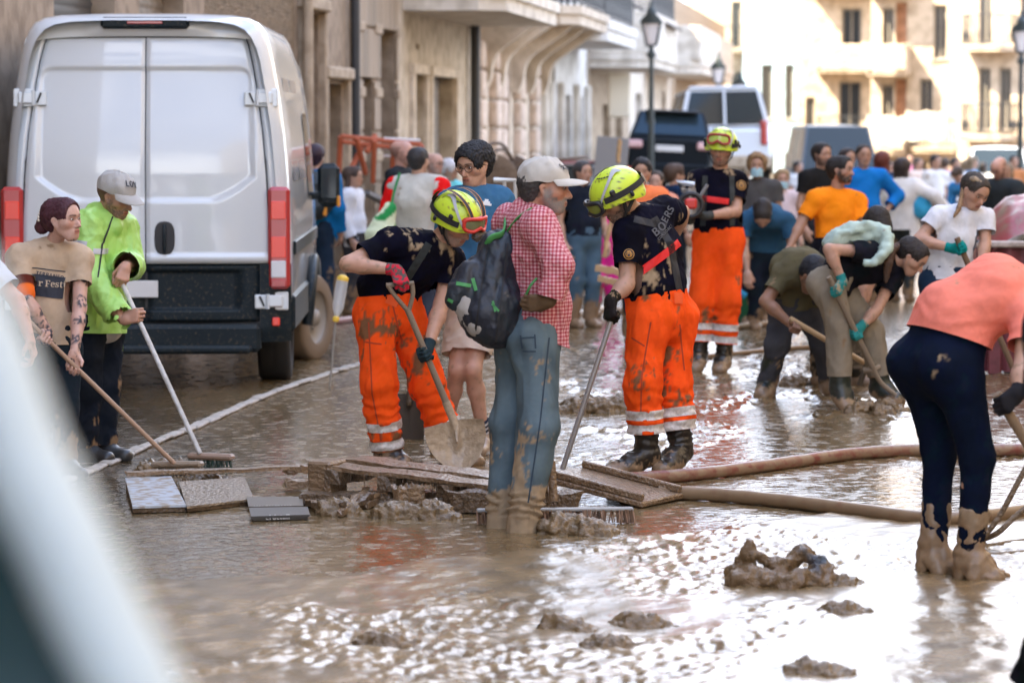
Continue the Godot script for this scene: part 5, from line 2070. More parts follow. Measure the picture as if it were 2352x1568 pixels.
func build_van() -> void:
	var p := ground(668, 893) - side_x * 1.02
	var van := thing("delivery_van", "large white delivery van with black lower cladding, seen from behind", "van", p)
	van.basis = Basis(side_x, Vector3.UP, side_z) * Basis(Vector3.UP, deg_to_rad(1.0))
	# half width at a height
	var prof := [[0.36, 0.97], [0.42, 1.0], [0.75, 1.02], [0.9, 1.02], [1.2, 1.015], [1.5, 1.0], [1.8, 0.975], [2.1, 0.935], [2.3, 0.9], [2.42, 0.872], [2.52, 0.835], [2.58, 0.79], [2.615, 0.72], [2.635, 0.6], [2.645, 0.3]]
	var half := func(y: float) -> float:
		for k in prof.size() - 1:
			if y <= prof[k + 1][0]:
				return lerpf(prof[k][1], prof[k + 1][1], clampf((y - prof[k][0]) / (prof[k + 1][0] - prof[k][0]), 0, 1))
		return prof[-1][1]
	var L := 5.3
	var body_ := MB.new()
	var zs := [-0.03, -0.05, -0.1, -0.2, -1.0, -2.0, -3.0, -3.6, -4.2, -4.7, -5.0, -5.3]
	for sg in [1.0, -1.0]:
		body_.grid(prof.size() + 1, zs.size(), func(a: int, b: int) -> Vector3:
			var q: Array = prof[mini(a, prof.size() - 1)]
			var z: float = zs[b]
			var x: float = q[1] if a < prof.size() else 0.0
			var y: float = q[0]
			var rc := smoothstep(0.0, -0.2, z)
			x = maxf(0.0, x - (1.0 - rc) * (1.0 - rc) * 0.10 * minf(1.0, x / 0.6))
			y -= (1.0 - rc) * (1.0 - rc) * 0.06 * smoothstep(2.3, 2.6, q[0])
			if z < -3.9:      # windscreen and bonnet
				var top := lerpf(2.645, 1.1, smoothstep(-3.9, -4.9, z))
				y = minf(y, top)
				x = lerpf(x, x * 0.82, smoothstep(-4.2, -5.3, z))
			return Vector3(x * sg, y, z), sg < 0)
	part("body", body_, M.van_white, van)
	# skirt along the side, arch, front wheel, mirror, cab window
	var sk := MB.new()
	sk.box(Vector3(1.012, 0.52, -1.9), Vector3(0.05, 0.26, 3.2), 0.02)
	sk.box(Vector3(1.03, 0.98, -2.2), Vector3(0.02, 0.1, 3.6), 0.008)
	part("side_skirt", sk, M.cladding, van)
	var sw := MB.new()
	for q in [[-0.75, -1.65], [-1.75, -2.75]]:
		sw.quad(Vector3(half.call(1.45) + 0.006, 1.45, q[0]), Vector3(half.call(1.45) + 0.006, 1.45, q[1]), Vector3(half.call(2.2) + 0.006, 2.2, q[1] + 0.08), Vector3(half.call(2.2) + 0.006, 2.2, q[0] - 0.06))
	part("side_panel_film", sw, mat(0.42, 0.43, 0.44, 0.1), van)
	var cw := MB.new()
	cw.quad(Vector3(half.call(1.3) + 0.012, 1.3, -2.95), Vector3(half.call(1.3) + 0.012, 1.3, -3.75), Vector3(half.call(1.95) + 0.012, 1.95, -3.6), Vector3(half.call(1.95) + 0.012, 1.95, -2.95))
	part("cab_window", cw, M.car_glass, van)
	var mi := MB.new()
	mi.box(Vector3(1.15, 1.37, -3.65), Vector3(0.18, 0.36, 0.13), 0.045)
	mi.bar(Vector3(0.98, 1.28, -3.6), Vector3(1.12, 1.3, -3.65), 0.08, 0.06, 0.015)
	var mir := part("mirror", mi, M.cladding, van)
	var mg := MB.new()
	mg.box(Vector3(1.15, 1.39, -3.58), Vector3(0.13, 0.25, 0.012), 0.004)
	part("mirror_glass", mg, M.car_glass, mir)
	var am := MB.new()
	am.box(Vector3(1.23, 1.24, -3.62), Vector3(0.03, 0.09, 0.05), 0.01)
	part("indicator", am, mat(0.7, 0.28, 0.02, 0.3), mir)
	wheel(van, Vector3(0.86, 0.335, -0.95), 0.345, 0.235, 1.0, M.tyre, M.muddy_wheel)
	wheel(van, Vector3(-0.86, 0.335, -0.95), 0.345, 0.235, -1.0, M.tyre, M.muddy_wheel)
	wheel(van, Vector3(0.98, 0.33, -3.0), 0.345, 0.235, 1.0, M.muddy_wheel, mat(0.3, 0.27, 0.23, 0.5), -0.36)
	wheel(van, Vector3(-0.9, 0.33, -3.0), 0.345, 0.235, -1.0, M.muddy_wheel, M.muddy_wheel, -0.36)
	var ar := MB.new()
	ar.tube(curve([Vector3(1.02, 0.3, -2.52), Vector3(1.05, 0.62, -2.6), Vector3(1.055, 0.8, -3.0), Vector3(1.05, 0.62, -3.4), Vector3(1.02, 0.3, -3.48)]), 0.045, 6)
	part("wheel_arch", ar, M.cladding, van)
	var un := MB.new()      # underside
	un.box(Vector3(0, 0.42, -2.4), Vector3(1.7, 0.12, 4.4), 0.02)
	un.box(Vector3(0, 0.31, -0.95), Vector3(1.4, 0.09, 0.12), 0.02)
	un.box(Vector3(-0.35, 0.3, -1.7), Vector3(0.55, 0.2, 1.2), 0.04)
	part("chassis", un, M.black, van)

	# the two rear doors: sheets with a pressed panel, bowed a little
	var rear := func(x: float, y: float) -> float:
		var e := absf(x) / maxf(half.call(y), 0.1)
		var z := 0.012 - 0.055 * pow(e, 3.0) - 0.13 * smoothstep(1.5, 2.6, y) - 0.04 * smoothstep(2.3, 2.6, y)
		return z
	var press := func(x: float, y: float) -> float:      # depth of the pressed panel
		var w := 0.765 - 0.02 * (y - 1.3)
		var d := Vector2(maxf(absf(x) - (w - 0.12), 0.0), maxf(maxf(y - 2.14, 1.62 - y), 0.0))
		var low := 1.33 + 0.17 * pow(maxf(0.0, (absf(x) - 0.45) / 0.31), 1.6)
		var inside := Vector2(absf(x) - w, y - 2.26)
		var q := Vector2(maxf(inside.x + 0.09, 0.0), maxf(inside.y + 0.09, 0.0)).length() - 0.09
		q = maxf(q, maxf(inside.x, inside.y) if maxf(inside.x, inside.y) < -0.09 else q)
		q = maxf(q, (low - y) * 0.8)
		return -0.02 * smoothstep(0.012, -0.012, q) + 0.012 * smoothstep(0.02, 0.0, absf(q + 0.005)) * (0.4 if y > 1.5 else 0.0)
	for sg in [-1.0, 1.0]:
		var db := MB.new()
		var nx := 46
		var ny := 118
		db.grid(ny + 1, nx + 1, func(a: int, b: int) -> Vector3:
			var y := lerpf(0.885, 2.475, float(a) / ny)
			var w: float = half.call(y) - 0.155
			var u := float(b) / nx
			var x := lerpf(0.004, w, u) if sg > 0 else lerpf(-w, -0.004, u)
			var z: float = rear.call(x, y) + press.call(x, y)
			var ed := minf(minf(absf(x) - 0.004, w - absf(x)), 2.475 - y)
			z -= 0.016 * smoothstep(0.02, 0.0, ed)
			z += 0.018 * smoothstep(0.955, 0.94, y) - 0.022 * smoothstep(0.905, 0.885, y)
			return Vector3(x, y, z))
		var door := part("rear_door", db, M.van_white, van)
		var lb := MB.new()
		lb.grid(60, 30, func(a: int, b: int) -> Vector3:
			var y := lerpf(0.47, 0.882, a / 59.0)
			var w := 0.8
			var x := lerpf(0.004, w, b / 29.0) if sg > 0 else lerpf(-w, -0.004, b / 29.0)
			var z: float = rear.call(x, y) - 0.012
			var q := maxf(absf(x) - 0.66 + 0.5 * maxf(0.0, 0.62 - y), maxf(y - 0.83, 0.56 - y))
			z -= 0.03 * smoothstep(0.015, -0.015, q)
			z -= 0.02 * smoothstep(0.018, 0.0, minf(minf(absf(x) - 0.004, w - absf(x)), minf(0.882 - y, y - 0.47)))
			return Vector3(x, y, z))
		part("lower_panel", lb, M.cladding, door)
		# corner pillar beside the door
		var cp := MB.new()
		cp.grid(60, 8, func(a: int, b: int) -> Vector3:
			var y := lerpf(0.885, 2.5, a / 59.0)
			var w: float = half.call(y)
			var u := b / 7.0
			var x := lerpf(w - 0.147, w - 0.03, u)
			var z: float = rear.call(x, y) - 0.012 - 0.05 * u * u - 0.02 * smoothstep(0.1, 0.0, u)
			return Vector3(x * sg, y, z), sg < 0)
		part("corner_pillar", cp, M.van_white, van)
		var bp := MB.new()
		bp.grid(20, 8, func(a: int, b: int) -> Vector3:
			var y := lerpf(0.33, 0.882, a / 19.0)
			var u := b / 7.0
			var x := lerpf(0.808, 1.02, u)
			return Vector3(x * sg, y, 0.0 - 0.1 * u * u * u - 0.03 * smoothstep(0.42, 0.33, y)), sg < 0)
		part("bumper_corner", bp, M.cladding, van)
		# hinges
		for y in [2.05, 0.62]:
			var hw: float = half.call(y) - 0.15
			var hb := MB.new()
			hb.box(Vector3(sg * (hw + 0.05), y, 0.0 + rear.call(hw, y) + 0.02), Vector3(0.11, 0.085, 0.035), 0.01)
			hb.box(Vector3(sg * (hw - 0.055), y - 0.005, rear.call(hw, y) + 0.014), Vector3(0.085, 0.1, 0.03), 0.008)
			hb.tube(pts([Vector3(sg * (hw - 0.004), y - 0.055, rear.call(hw, y) + 0.028), Vector3(sg * (hw - 0.004), y + 0.05, rear.call(hw, y) + 0.028)]), 0.014, 8)
			hb.box(Vector3(sg * (hw + 0.065), y + 0.0, rear.call(hw, y) + 0.0), Vector3(0.15, 0.13, 0.02), 0.008)
			var hg := part("hinge", hb, M.van_white, van)
			var pin := MB.new()
			pin.bar(Vector3(sg * (hw - 0.03), y - 0.035, rear.call(hw, y) + 0.034), Vector3(sg * (hw - 0.06), y + 0.035, rear.call(hw, y) + 0.034), 0.014, 0.014)
			part("hinge_pin", pin, M.black, hg)
		# tail lamp with its sections
		var tl := MB.new()
		var wt: float = half.call(1.1)
		tl.box(Vector3(sg * (wt - 0.078), 1.065, -0.035), Vector3(0.155, 0.72, 0.1), 0.025)
		var tail := part("tail_light", tl, M.tail_red, van)
		for q in [[1.26, 0.13, M.tail_bright], [1.0, 0.15, M.tail_bright], [0.845, 0.12, M.tail_clear], [0.745, 0.05, M.tail_red]]:
			var sb := MB.new()
			sb.box(Vector3(sg * (wt - 0.082), q[0], 0.014), Vector3(0.105, q[1], 0.014), 0.006)
			part("lamp_section", sb, q[2], tail)
	# shadow gap behind the doors, roof edge, high brake light
	var gap := MB.new()
	gap.quad(Vector3(-0.9, 0.4, -0.045), Vector3(0.9, 0.4, -0.045), Vector3(0.86, 1.6, -0.05), Vector3(-0.86, 1.6, -0.05))
	gap.quad(Vector3(-0.86, 1.6, -0.05), Vector3(0.86, 1.6, -0.05), Vector3(0.72, 2.5, -0.235), Vector3(-0.72, 2.5, -0.235))
	part("door_frame", gap, M.black, van)
	var re := MB.new()
	re.grid(9, 41, func(a: int, b: int) -> Vector3:
		var u := b / 40.0 * 2.0 - 1.0
		var y := lerpf(2.482, 2.645, a / 8.0) - 0.012 * u * u
		var w := 0.86 - 0.15 * pow(a / 8.0, 2.0)
		var z: float = -0.13 - 0.03 * pow(absf(u), 3.0) + 0.045 * smoothstep(0.55, 0.35, absf(u)) * sin(a / 8.0 * PI) - 0.10 * pow(a / 8.0, 3.0)
		return Vector3(u * w, y - 0.05 * pow(absf(u), 8.0), z))
	part("roof_edge", re, M.van_white, van)
	var bl := MB.new()
	bl.box(Vector3(0.0, 2.575, -0.085), Vector3(0.62, 0.082, 0.07), 0.02)
	var brk := part("high_brake_light", bl, M.cladding, van)
	bl = MB.new()
	bl.box(Vector3(0.0, 2.578, -0.047), Vector3(0.25, 0.022, 0.012), 0.005)
	part("red_lens", bl, M.tail_red, brk)
	# bumper step, handle, number plate, reflector
	var st := MB.new()
	st.box(Vector3(0, 0.36, 0.02), Vector3(1.62, 0.2, 0.14), 0.03)
	st.box(Vector3(0, 0.285, 0.06), Vector3(1.5, 0.06, 0.18), 0.02)
	part("bumper", st, M.cladding, van)
	var hp := MB.new()
	var hole := PackedVector2Array()
	for k in 20:
		var an := TAU * k / 20.0
		hole.append(Vector2(signf(cos(an)) * pow(absf(cos(an)), 0.7) * 0.072, signf(sin(an)) * pow(absf(sin(an)), 0.7) * 0.118))
	hp.xf = Transform3D(Basis(), Vector3(0.135, 1.065, 0.022))
	hp.prism(hole, 0.02, 0.006)
	var hd := part("door_handle", hp, M.black, van)
	var hl := MB.new()
	hl.tube(curve([Vector3(0.135, 0.97, 0.02), Vector3(0.135, 1.0, 0.045), Vector3(0.135, 1.1, 0.05), Vector3(0.135, 1.15, 0.022)]), 0.022, 10, true, 0.6)
	part("grip", hl, M.cladding, hd)
	var pl := MB.new()
	pl.box(Vector3(-0.165, 0.705, 0.0), Vector3(0.5, 0.12, 0.012), 0.006)
	var plate := part("number_plate", pl, M.plate, van)
	var rfl := MB.new()
	rfl.box(Vector3(0.915, 0.475, 0.0), Vector3(0.055, 0.06, 0.03), 0.008)
	part("reflector", rfl, M.tail_bright, van)

# a car from its rear: hull and glasshouse as lofted boxes. The rear is at z = 0, the front towards -z.
func car(root: Node3D, l: float, w: float, belt: float, roof: float, paint: Material, o := {}) -> void:
	var hw := w * 0.5
	var mb := MB.new()
	var rise: float = o.get("nose", 0.75)
	var zs := [0.0, -0.04, -0.15, -l * 0.3, -l * 0.6, -l * 0.72, -l + 0.3, -l + 0.05, -l]
	var belts := [belt * 0.9, belt * 0.97, belt, belt, belt, belt * 0.98, belt * rise, belt * rise * 0.9, belt * rise * 0.7]
	var ws := [0.9, 0.96, 1.0, 1.0, 1.0, 1.0, 0.96, 0.88, 0.8]
	var ring := [[-0.0, 0.28], [0.86, 0.28], [0.95, 0.36], [1.0, 0.55], [0.985, 0.8], [0.95, 0.97], [0.9, 1.0], [0.0, 1.0]]
	for sg in [1.0, -1.0]:
		mb.grid(ring.size(), zs.size(), func(a: int, b: int) -> Vector3:
			return Vector3(ring[a][0] * hw * ws[b] * sg, lerpf(0.0, belts[b], ring[a][1]), zs[b]), sg < 0)
		for e in [0, zs.size() - 1]:
			mb.grid(ring.size(), 2, func(a: int, b: int) -> Vector3:
				return Vector3(ring[a][0] * hw * ws[e] * sg * b, lerpf(0.0, belts[e], ring[a][1]), zs[e]), (sg > 0) == (e > 0))
	# roof and pillars
	var rz0: float = o.get("rake", 0.25)
	var r0 := Vector3(hw * 0.86, belt * 0.98, -0.04)
	var rings := [[r0, Vector3(hw * 0.9, belt, -0.06)], [Vector3(hw * 0.72, roof - 0.06, -rz0), Vector3(hw * 0.74, roof - 0.05, -rz0)]]
	var t0: float = -l * o.get("cab", 0.62)
	var g := [Vector3(hw * 0.93, belt, -0.05), Vector3(hw * 0.75, roof - 0.05, -rz0), Vector3(hw * 0.72, roof - 0.05, t0 + 0.5), Vector3(hw * 0.9, belt, t0 - 0.2)]
	for sg in [1.0, -1.0]:
		var s := Vector3(sg, 1, 1)
		var q := [g[0] * s, g[1] * s, g[2] * s, g[3] * s]
		if sg > 0:
			mb.quad(q[0], q[3], q[2], q[1])
		else:
			mb.quad(q[0], q[1], q[2], q[3])
	mb.grid(9, 9, func(a: int, b: int) -> Vector3:
		var u := b / 8.0 * 2.0 - 1.0
		var v := a / 8.0
		return Vector3(u * hw * 0.75, roof - 0.05 + 0.05 * (1.0 - u * u) * sin(clampf(v * 1.2 + 0.05, 0, 1) * PI), lerpf(-rz0, t0 + 0.5, v)))
	mb.quad(g[0] * Vector3(-1, 1, 1), g[0], g[1], g[1] * Vector3(-1, 1, 1))
	mb.quad(g[3], g[3] * Vector3(-1, 1, 1), g[2] * Vector3(-1, 1, 1), g[2])
	part("body", mb, paint, root)
	# glass, a little proud of the shell
	var pane := func(called: String, a: Vector3, b: Vector3, c: Vector3, d: Vector3, in_: float, m: Material) -> void:
		var n := (c - a).cross(d - b).normalized()
		var mid := (a + b + c + d) * 0.25
		var pb := MB.new()
		var k := []
		for q: Vector3 in [a, b, c, d]:
			k.append(q.lerp(mid, in_) + n * 0.006)
		pb.quad(k[0], k[1], k[2], k[3])
		part(called, pb, m, root)
	pane.call("rear_window", g[0] * Vector3(-1, 1, 1), g[0], g[1], g[1] * Vector3(-1, 1, 1), 0.1, o.get("glass", M.car_glass))
	pane.call("windscreen", g[3], g[3] * Vector3(-1, 1, 1), g[2] * Vector3(-1, 1, 1), g[2], 0.06, M.car_glass)
	for sg in [1.0, -1.0]:
		var s := Vector3(sg, 1, 1)
		var m0: Vector3 = g[0].lerp(g[3], 0.5)
		var m1: Vector3 = g[1].lerp(g[2], 0.5)
		if sg > 0:
			pane.call("side_window", g[0] * s, m0 * s, m1 * s, g[1] * s, 0.12, M.car_glass)
			pane.call("side_window", m0 * s, g[3] * s, g[2] * s, m1 * s, 0.12, M.car_glass)
		else:
			pane.call("side_window", g[1] * s, m1 * s, m0 * s, g[0] * s, 0.12, M.car_glass)
			pane.call("side_window", m1 * s, g[2] * s, g[3] * s, m0 * s, 0.12, M.car_glass)
		var tb := MB.new()
		var ty: float = o.get("lamp_y", belt * 0.82)
		tb.box(Vector3(sg * (hw * 0.8), ty, 0.0), Vector3(hw * o.get("lamp_w", 0.22), o.get("lamp_h", 0.2), 0.12), 0.03)
		part("tail_light", tb, o.get("lamp", M.tail_red), root)
	var bb := MB.new()
	bb.box(Vector3(0, belt * 0.36, 0.04), Vector3(w * 0.92, belt * 0.24, 0.16), 0.05)
	part("bumper", bb, o.get("bumper", paint), root)
	bb = MB.new()
	bb.box(Vector3(0, o.get("plate_y", belt * 0.62), 0.012 + o.get("plate_z", 0.0)), Vector3(0.52, 0.115, 0.02), 0.006)
	part("number_plate", bb, M.plate, root)
	for q in [[-l * 0.18, 1.0], [-l * 0.18, -1.0], [-l * 0.8, 1.0], [-l * 0.8, -1.0]]:
		wheel(root, Vector3(q[1] * (hw - 0.1), 0.31, q[0]), 0.33, 0.21, q[1], M.tyre, M.steel)

func build_far_cars() -> void:
	var black := mat(0.009, 0.012, 0.015, 0.45)
	black.metallic_specular = 0.2
	var place := func(o: Node3D, px: float, py: float, depth: float, turn: float, tilt := 0.0, roll := 0.0) -> void:
		o.position = at(px, py, depth)
		o.basis = Basis(side_x, Vector3.UP, side_z) * Basis(Vector3.UP, deg_to_rad(turn)) * Basis(Vector3.BACK, deg_to_rad(roll)) * Basis(Vector3.RIGHT, deg_to_rad(tilt))
	var suv := thing("car", "black hatchback with its rear to us, lifted on wreckage left of white people carrier", "car")
	place.call(suv, 1534, 432, 61.0, -4.0, -2.0, -2.5)
	car(suv, 4.2, 1.62, 0.98, 1.5, black, {"lamp": mat(0.55, 0.3, 0.3, 0.15), "lamp_w": 0.34, "lamp_h": 0.15, "plate_y": 0.74, "rake": 0.6})
	var rr := MB.new()
	for sg in [-1.0, 1.0]:
		rr.box(Vector3(sg * 0.68, 0.32, 0.12), Vector3(0.22, 0.09, 0.03), 0.01)
	part("reflector", rr, M.tail_bright, suv)
	rr = MB.new()
	rr.box(Vector3(0, 1.45, -0.5), Vector3(1.0, 0.05, 0.3), 0.02)
	part("spoiler", rr, M.black, suv)
	var mpv := thing("people_carrier", "white people carrier with dark split rear window, raised on wreckage", "car")
	place.call(mpv, 1668, 420, 66.0, 4.0, -2.0, 1.0)
	var wpaint := mat(0.66, 0.69, 0.72, 0.3)
	car(mpv, 4.6, 1.98, 1.14, 1.94, wpaint, {"lamp_y": 1.0, "lamp_w": 0.14, "lamp_h": 0.5, "bumper": M.muddy_side, "rake": 0.14, "plate_y": 0.8, "glass": M.car_glass})
	var sp := MB.new()
	sp.box(Vector3(0, 1.5, -0.05), Vector3(0.05, 0.72, 0.06), 0.01, Basis(Vector3.RIGHT, -0.12))
	sp.box(Vector3(0, 1.93, -0.2), Vector3(1.4, 0.06, 0.2), 0.02)
	part("door_seam", sp, wpaint, mpv)
	var wp := MB.new()
	wp.bar(Vector3(0.05, 1.18, 0.0), Vector3(0.62, 1.24, -0.03), 0.025, 0.02)
	part("wiper", wp, M.black, mpv)
	var sd := MB.new()
	sd.box(Vector3(0.99, 0.62, -2.2), Vector3(0.04, 0.9, 4.0), 0.015)
	part("muddy_flank", sd, M.muddy_side, mpv)
	var dv := thing("van", "dark grey-blue van facing us in the middle of the street", "van")
	place.call(dv, 1887, 506, 80.0, 180.0)
	car(dv, 4.8, 2.0, 1.25, 2.35, mat(0.05, 0.065, 0.08, 0.4), {"cab": 0.9, "nose": 0.8, "rake": 0.2})
	var lamp := MB.new()
	for sg in [-1.0, 1.0]:
		lamp.ball(Vector3(sg * 0.72, 0.82, -4.74), Vector3(0.14, 0.11, 0.1))
	part("headlights", lamp, M.tail_clear, dv)
	lamp = MB.new()
	lamp.box(Vector3(0, 0.5, -4.8), Vector3(1.8, 0.22, 0.12), 0.04)
	part("front_bumper", lamp, M.plate, dv)
	var wv := thing("van", "small white van parked beyond the crowd at the right", "van")
	place.call(wv, 2290, 492, 88.0, 172.0)
	car(wv, 4.2, 1.8, 1.1, 1.85, wpaint, {"cab": 0.86, "nose": 0.78})
	var rc := thing("car", "red car wreck half hidden behind the grey board and debris", "car")
	place.call(rc, 1352, 540, 62.0, 40.0, 0.0, 6.0)
	car(rc, 3.9, 1.7, 0.9, 1.4, mat(0.3, 0.02, 0.03, 0.35), {})
	var gc := thing("car", "silver-grey car wreck standing on end beside the black hatchback", "car")
	place.call(gc, 1400, 560, 60.0, 40.0, 0.0, -6.0)
	car(gc, 3.9, 1.7, 0.95, 1.45, mat(0.28, 0.27, 0.26, 0.4), {"lamp": M.tail_bright, "lamp_h": 0.3})

func build_near_car() -> void:
	# the blurred corner of a pale car close to the lens, at the left edge
	var dd := 2.15
	var pillar: Array = []
	for q in [[-330, 380], [-240, 470], [-130, 620], [-35, 830], [45, 1050], [148, 1250], [235, 1440], [315, 1600], [390, 1800], [450, 2010]]:
		pillar.append(at(q[0], q[1], dd - 0.00004 * (q[1] - 400)))
	var base: Vector3 = pillar[5]
	var c := thing("parked_car", "pale blue-white car pillar close to the lens, out of focus at bottom left", "car", base)
	var paint := mat(0.5, 0.585, 0.61, 0.3)
	paint.clearcoat_enabled = true
	var local := []
	for q: Vector3 in pillar:
		local.append(q - base)
	var line := curve(local, 6)
	var mb := MB.new()
	mb.tube(line, 0.031, 14, true, 0.7, side_x)
	part("pillar", mb, paint, c)
	var gl := MB.new()
	gl.grid(line.size(), 9, func(a: int, b: int) -> Vector3:
		var t := b / 8.0
		return line[line.size() - 1 - a] - side_x * (0.04 + 0.9 * t) - side_z * (0.02 + 0.35 * t * t) + Vector3(0, 0.12 * t, 0))
	part("windscreen", gl, mat(0.015, 0.045, 0.05, 0.12), c)
	var rf := MB.new()
	rf.grid(9, 9, func(a: int, b: int) -> Vector3:
		var t := b / 8.0
		return local[0] + Vector3(0, 0.03 + 0.06 * t * (1.0 - t), 0) - side_x * (1.35 * (1.0 - t) - 0.02) - side_z * (-0.05 - a * 0.2) + Vector3(0, -0.06 * pow(a / 8.0, 2.0), 0), true)
	part("roof", rf, paint, c)
	var lo := MB.new()
	lo.box(local[-1] + Vector3(0, -0.45, 0) - side_x * 0.75 + side_z * 0.3, Vector3(1.5, 0.75, 1.2), 0.12, Basis(side_x, Vector3.UP, side_z))
	part("door", lo, paint, c)

var later: Array[Callable] = []
const NAVY := Color(0.006, 0.007, 0.012)
const ORANGE := Color(0.86, 0.088, 0.012)

func local(f: Fig, px: float, py: float, dz := 0.0) -> Vector3:
	return at(px, py, f.d - dz) - f.root.position

# a bare or gloved hand at the end of the arm
func put_hand(f: Fig, side: String, w: Vector3, d: Vector3, n: Vector3, curl: float, glove: Variant = null, wet := false) -> void:
	var fat := 1.0
	if f.fine > 0.009:
		fat = 1.35
	f.j["w" + side] = w
	var pr := hand(w, d, n, 1.0 if side == "l" else -1.0, curl, f.s, fat * (1.13 if glove != null else 1.0))
	if glove == null:
		f.extra.append([pr, f.fine])
	else:
		var e: Vector3 = f.j["e" + side]
		var dir := (e - w).normalized()
		pr.append(Prim.new(w, w + dir * 0.07 * f.s, 0.03 * f.s, 0.036 * f.s, 0.012).cut(w + dir * 0.055 * f.s, dir))
		blob("glove", f.root, [[pr, f.fine]], M.cloth, glove, null)

func held(f: Fig, side: String, g: Vector3, u: Vector3, nsign := 1.0, curl := 0.85, glove: Variant = null, tilt := Vector3.ZERO) -> void:
	var q := grip(f, side, g, u, nsign, tilt)
	put_hand(f, side, q[0], q[1], q[2], curl, glove)

func bands(f: Fig, src: MeshInstance3D, side: String, list: Array, m: Material) -> void:
	later.append(func() -> void:
		for q in list:
			var a: Vector3 = f.j["k" + side]
			var b: Vector3 = f.j["a" + side]
			var y := (a - b).normalized()
			var x := y.cross(side_z).normalized()
			var fr := Transform3D(Basis(x, y, x.cross(y)), a.lerp(b, q[0]))
			var o := patch("reflective_band", src, fr, Vector3(0.205, q[1], 0.205), m, f.root, 0.0035, false))

# a strip laid on a garment between two points of the figure's own plane
func strip(f: Fig, called: String, src: MeshInstance3D, p0: Array, p1: Array, wide: float, m: Material, lift := 0.004) -> void:
	later.append(func() -> void:
		var a := local(f, p0[0], p0[1], p0[2] if p0.size() > 2 else 0.0)
		var b := local(f, p1[0], p1[1], p1[2] if p1.size() > 2 else 0.0)
		var x := (b - a).normalized()
		var z := (side_z - x * side_z.dot(x)).normalized()
		patch(called, src, Transform3D(Basis(x, z.cross(x), z), (a + b) * 0.5), Vector3(a.distance_to(b), wide, 0.7), m, f.root, lift))

func letters(f: Fig, called: String, text: String, src: MeshInstance3D, px: float, py: float, dz: float, angle: float, height: float, m: Material, font := "Droid Sans", turn := 0.0, arc := 0.0, squeeze := 1.0) -> void:
	later.append(func() -> void:
		var bs := Basis(side_x, Vector3.UP, side_z) * Basis(Vector3.UP, deg_to_rad(turn)) * Basis(Vector3.BACK, deg_to_rad(angle))
		lettering(called, text, src, Transform3D(bs, local(f, px, py, dz)), height, m, f.root, font, true, 0.25, arc, squeeze))

func badge(f: Fig, src: MeshInstance3D, px: float, py: float, r: float) -> void:
	later.append(func() -> void:
		var a := src.mesh.surface_get_arrays(0)
		var v: PackedVector3Array = a[Mesh.ARRAY_VERTEX]
		var nn: PackedVector3Array = a[Mesh.ARRAY_NORMAL]
		var aim := local(f, px, py)
		var best := -1
		var bz := -1e9
		for k in v.size():
			var q := v[k] - aim
			var side := q - fwd * q.dot(fwd)
			if side.length() < 0.02 and -q.dot(fwd) > bz:
				bz = -q.dot(fwd)
				best = k
		if best < 0:
			return
		var z := (nn[best] + side_z * 0.4).normalized()
		var x := Vector3.UP.cross(z).normalized()
		var fr := Transform3D(Basis(x, z.cross(x), z), v[best] + z * 0.002)
		var parent: Node = f.root
		for q in [[1.0, 0.004, M.black_cloth], [0.93, 0.0055, M.badge], [0.82, 0.007, M.black_cloth], [0.6, 0.0085, M.badge]]:
			var mb := MB.new()
			mb.xf = fr * Transform3D(Basis(Vector3.RIGHT, PI * 0.5), Vector3.ZERO)
			mb.lathe(PackedVector2Array([Vector2(r * q[0], 0), Vector2(r * q[0], q[1]), Vector2(0.0, q[1] + 0.0005)]), 20)
			var o := part("badge" if parent == f.root else "badge_ring", mb, q[2], parent)
			if parent == f.root:
				parent = o
		var mb2 := MB.new()
		mb2.xf = fr
		for k in 4:
			mb2.box(Vector3((k - 1.5) * r * 0.26, r * 0.12, 0.0092), Vector3(r * 0.1, r * 0.6, 0.002))
		mb2.box(Vector3(0, -r * 0.2, 0.0098), Vector3(r * 0.4, r * 0.32, 0.002))
		part("emblem", mb2, M.print_dark, parent))

func build_people() -> void:
	M.seam = mat(0.03, 0.05, 0.075, 0.9)
	M.orange_seam = mat(0.4, 0.045, 0.01, 0.9)
	M.badge = mat(0.55, 0.27, 0.05, 0.7)
	M.red_stripe = mat(0.72, 0.02, 0.02, 0.7)
	M.band_silver = grained(mat(0.62, 0.58, 0.54, 0.45), M.grime, 6.0, false)
	M.strap_dark = grained(mat(0.02, 0.026, 0.026, 0.75), M.grime, 4.0, false)
	man_in_checked_shirt()
	firefighter_with_shovel()
	firefighter_with_pole()
	firefighter_facing_us()
	woman_in_tan_shirt()
	man_in_green_jacket()
	man_in_blue_sweatshirt()
	man_in_olive_shirt()
	woman_with_mattock()
	woman_in_white_shirt()
	woman_in_salmon_top()
	man_in_orange_shirt()
	others()

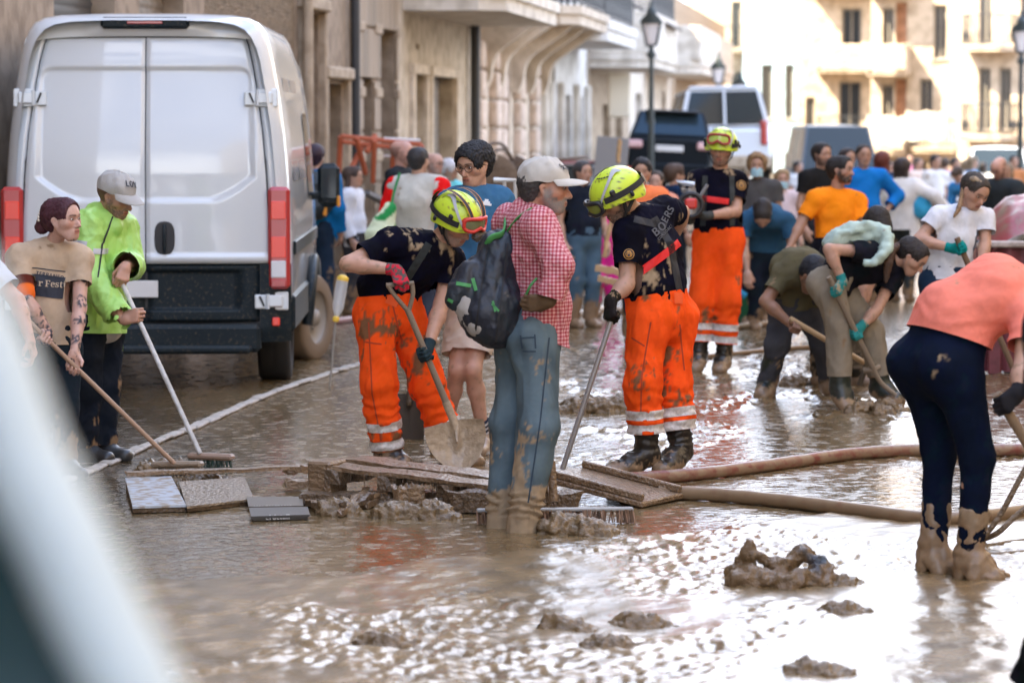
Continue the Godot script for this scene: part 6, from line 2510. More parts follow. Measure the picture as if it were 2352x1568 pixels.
func man_in_checked_shirt() -> void:
	var f := fig("older man in red checked shirt, beige cap and muddy jeans, seen from behind at centre", 1192, 1216, 0.99, {
		"hd": [1254, 436, 0.02], "nk": [1214, 490, 0.0], "ch": [1226, 580, 0.0], "wa": [1240, 690, 0.0], "hl": [1200, 770, -0.08], "hr": [1232, 778, 0.09],
		"sl": [1172, 514, -0.17], "sr": [1240, 520, 0.18], "er": [1284, 612, 0.27], "wr": [1250, 694, 0.25], "el": [1172, 620, -0.28], "wl": [1215, 690, -0.1],
		"kl": [1174, 975, -0.09], "kr": [1238, 978, 0.09], "al": [1154, 1178, -0.1], "ar": [1206, 1184, 0.08], "tl": [1190, 1216, -0.16], "tr": [1232, 1222, 0.06]})
	f.skin = Color(0.47, 0.245, 0.16)
	var hw := local(f, 1262, 690, 0.27)
	put_hand(f, "r", hw, Vector3(-1, -0.15, 0.0), Vector3(0, 0.3, -1), 0.45, cloth(Color(0.13, 0.085, 0.05), 0.2, 0, 0.01, 14.0, 3.0))
	plain_body(f)
	head(f, 82, 2, 0, 1.03, {"beard": 0.95, "bcol": Color(0.2, 0.185, 0.17), "hair": Color(0.05, 0.045, 0.04), "scalp": 0.7, "hairline": 0.05})
	body(f)
	hair(f, Color(0.05, 0.047, 0.045), 0.002)
	var hat := cap_hat(f, M.cap_beige, M.cap_beige, -3.0, 0.09, 0.16)
	letters(f, "cap_lettering", "open", hat, 1292, 384, 0.06, -22.0, 0.022, M.print_dark, "Droid Sans", 52.0)
	var shirt := torso(f, 0.02, 1.0)
	shirt.append_array(sleeve(f, "r", 1.92, 0.02, 0.004))
	shirt.append_array(sleeve(f, "l", 1.9, 0.018))
	var fr := front(f, "hl", "hr")
	shirt.append(Prim.new(local(f, 1268, 690, 0.02), local(f, 1292, 812, 0.05), 0.07, 0.035, 0.05).cut(local(f, 1296, 822, 0.05), Vector3(0.1, -1, 0)))      # the tail hanging out in front
	shirt.append(Prim.new(local(f, 1200, 476, -0.02), local(f, 1258, 498, 0.02), 0.052, 0.044, 0.02))      # collar
	garment(f, "shirt", shirt, Color(1, 1, 1), folds(0.0085, 1.1, Vector3(1.5, 0.8, 1.5), 1.0), M.check, [], 0.012)
	var jp := cloth(Color(0.105, 0.148, 0.172), 0.36, 0.03, 0.26, 7.0, 2.0, DRYMUD, 0.35)
	var jm := garment(f, "jeans", trousers(f, [0.012, 0.034, 0.024], 0.25, {"t": 1.22}), jp, folds(0.008, 1.0, Vector3(1.5, 0.4, 1.5), 2.0, [[f.j.kr.lerp(f.j.ar, 0.75), f.j.ar, 3.0, 0.012], [f.j.kl.lerp(f.j.al, 0.75), f.j.al, 3.0, 0.012]]), M.cloth, [], 0.012)
	for side in ["l", "r"]:
		garment(f, "boot", boot(f, side, 0.05, 0.006), cloth(Color(0.04, 0.032, 0.025), 0.6, 0.1, 0.3, 9.0, 4.0), folds(0.006, 1.4), M.wet, [], 0.01)

	for q in [[1260, 775, 1240, 960], [1240, 960, 1212, 1150], [1196, 770, 1226, 768], [1196, 770, 1200, 800], [1228, 768, 1230, 800], [1200, 800, 1230, 800]]:
		strip(f, "seam", jm, [q[0], q[1]], [q[2], q[3]], 0.007, M.seam, 0.002)

	# rucksack hung on his left shoulder
	var pack := thing("rucksack", "dark navy rucksack with green straps and zip pulls on the checked shirt man", "backpack", f.root.position)
	var pr := [Prim.new(local(f, 1150, 575, 0.02), local(f, 1118, 720, 0.06), 0.098, 0.125, 0.05, (fwd * 0.75 + right * 0.45).normalized(), 1.2), Prim.new(local(f, 1150, 700, 0.1), local(f, 1142, 752, 0.1), 0.1, 0.095, 0.05),
		Prim.new(local(f, 1082, 620, 0.1), local(f, 1068, 660, 0.1), 0.055, 0.075, 0.03), Prim.new(local(f, 1050, 668, 0.12), local(f, 1046, 690, 0.12), 0.045, 0.05, 0.012)]
	var sh := blob("shell", pack, [[pr, 0.011]], M.slick, cloth(Color(0.012, 0.017, 0.026), 0.03, -1, 0, 12.0, 8.0, DRYMUD), folds(0.009, 1.3, Vector3(1.6, 0.6, 1.6), 5.0))
	var mesh_pr := [Prim.new(local(f, 1076, 700, 0.11), local(f, 1102, 745, 0.12), 0.066, 0.066, 0.03)]
	blob("mesh_pocket", pack, [[mesh_pr, 0.011]], M.cloth, cloth(Color(0.36, 0.34, 0.31), 0.08, -1, 0, 14.0, 8.5), folds(0.006, 1.5))
	later.append(func() -> void:
		for q in [[1050, 646, 1084, 652, 0.016, 0.0], [1088, 640, 1096, 668, 0.016, 0.0], [1134, 692, 1140, 716, 0.01, 0.0], [1134, 695, 1150, 712, 0.01, 0.0], [1032, 684, 1044, 690, 0.014, 0.0]]:
			var a := local(f, q[0], q[1])
			var b := local(f, q[2], q[3])
			var x := (b - a).normalized()
			patch("zip_pull", sh, Transform3D(Basis(x, side_z.cross(x).normalized(), x.cross(side_z.cross(x).normalized())), (a + b) * 0.5), Vector3(a.distance_to(b), q[4], 0.7), M.green_strap, pack, 0.008)
		for q in [[1166, 560, 1138, 790], [1120, 560, 1092, 760]]:
			var a := local(f, q[0], q[1])
			var b := local(f, q[2], q[3])
			var x := (b - a).normalized()
			patch("seam", sh, Transform3D(Basis(x, side_z.cross(x).normalized(), x.cross(side_z.cross(x).normalized())), (a + b) * 0.5), Vector3(a.distance_to(b), 0.009, 0.7), M.black_cloth, pack, 0.006))
	M.green_strap = mat(0.06, 0.27, 0.075, 0.6)
	var sb := MB.new()
	sb.tube(curve([local(f, 1221, 479, 0.16), local(f, 1190, 500, 0.12), local(f, 1165, 535, 0.05), local(f, 1148, 575, 0.08)]), 0.021, 8, true, 0.3, side_z)
	part("strap", sb, M.green_strap, pack)
	sb = MB.new()
	sb.tube(curve([local(f, 1160, 505, 0.0), local(f, 1155, 535, 0.1), local(f, 1130, 545, 0.14), local(f, 1120, 560, 0.12)]), 0.018, 8, true, 0.35, side_z)
	part("haul_loop", sb, M.green_strap, pack)
	sb = MB.new()
	sb.tube(curve([local(f, 1232, 640, 0.24), local(f, 1216, 660, 0.25), local(f, 1200, 700, 0.2)]), 0.02, 8, true, 0.3, side_z)
	part("lower_strap", sb, M.green_strap, pack)

func fire_kit(f: Fig, cuff := 0.9, tuck := 0.0, muddy := 0.1, sd := 1.0) -> Array:
	var shirt := torso(f, 0.024, 1.0, 1.0, true)
	shirt.append_array(sleeve(f, "l", 0.62, 0.022, 0.008))
	shirt.append_array(sleeve(f, "r", 0.62, 0.022, 0.008))
	var sh := garment(f, "shirt", shirt, cloth(NAVY, 0.16 + muddy * 0.2, -1, 0, 7.0, sd, DRYMUD), folds(0.009, 1.1, Vector3(1.2, 0.8, 1.2), sd), M.cloth, [], f.cell * 0.9)
	var tr := garment(f, "trousers", trousers(f, [0.014, 0.036, 0.04], 0.3, {"t": cuff}), cloth(ORANGE, muddy, 0.0, 0.12, 6.0, sd, Color(0.15, 0.09, 0.045), 0.10),
		folds(0.010, 1.0, Vector3(1.3, 0.6, 1.3), sd + 4.0, [[f.j.kl, f.j.al, 5.5, 0.006], [f.j.kr, f.j.ar, 5.5, 0.006]]), M.cloth, [], f.cell * 0.9)
	for side in ["l", "r"]:
		bands(f, tr, side, [[cuff * 0.62, 0.05], [cuff * 0.9, 0.05]], M.band_silver)
		var bt := garment(f, "boot", boot(f, side, 0.35, 0.018), cloth(Color(0.022, 0.018, 0.013), 0.3, -0.02, 0.13, 10.0, sd + 2.0), folds(0.006, 1.6, Vector3(1, 1.5, 1), sd, [[f.j["k" + side], f.j["a" + side], 9.0, 0.004]]), M.wet, [], f.cell * 0.7)
	return [sh, tr]

func firefighter_with_shovel() -> void:
	var f := fig("firefighter in yellow helmet with red goggles bending over a long-handled shovel", 945, 1066, 1.02, {
		"hd": [1046, 512, 0.16], "nk": [1000, 560, 0.08], "ch": [955, 600, 0.04], "wa": [893, 655, 0.0], "hl": [932, 726, -0.09], "hr": [864, 722, 0.08],
		"sr": [896, 558, 0.2], "sl": [1036, 604, -0.02], "er": [797, 606, 0.3], "wr": [890, 634, 0.36], "el": [1014, 696, 0.06], "wl": [990, 780, 0.2],
		"kr": [870, 882, 0.1], "kl": [982, 885, -0.02], "ar": [888, 1030, 0.04], "al": [1038, 1028, -0.06], "tr": [925, 1064, 0.12], "tl": [1092, 1070, 0.02]})
	f.b = 1.06
	f.skin = Color(0.48, 0.265, 0.175)
	f.grime = 0.2
	var a := local(f, 938, 716, 0.33)
	var b := local(f, 1040, 961, 0.24)
	var dir := (b - a).normalized()
	var bar0 := local(f, 891, 655, 0.37)
	var bar1 := local(f, 946, 650, 0.35)
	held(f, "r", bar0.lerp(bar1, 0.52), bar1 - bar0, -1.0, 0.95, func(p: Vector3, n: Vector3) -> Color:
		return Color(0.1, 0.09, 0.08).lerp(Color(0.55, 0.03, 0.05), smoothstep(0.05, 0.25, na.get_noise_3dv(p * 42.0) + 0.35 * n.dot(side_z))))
	held(f, "l", local(f, 977, 811, 0.3), dir, 1.0, 0.95, cloth(Color(0.025, 0.04, 0.045), 0.3, -1, 0, 18.0, 6.0))
	plain_body(f)
	head(f, 50, 32, 6, 1.02, {"beard": 0.6, "bcol": Color(0.2, 0.17, 0.15), "scalp": 0.8})
	body(f)
	helmet(f, {"lamp_band": true, "goggle_y": 0.004, "goggle_tip": -9.0, "tip": -5.0})
	var k := fire_kit(f, 1.02, 0.0, 0.36, 3.0)
	strip(f, "brace", k[0], [985, 560], [918, 668], 0.042, M.strap_dark)
	for q in [[850, 740, 858, 900], [858, 900, 878, 1010], [905, 700, 925, 790], [840, 780, 880, 785]]:
		strip(f, "seam", k[1], [q[0], q[1]], [q[2], q[3]], 0.008, M.orange_seam, 0.002)
	strip(f, "brace_patch", k[1], [893, 682], [918, 694], 0.05, mat(0.8, 0.1, 0.015, 0.8))

	var s := thing("shovel", "muddy long-handled shovel held by the firefighter with red goggles", "shovel", f.root.position)
	var wood := relief(mat(0.22, 0.165, 0.11, 0.6), M.fine_noise, 0.3, 8.0)
	var mb := MB.new()
	mb.tube(pts([a - dir * 0.02, a.lerp(b, 0.5), b + dir * 0.05]), PackedFloat32Array([0.017, 0.017, 0.021]), 12)
	part("shaft", mb, wood, s)
	mb = MB.new()
	mb.tube(curve([bar0, bar0.lerp(a, 0.35) - right * 0.006, a]), 0.0125, 10)
	mb.tube(curve([bar1, bar1.lerp(a, 0.4) + right * 0.012, a]), 0.0125, 10)
	mb.tube(pts([bar0 - right * 0.01, bar1 + right * 0.01]), 0.013, 10)
	part("handle", mb, wood, s)
	shovel_blade(s, b, dir, local(f, 1062, 1084, 0.28), 0.172, grained(relief(mat(0.42, 0.32, 0.215, 0.25), M.fine_noise, 0.35, 6.0), M.grime, 3.0, false))

func shovel_blade(s: Node3D, neck: Vector3, dir: Vector3, tip: Vector3, half: float, m: Material) -> void:
	var y := (neck - tip).normalized()
	var x := y.cross(side_z + Vector3.UP * 0.25).normalized()
	var z := x.cross(y)
	var l := neck.distance_to(tip)
	var mb := MB.new()
	for flip in [false, true]:
		mb.xf = Transform3D(Basis(x, y, z), tip)
		mb.grid(22, 25, func(a: int, b: int) -> Vector3:
			var v := a / 21.0
			var u := b / 24.0 * 2.0 - 1.0
			var w := half * pow(sin(minf(1.0, v * 1.25 + 0.02) * PI * 0.5), 0.62) * (1.0 - 0.06 * v)
			var yy := v * l * 0.96 + (0.025 * (u * u) * smoothstep(0.8, 1.0, v) * -1.0)
			var zz := 0.05 * u * u - 0.025 * sin(v * PI) + 0.028 * exp(-pow(u / 0.11, 2.0)) * smoothstep(0.15, 0.75, v) + 0.005 * na.get_noise_3d(u * 3.0, v * 4.0, 2.0)
			return Vector3(u * w, yy, zz - (0.004 if flip else 0.0)), flip)
	part("blade", mb, m, s)
	mb = MB.new()
	mb.tube(pts([neck - dir * 0.1, neck + dir * 0.05, neck.lerp(tip, 0.45) + z * 0.012]), PackedFloat32Array([0.023, 0.023, 0.006]), 12)
	part("socket", mb, m, s)

func pole(f: Fig, called: String, label: String, a: Vector3, b: Vector3, r: float, m: Material) -> Node3D:
	var s := thing(called, label, called.replace("_", " "), b + f.root.position)
	var mb := MB.new()
	mb.tube(pts([a - b, a.lerp(b, 0.5) - b, Vector3.ZERO]), r, 12)
	part("pole", mb, m, s)
	return s

func broom_head(s: Node3D, c: Vector3, along: Vector3, w: float, wood: Material, bristle: Material, droop := 0.07) -> void:
	along = along.normalized()
	var mb := MB.new()
	mb.box(c, Vector3(w, 0.035, 0.06), 0.012, Basis(along, Vector3.UP, along.cross(Vector3.UP)))
	part("broom_block", mb, wood, s)
	mb = MB.new()
	var side := along.cross(Vector3.UP).normalized()
	for k in int(w * 260):
		var q := c + along * rng.randf_range(-0.49, 0.49) * w + side * rng.randf_range(-0.024, 0.024) - Vector3(0, 0.015, 0)
		mb.bar(q, q + Vector3(rng.randf_range(-0.02, 0.02), -droop * rng.randf_range(0.8, 1.05), rng.randf_range(-0.02, 0.02)), 0.0035, 0.0035)
	var br := part("bristles", mb, bristle, s)
	br.set_meta("kind", "stuff")

func firefighter_with_pole() -> void:
	var f := fig("firefighter in yellow helmet with black goggles leaning on a long pole", 1500, 1088, 1.01, {
		"hd": [1421, 459, 0.1], "nk": [1463, 492, 0.02], "ch": [1488, 572, 0.0], "wa": [1504, 650, 0.0], "hl": [1487, 732, 0.09], "hr": [1548, 728, -0.09],
		"sl": [1444, 540, 0.15], "sr": [1532, 486, -0.15], "el": [1440, 652, 0.22], "wl": [1415, 704, 0.27], "er": [1566, 488, -0.28], "wr": [1546, 550, -0.4],
		"kl": [1478, 880, 0.13], "kr": [1546, 878, -0.06], "al": [1486, 1030, 0.1], "ar": [1563, 1022, -0.05], "tl": [1405, 1086, 0.16], "tr": [1520, 1080, 0.12]})
	f.b = 1.12
	f.skin = Color(0.41, 0.235, 0.16)
	f.grime = 0.14
	var a := local(f, 1406, 742, 0.3)
	var b := local(f, 1292, 1078, 0.22)
	held(f, "l", local(f, 1410, 724, 0.3), b - a, 1.0, 0.95, cloth(Color(0.02, 0.018, 0.016), 0.2, -1, 0, 18.0, 6.0), Vector3.DOWN * 0.4)
	put_hand(f, "r", f.j.wr, Vector3(-0.3, -1, -0.3), Vector3(-1, 0, 0), 0.4)
	plain_body(f)
	head(f, -72, 30, -4, 1.03, {"beard": 0.75, "bcol": Color(0.07, 0.055, 0.045), "scalp": 0.8})
	body(f)
	helmet(f, {"goggle": M.black, "lens": M.lens_yellow, "goggle_y": -0.008, "goggle_tip": 4.0, "tip": -3.0, "strap_rise": 2.0})
	var k := fire_kit(f, 0.76, 0.0, 0.3, 7.0)
	strip(f, "chest_stripe", k[0], [1466, 622], [1560, 556], 0.042, M.red_stripe)
	strip(f, "brace", k[0], [1502, 500], [1545, 570], 0.038, M.black_cloth)
	strip(f, "brace", k[0], [1538, 555], [1560, 668], 0.038, M.black_cloth)
	strip(f, "brace", k[0], [1455, 500], [1530, 520], 0.036, M.black_cloth)
	strip(f, "brace_patch", k[1], [1556, 672], [1557, 698], 0.046, mat(0.8, 0.1, 0.015, 0.8), 0.008)
	for q in [[1490, 740, 1470, 860], [1470, 860, 1468, 960], [1560, 745, 1572, 850], [1450, 772, 1480, 790]]:
		strip(f, "seam", k[1], [q[0], q[1]], [q[2], q[3]], 0.008, M.orange_seam, 0.002)
	letters(f, "shirt_lettering", "BO", k[0], 1512, 524, 0.0, 38.0, 0.046, M.print_grey)
	letters(f, "shirt_lettering", "ERS", k[0], 1534, 492, 0.0, 58.0, 0.042, M.print_grey)
	letters(f, "shirt_lettering", "CONSORCI", k[0], 1526, 532, 0.0, 42.0, 0.016, M.print_grey)
	badge(f, k[0], 1433, 584, 0.031)
	var p := pole(f, "long_pole", "long grey metal pole held by the firefighter with black goggles", local(f, 1412, 712, 0.3), b, 0.0145, M.steel)

func firefighter_facing_us() -> void:
	var f := fig("firefighter facing us with red framed goggles on his yellow helmet, holding a pump coupling", 1630, 852, 1.04, {
		"hd": [1657, 344, 0.05], "nk": [1653, 398, 0.0], "ch": [1648, 460, 0.0], "wa": [1650, 512, 0.0], "hl": [1678, 552, 0.0], "hr": [1625, 552, 0.0],
		"sl": [1694, 420, -0.03], "sr": [1600, 416, 0.02], "el": [1692, 486, 0.08], "er": [1586, 478, 0.1], "wl": [1620, 496, 0.26], "wr": [1585, 500, 0.25],
		"kl": [1672, 690, 0.04], "kr": [1612, 690, 0.03], "al": [1663, 812, 0.0], "ar": [1607, 805, 0.0], "tl": [1652, 852, 0.16], "tr": [1598, 846, 0.16]})
	f.skin = Color(0.47, 0.265, 0.18)
	f.fine = 0.0065
	put_hand(f, "l", local(f, 1622, 496, 0.28), Vector3(-1, 0.05, 0.2), Vector3(0, 1, 0), 0.45, Color(0.06, 0.065, 0.06))
	put_hand(f, "r", local(f, 1586, 506, 0.26), Vector3(-0.1, 1, 0.3), Vector3(0.6, 0, 0.6), 0.6, Color(0.06, 0.065, 0.06))
	plain_body(f)
	head(f, -14, 8, -3, 1.0, {"beard": 0.5, "bcol": Color(0.05, 0.038, 0.03), "scalp": 0.8})
	body(f)
	helmet(f, {"goggle": M.red_dark, "lens": M.lens_green, "goggle_y": 0.028, "goggle_tip": -12.0, "strap_rise": -4.0})
	var k := fire_kit(f, 0.8, 0.0, 0.18, 12.0)
	strip(f, "chest_stripe", k[0], [1602, 453], [1672, 462], 0.045, M.red_stripe)
	strip(f, "brace", k[0], [1618, 405], [1612, 520], 0.04, M.strap_dark)
	strip(f, "brace", k[0], [1680, 405], [1680, 520], 0.04, M.strap_dark)
	badge(f, k[0], 1706, 425, 0.042)
	var o := thing("pump_coupling", "red and grey metal pump coupling in the gloved hands of the firefighter facing us", "tool", f.root.position)
	var mb := MB.new()
	var c := local(f, 1586, 470, 0.36)
	mb.tube(pts([c + Vector3(0, -0.07, 0), c + Vector3(0, 0.04, 0)]), 0.075, 14)
	mb.tube(pts([c + Vector3(0, 0.04, 0), c + Vector3(-0.01, 0.12, 0)]), 0.05, 12)
	part("body", mb, mat(0.3, 0.3, 0.3, 0.35, 0.6), o)
	mb = MB.new()
	var ring := PackedVector3Array()
	for q in 25:
		ring.append(c + right * cos(TAU * q / 24.0) * 0.085 + Vector3(0, sin(TAU * q / 24.0) * 0.085, 0) + side_z * 0.06)
	mb.tube(ring, 0.018, 8, false)
	part("hand_wheel", mb, M.black, o)
	mb = MB.new()
	mb.box(c + side_z * 0.08 + Vector3(0, 0.01, 0), Vector3(0.09, 0.08, 0.04), 0.015)
	part("red_block", mb, M.red_plastic, o)
	mb = MB.new()
	mb.tube(pts([c + right * 0.06 + Vector3(0, 0.04, 0.03), c + right * 0.13 + Vector3(0, 0.15, 0.05)]), 0.013, 8)
	mb.tube(pts([c + right * -0.05 + Vector3(0, 0.1, 0), c + right * -0.1 + Vector3(0, 0.17, 0), c + right * 0.03 + Vector3(0, 0.15, 0)]), 0.02, 8)
	part("lever", mb, M.steel, o)

func woman_in_tan_shirt() -> void:
	var f := fig("young woman in tan printed tee shirt with dark red hair, turning to look right", 110, 1095, 0.95, {
		"hd": [144, 508, 0.1], "nk": [118, 562, 0.0], "ch": [112, 640, 0.0], "wa": [114, 725, 0.0], "hl": [148, 800, -0.05], "hr": [84, 800, 0.05],
		"sr": [42, 592, 0.1], "sl": [184, 594, 0.0], "er": [78, 694, 0.22], "wr": [100, 760, 0.3], "el": [182, 706, 0.1], "wl": [170, 780, 0.16],
		"kl": [150, 940, 0.05], "kr": [85, 940, 0.05], "al": [150, 1060, 0.0], "ar": [85, 1060, 0.0]})
	f.skin = Color(0.52, 0.31, 0.235)
	f.grime = 0.0
	f.b = 0.92
	var top := local(f, 60, 733, 0.3)
	var bot := local(f, 429, 1093, 0.15)
	f.j.er = local(f, 60, 690, 0.24)
	held(f, "r", top.lerp(bot, 0.12), bot - top, 1.0, 0.9)
	held(f, "l", top.lerp(bot, 0.29), bot - top, 1.0, 0.6, null, Vector3.DOWN * 0.8)
	plain_body(f)
	f.tattoo = 1.0
	head(f, 60, -2, 4, 0.95, {"fem": true, "hair": Color(0.03, 0.012, 0.012), "gaze": 0.003})
	body(f)
	hair(f, Color(0.055, 0.012, 0.018), 0.010, "bun", 0.95)
	var cl := MB.new()
	for k in 11:
		var t := k / 10.0 * PI * 0.9 + 0.4
		cl.ball(f.hx * Vector3(0.07 * cos(t), 0.02 + 0.06 * sin(t), -0.115), Vector3.ONE * 0.008, 4, 6)
	cl.ball(f.hx * Vector3(0.05, 0.0, -0.12), Vector3.ONE * 0.022, 5, 8)
	part("hair_clasp", cl, mat(0.7, 0.62, 0.5, 0.3), f.root)
	var shirt := torso(f, 0.016, 0.9)
	shirt.append_array(sleeve(f, "l", 0.52, 0.014, 0.005))
	shirt.append_array(sleeve(f, "r", 0.52, 0.014, 0.005))
	var sh := garment(f, "shirt", shirt, cloth(Color(0.46, 0.345, 0.235), 0.0, -1, 0, 7.0, 21.0), folds(0.006, 1.0, Vector3(1.2, 0.7, 1.2), 3.0), M.cloth, [], 0.012)
	strip(f, "print_panel", sh, [82, 650], [152, 660], 0.115, M.print_dark)
	strip(f, "print_panel", sh, [84, 612], [155, 622], 0.006, M.print_dark)
	letters(f, "print_lettering", "TERRANEO", sh, 112, 630, 0.0, -11.0, 0.022, M.print_dark, "Droid Sans", 10.0)
	letters(f, "print_lettering", "for Festival", sh, 122, 650, 0.0, -5.0, 0.034, mat(0.5, 0.4, 0.28, 0.8), "Droid Serif", 10.0)
	garment(f, "trousers", trousers(f, [0.01, 0.012, 0.015], 0.2), cloth(Color(0.014, 0.02, 0.028), 0.05, 0.0, 0.3, 7.0, 5.0), folds(0.006))
	var ab := [Prim.new(f.j.sr.lerp(f.j.er, 0.52), f.j.sr.lerp(f.j.er, 0.85), 0.056, 0.052, 0.01)]
	garment(f, "arm_band", ab, func(p: Vector3, n: Vector3) -> Color:
		return Color(0.1, 0.02, 0.015).lerp(Color(0.75, 0.14, 0.02), smoothstep(0.0, 0.012, (p - (f.j.sr as Vector3).lerp(f.j.er, 0.7)).dot((f.j.er - f.j.sr).normalized()))), null, null, [], 0.01)
	for side in ["l", "r"]:
		garment(f, "boot", boot(f, side, 0.5), Color(0.03, 0.03, 0.028), null, M.wet)
	var s := pole(f, "broom", "broom with brown wooden handle held by the woman in the tan shirt", top, bot, 0.0125, mat(0.33, 0.2, 0.12, 0.5))
	broom_head(s, Vector3(-0.05, 0.06, 0), Vector3(1, 0.05, 0.3), 0.3, relief(mat(0.26, 0.19, 0.125, 0.4), M.fine_noise, 0.5, 5.0), mat(0.1, 0.075, 0.05, 0.8), 0.05)

func man_in_green_jacket() -> void:
	var f := fig("man in bright green rain jacket and grey lettered cap holding a broom", 215, 1058, 1.0, {
		"hd": [265, 454, 0.06], "nk": [232, 494, 0.0], "ch": [226, 575, 0.0], "wa": [222, 660, 0.0], "hl": [242, 742, -0.09], "hr": [198, 744, 0.08],
		"sl": [278, 524, -0.12], "sr": [196, 522, 0.15], "er": [212, 646, 0.26], "wr": [290, 706, 0.34], "el": [300, 610, -0.05], "wl": [284, 640, 0.1],
		"kl": [236, 890, -0.05], "kr": [192, 890, 0.08], "al": [232, 1020, -0.06], "ar": [190, 1025, 0.05]})
	f.skin = Color(0.42, 0.225, 0.15)
	f.grime = 0.0
	var top := local(f, 270, 630, 0.3)
	var bot := local(f, 459, 1042, 0.5)
	held(f, "r", top.lerp(bot, 0.235), bot - top, 1.0, 0.8)
	held(f, "l", top.lerp(bot, 0.03), bot - top, -1.0, 0.85, null, Vector3.DOWN * 0.5)
	plain_body(f)
	head(f, 62, 20, 3, 1.0, {"beard": 0.6, "bcol": Color(0.05, 0.04, 0.035), "scalp": 0.7, "hairline": 0.06})
	body(f)
	var hat := cap_hat(f, M.cap_grey, M.cap_grey, -2.0, 0.08, 0.3)
	letters(f, "cap_lettering", "LONDON", hat, 306, 425, 0.08, -8.0, 0.036, M.print_dark, "Droid Sans", 48.0, 0.0, 0.8)
	var jk := torso(f, 0.032, 1.25)
	jk.append_array(sleeve(f, "r", 1.86, 0.032, 0.004))
	jk.append_array(sleeve(f, "l", 1.86, 0.03, 0.004))
	jk.append(Prim.new(local(f, 224, 488, 0.02), local(f, 262, 520, 0.07), 0.062, 0.05, 0.02))
	var col := Color(0.34, 0.60, 0.13)
	var jm := garment(f, "jacket", jk, func(p: Vector3, n: Vector3) -> Color:
		return col * (1.0 + 0.06 * na.get_noise_3dv(p * 5.0)), folds(0.011, 1.0, Vector3(1.3, 0.8, 1.3), 6.0), M.slick, [], 0.012)
	strip(f, "reflective_band", jm, [165, 550], [215, 556], 0.028, M.reflective)
	strip(f, "reflective_band", jm, [229, 572], [256, 574], 0.03, M.reflective)
	strip(f, "zip", jm, [263, 498], [246, 560], 0.008, M.black_cloth)
	strip(f, "zip", jm, [246, 560], [240, 680], 0.008, M.black_cloth)
	strip(f, "cuff_band", jm, [262, 700], [292, 716], 0.07, M.reflective)
	garment(f, "undershirt", [Prim.new(f.j.wa, (f.j.hl + f.j.hr) * 0.5 + Vector3(0.02, 0.0, 0), 0.125, 0.128, 0.02, f.j.hl - f.j.hr, 1.3)], cloth(Color(0.45, 0.43, 0.4), 0.0), folds(0.006))
	garment(f, "trousers", trousers(f, [0.015, 0.03, 0.035], 0.3), cloth(Color(0.012, 0.016, 0.024), 0.02, 0.0, 0.2, 7.0, 5.0), folds(0.01))
	for side in ["l", "r"]:
		garment(f, "boot", boot(f, side, 0.4), Color(0.03, 0.03, 0.028), null, M.wet)
	var s := pole(f, "broom", "green bristled broom with white pole held by the man in the green jacket", top, bot, 0.0135, grained(mat(0.55, 0.54, 0.52, 0.4), M.grime, 3.0, false))
	broom_head(s, local(f, 484, 1048, 0.5) - bot, Vector3(1, 0.0, 0.25), 0.27, relief(mat(0.3, 0.2, 0.14, 0.4), M.fine_noise, 0.4, 6.0), mat(0.012, 0.045, 0.035, 0.7), 0.055)

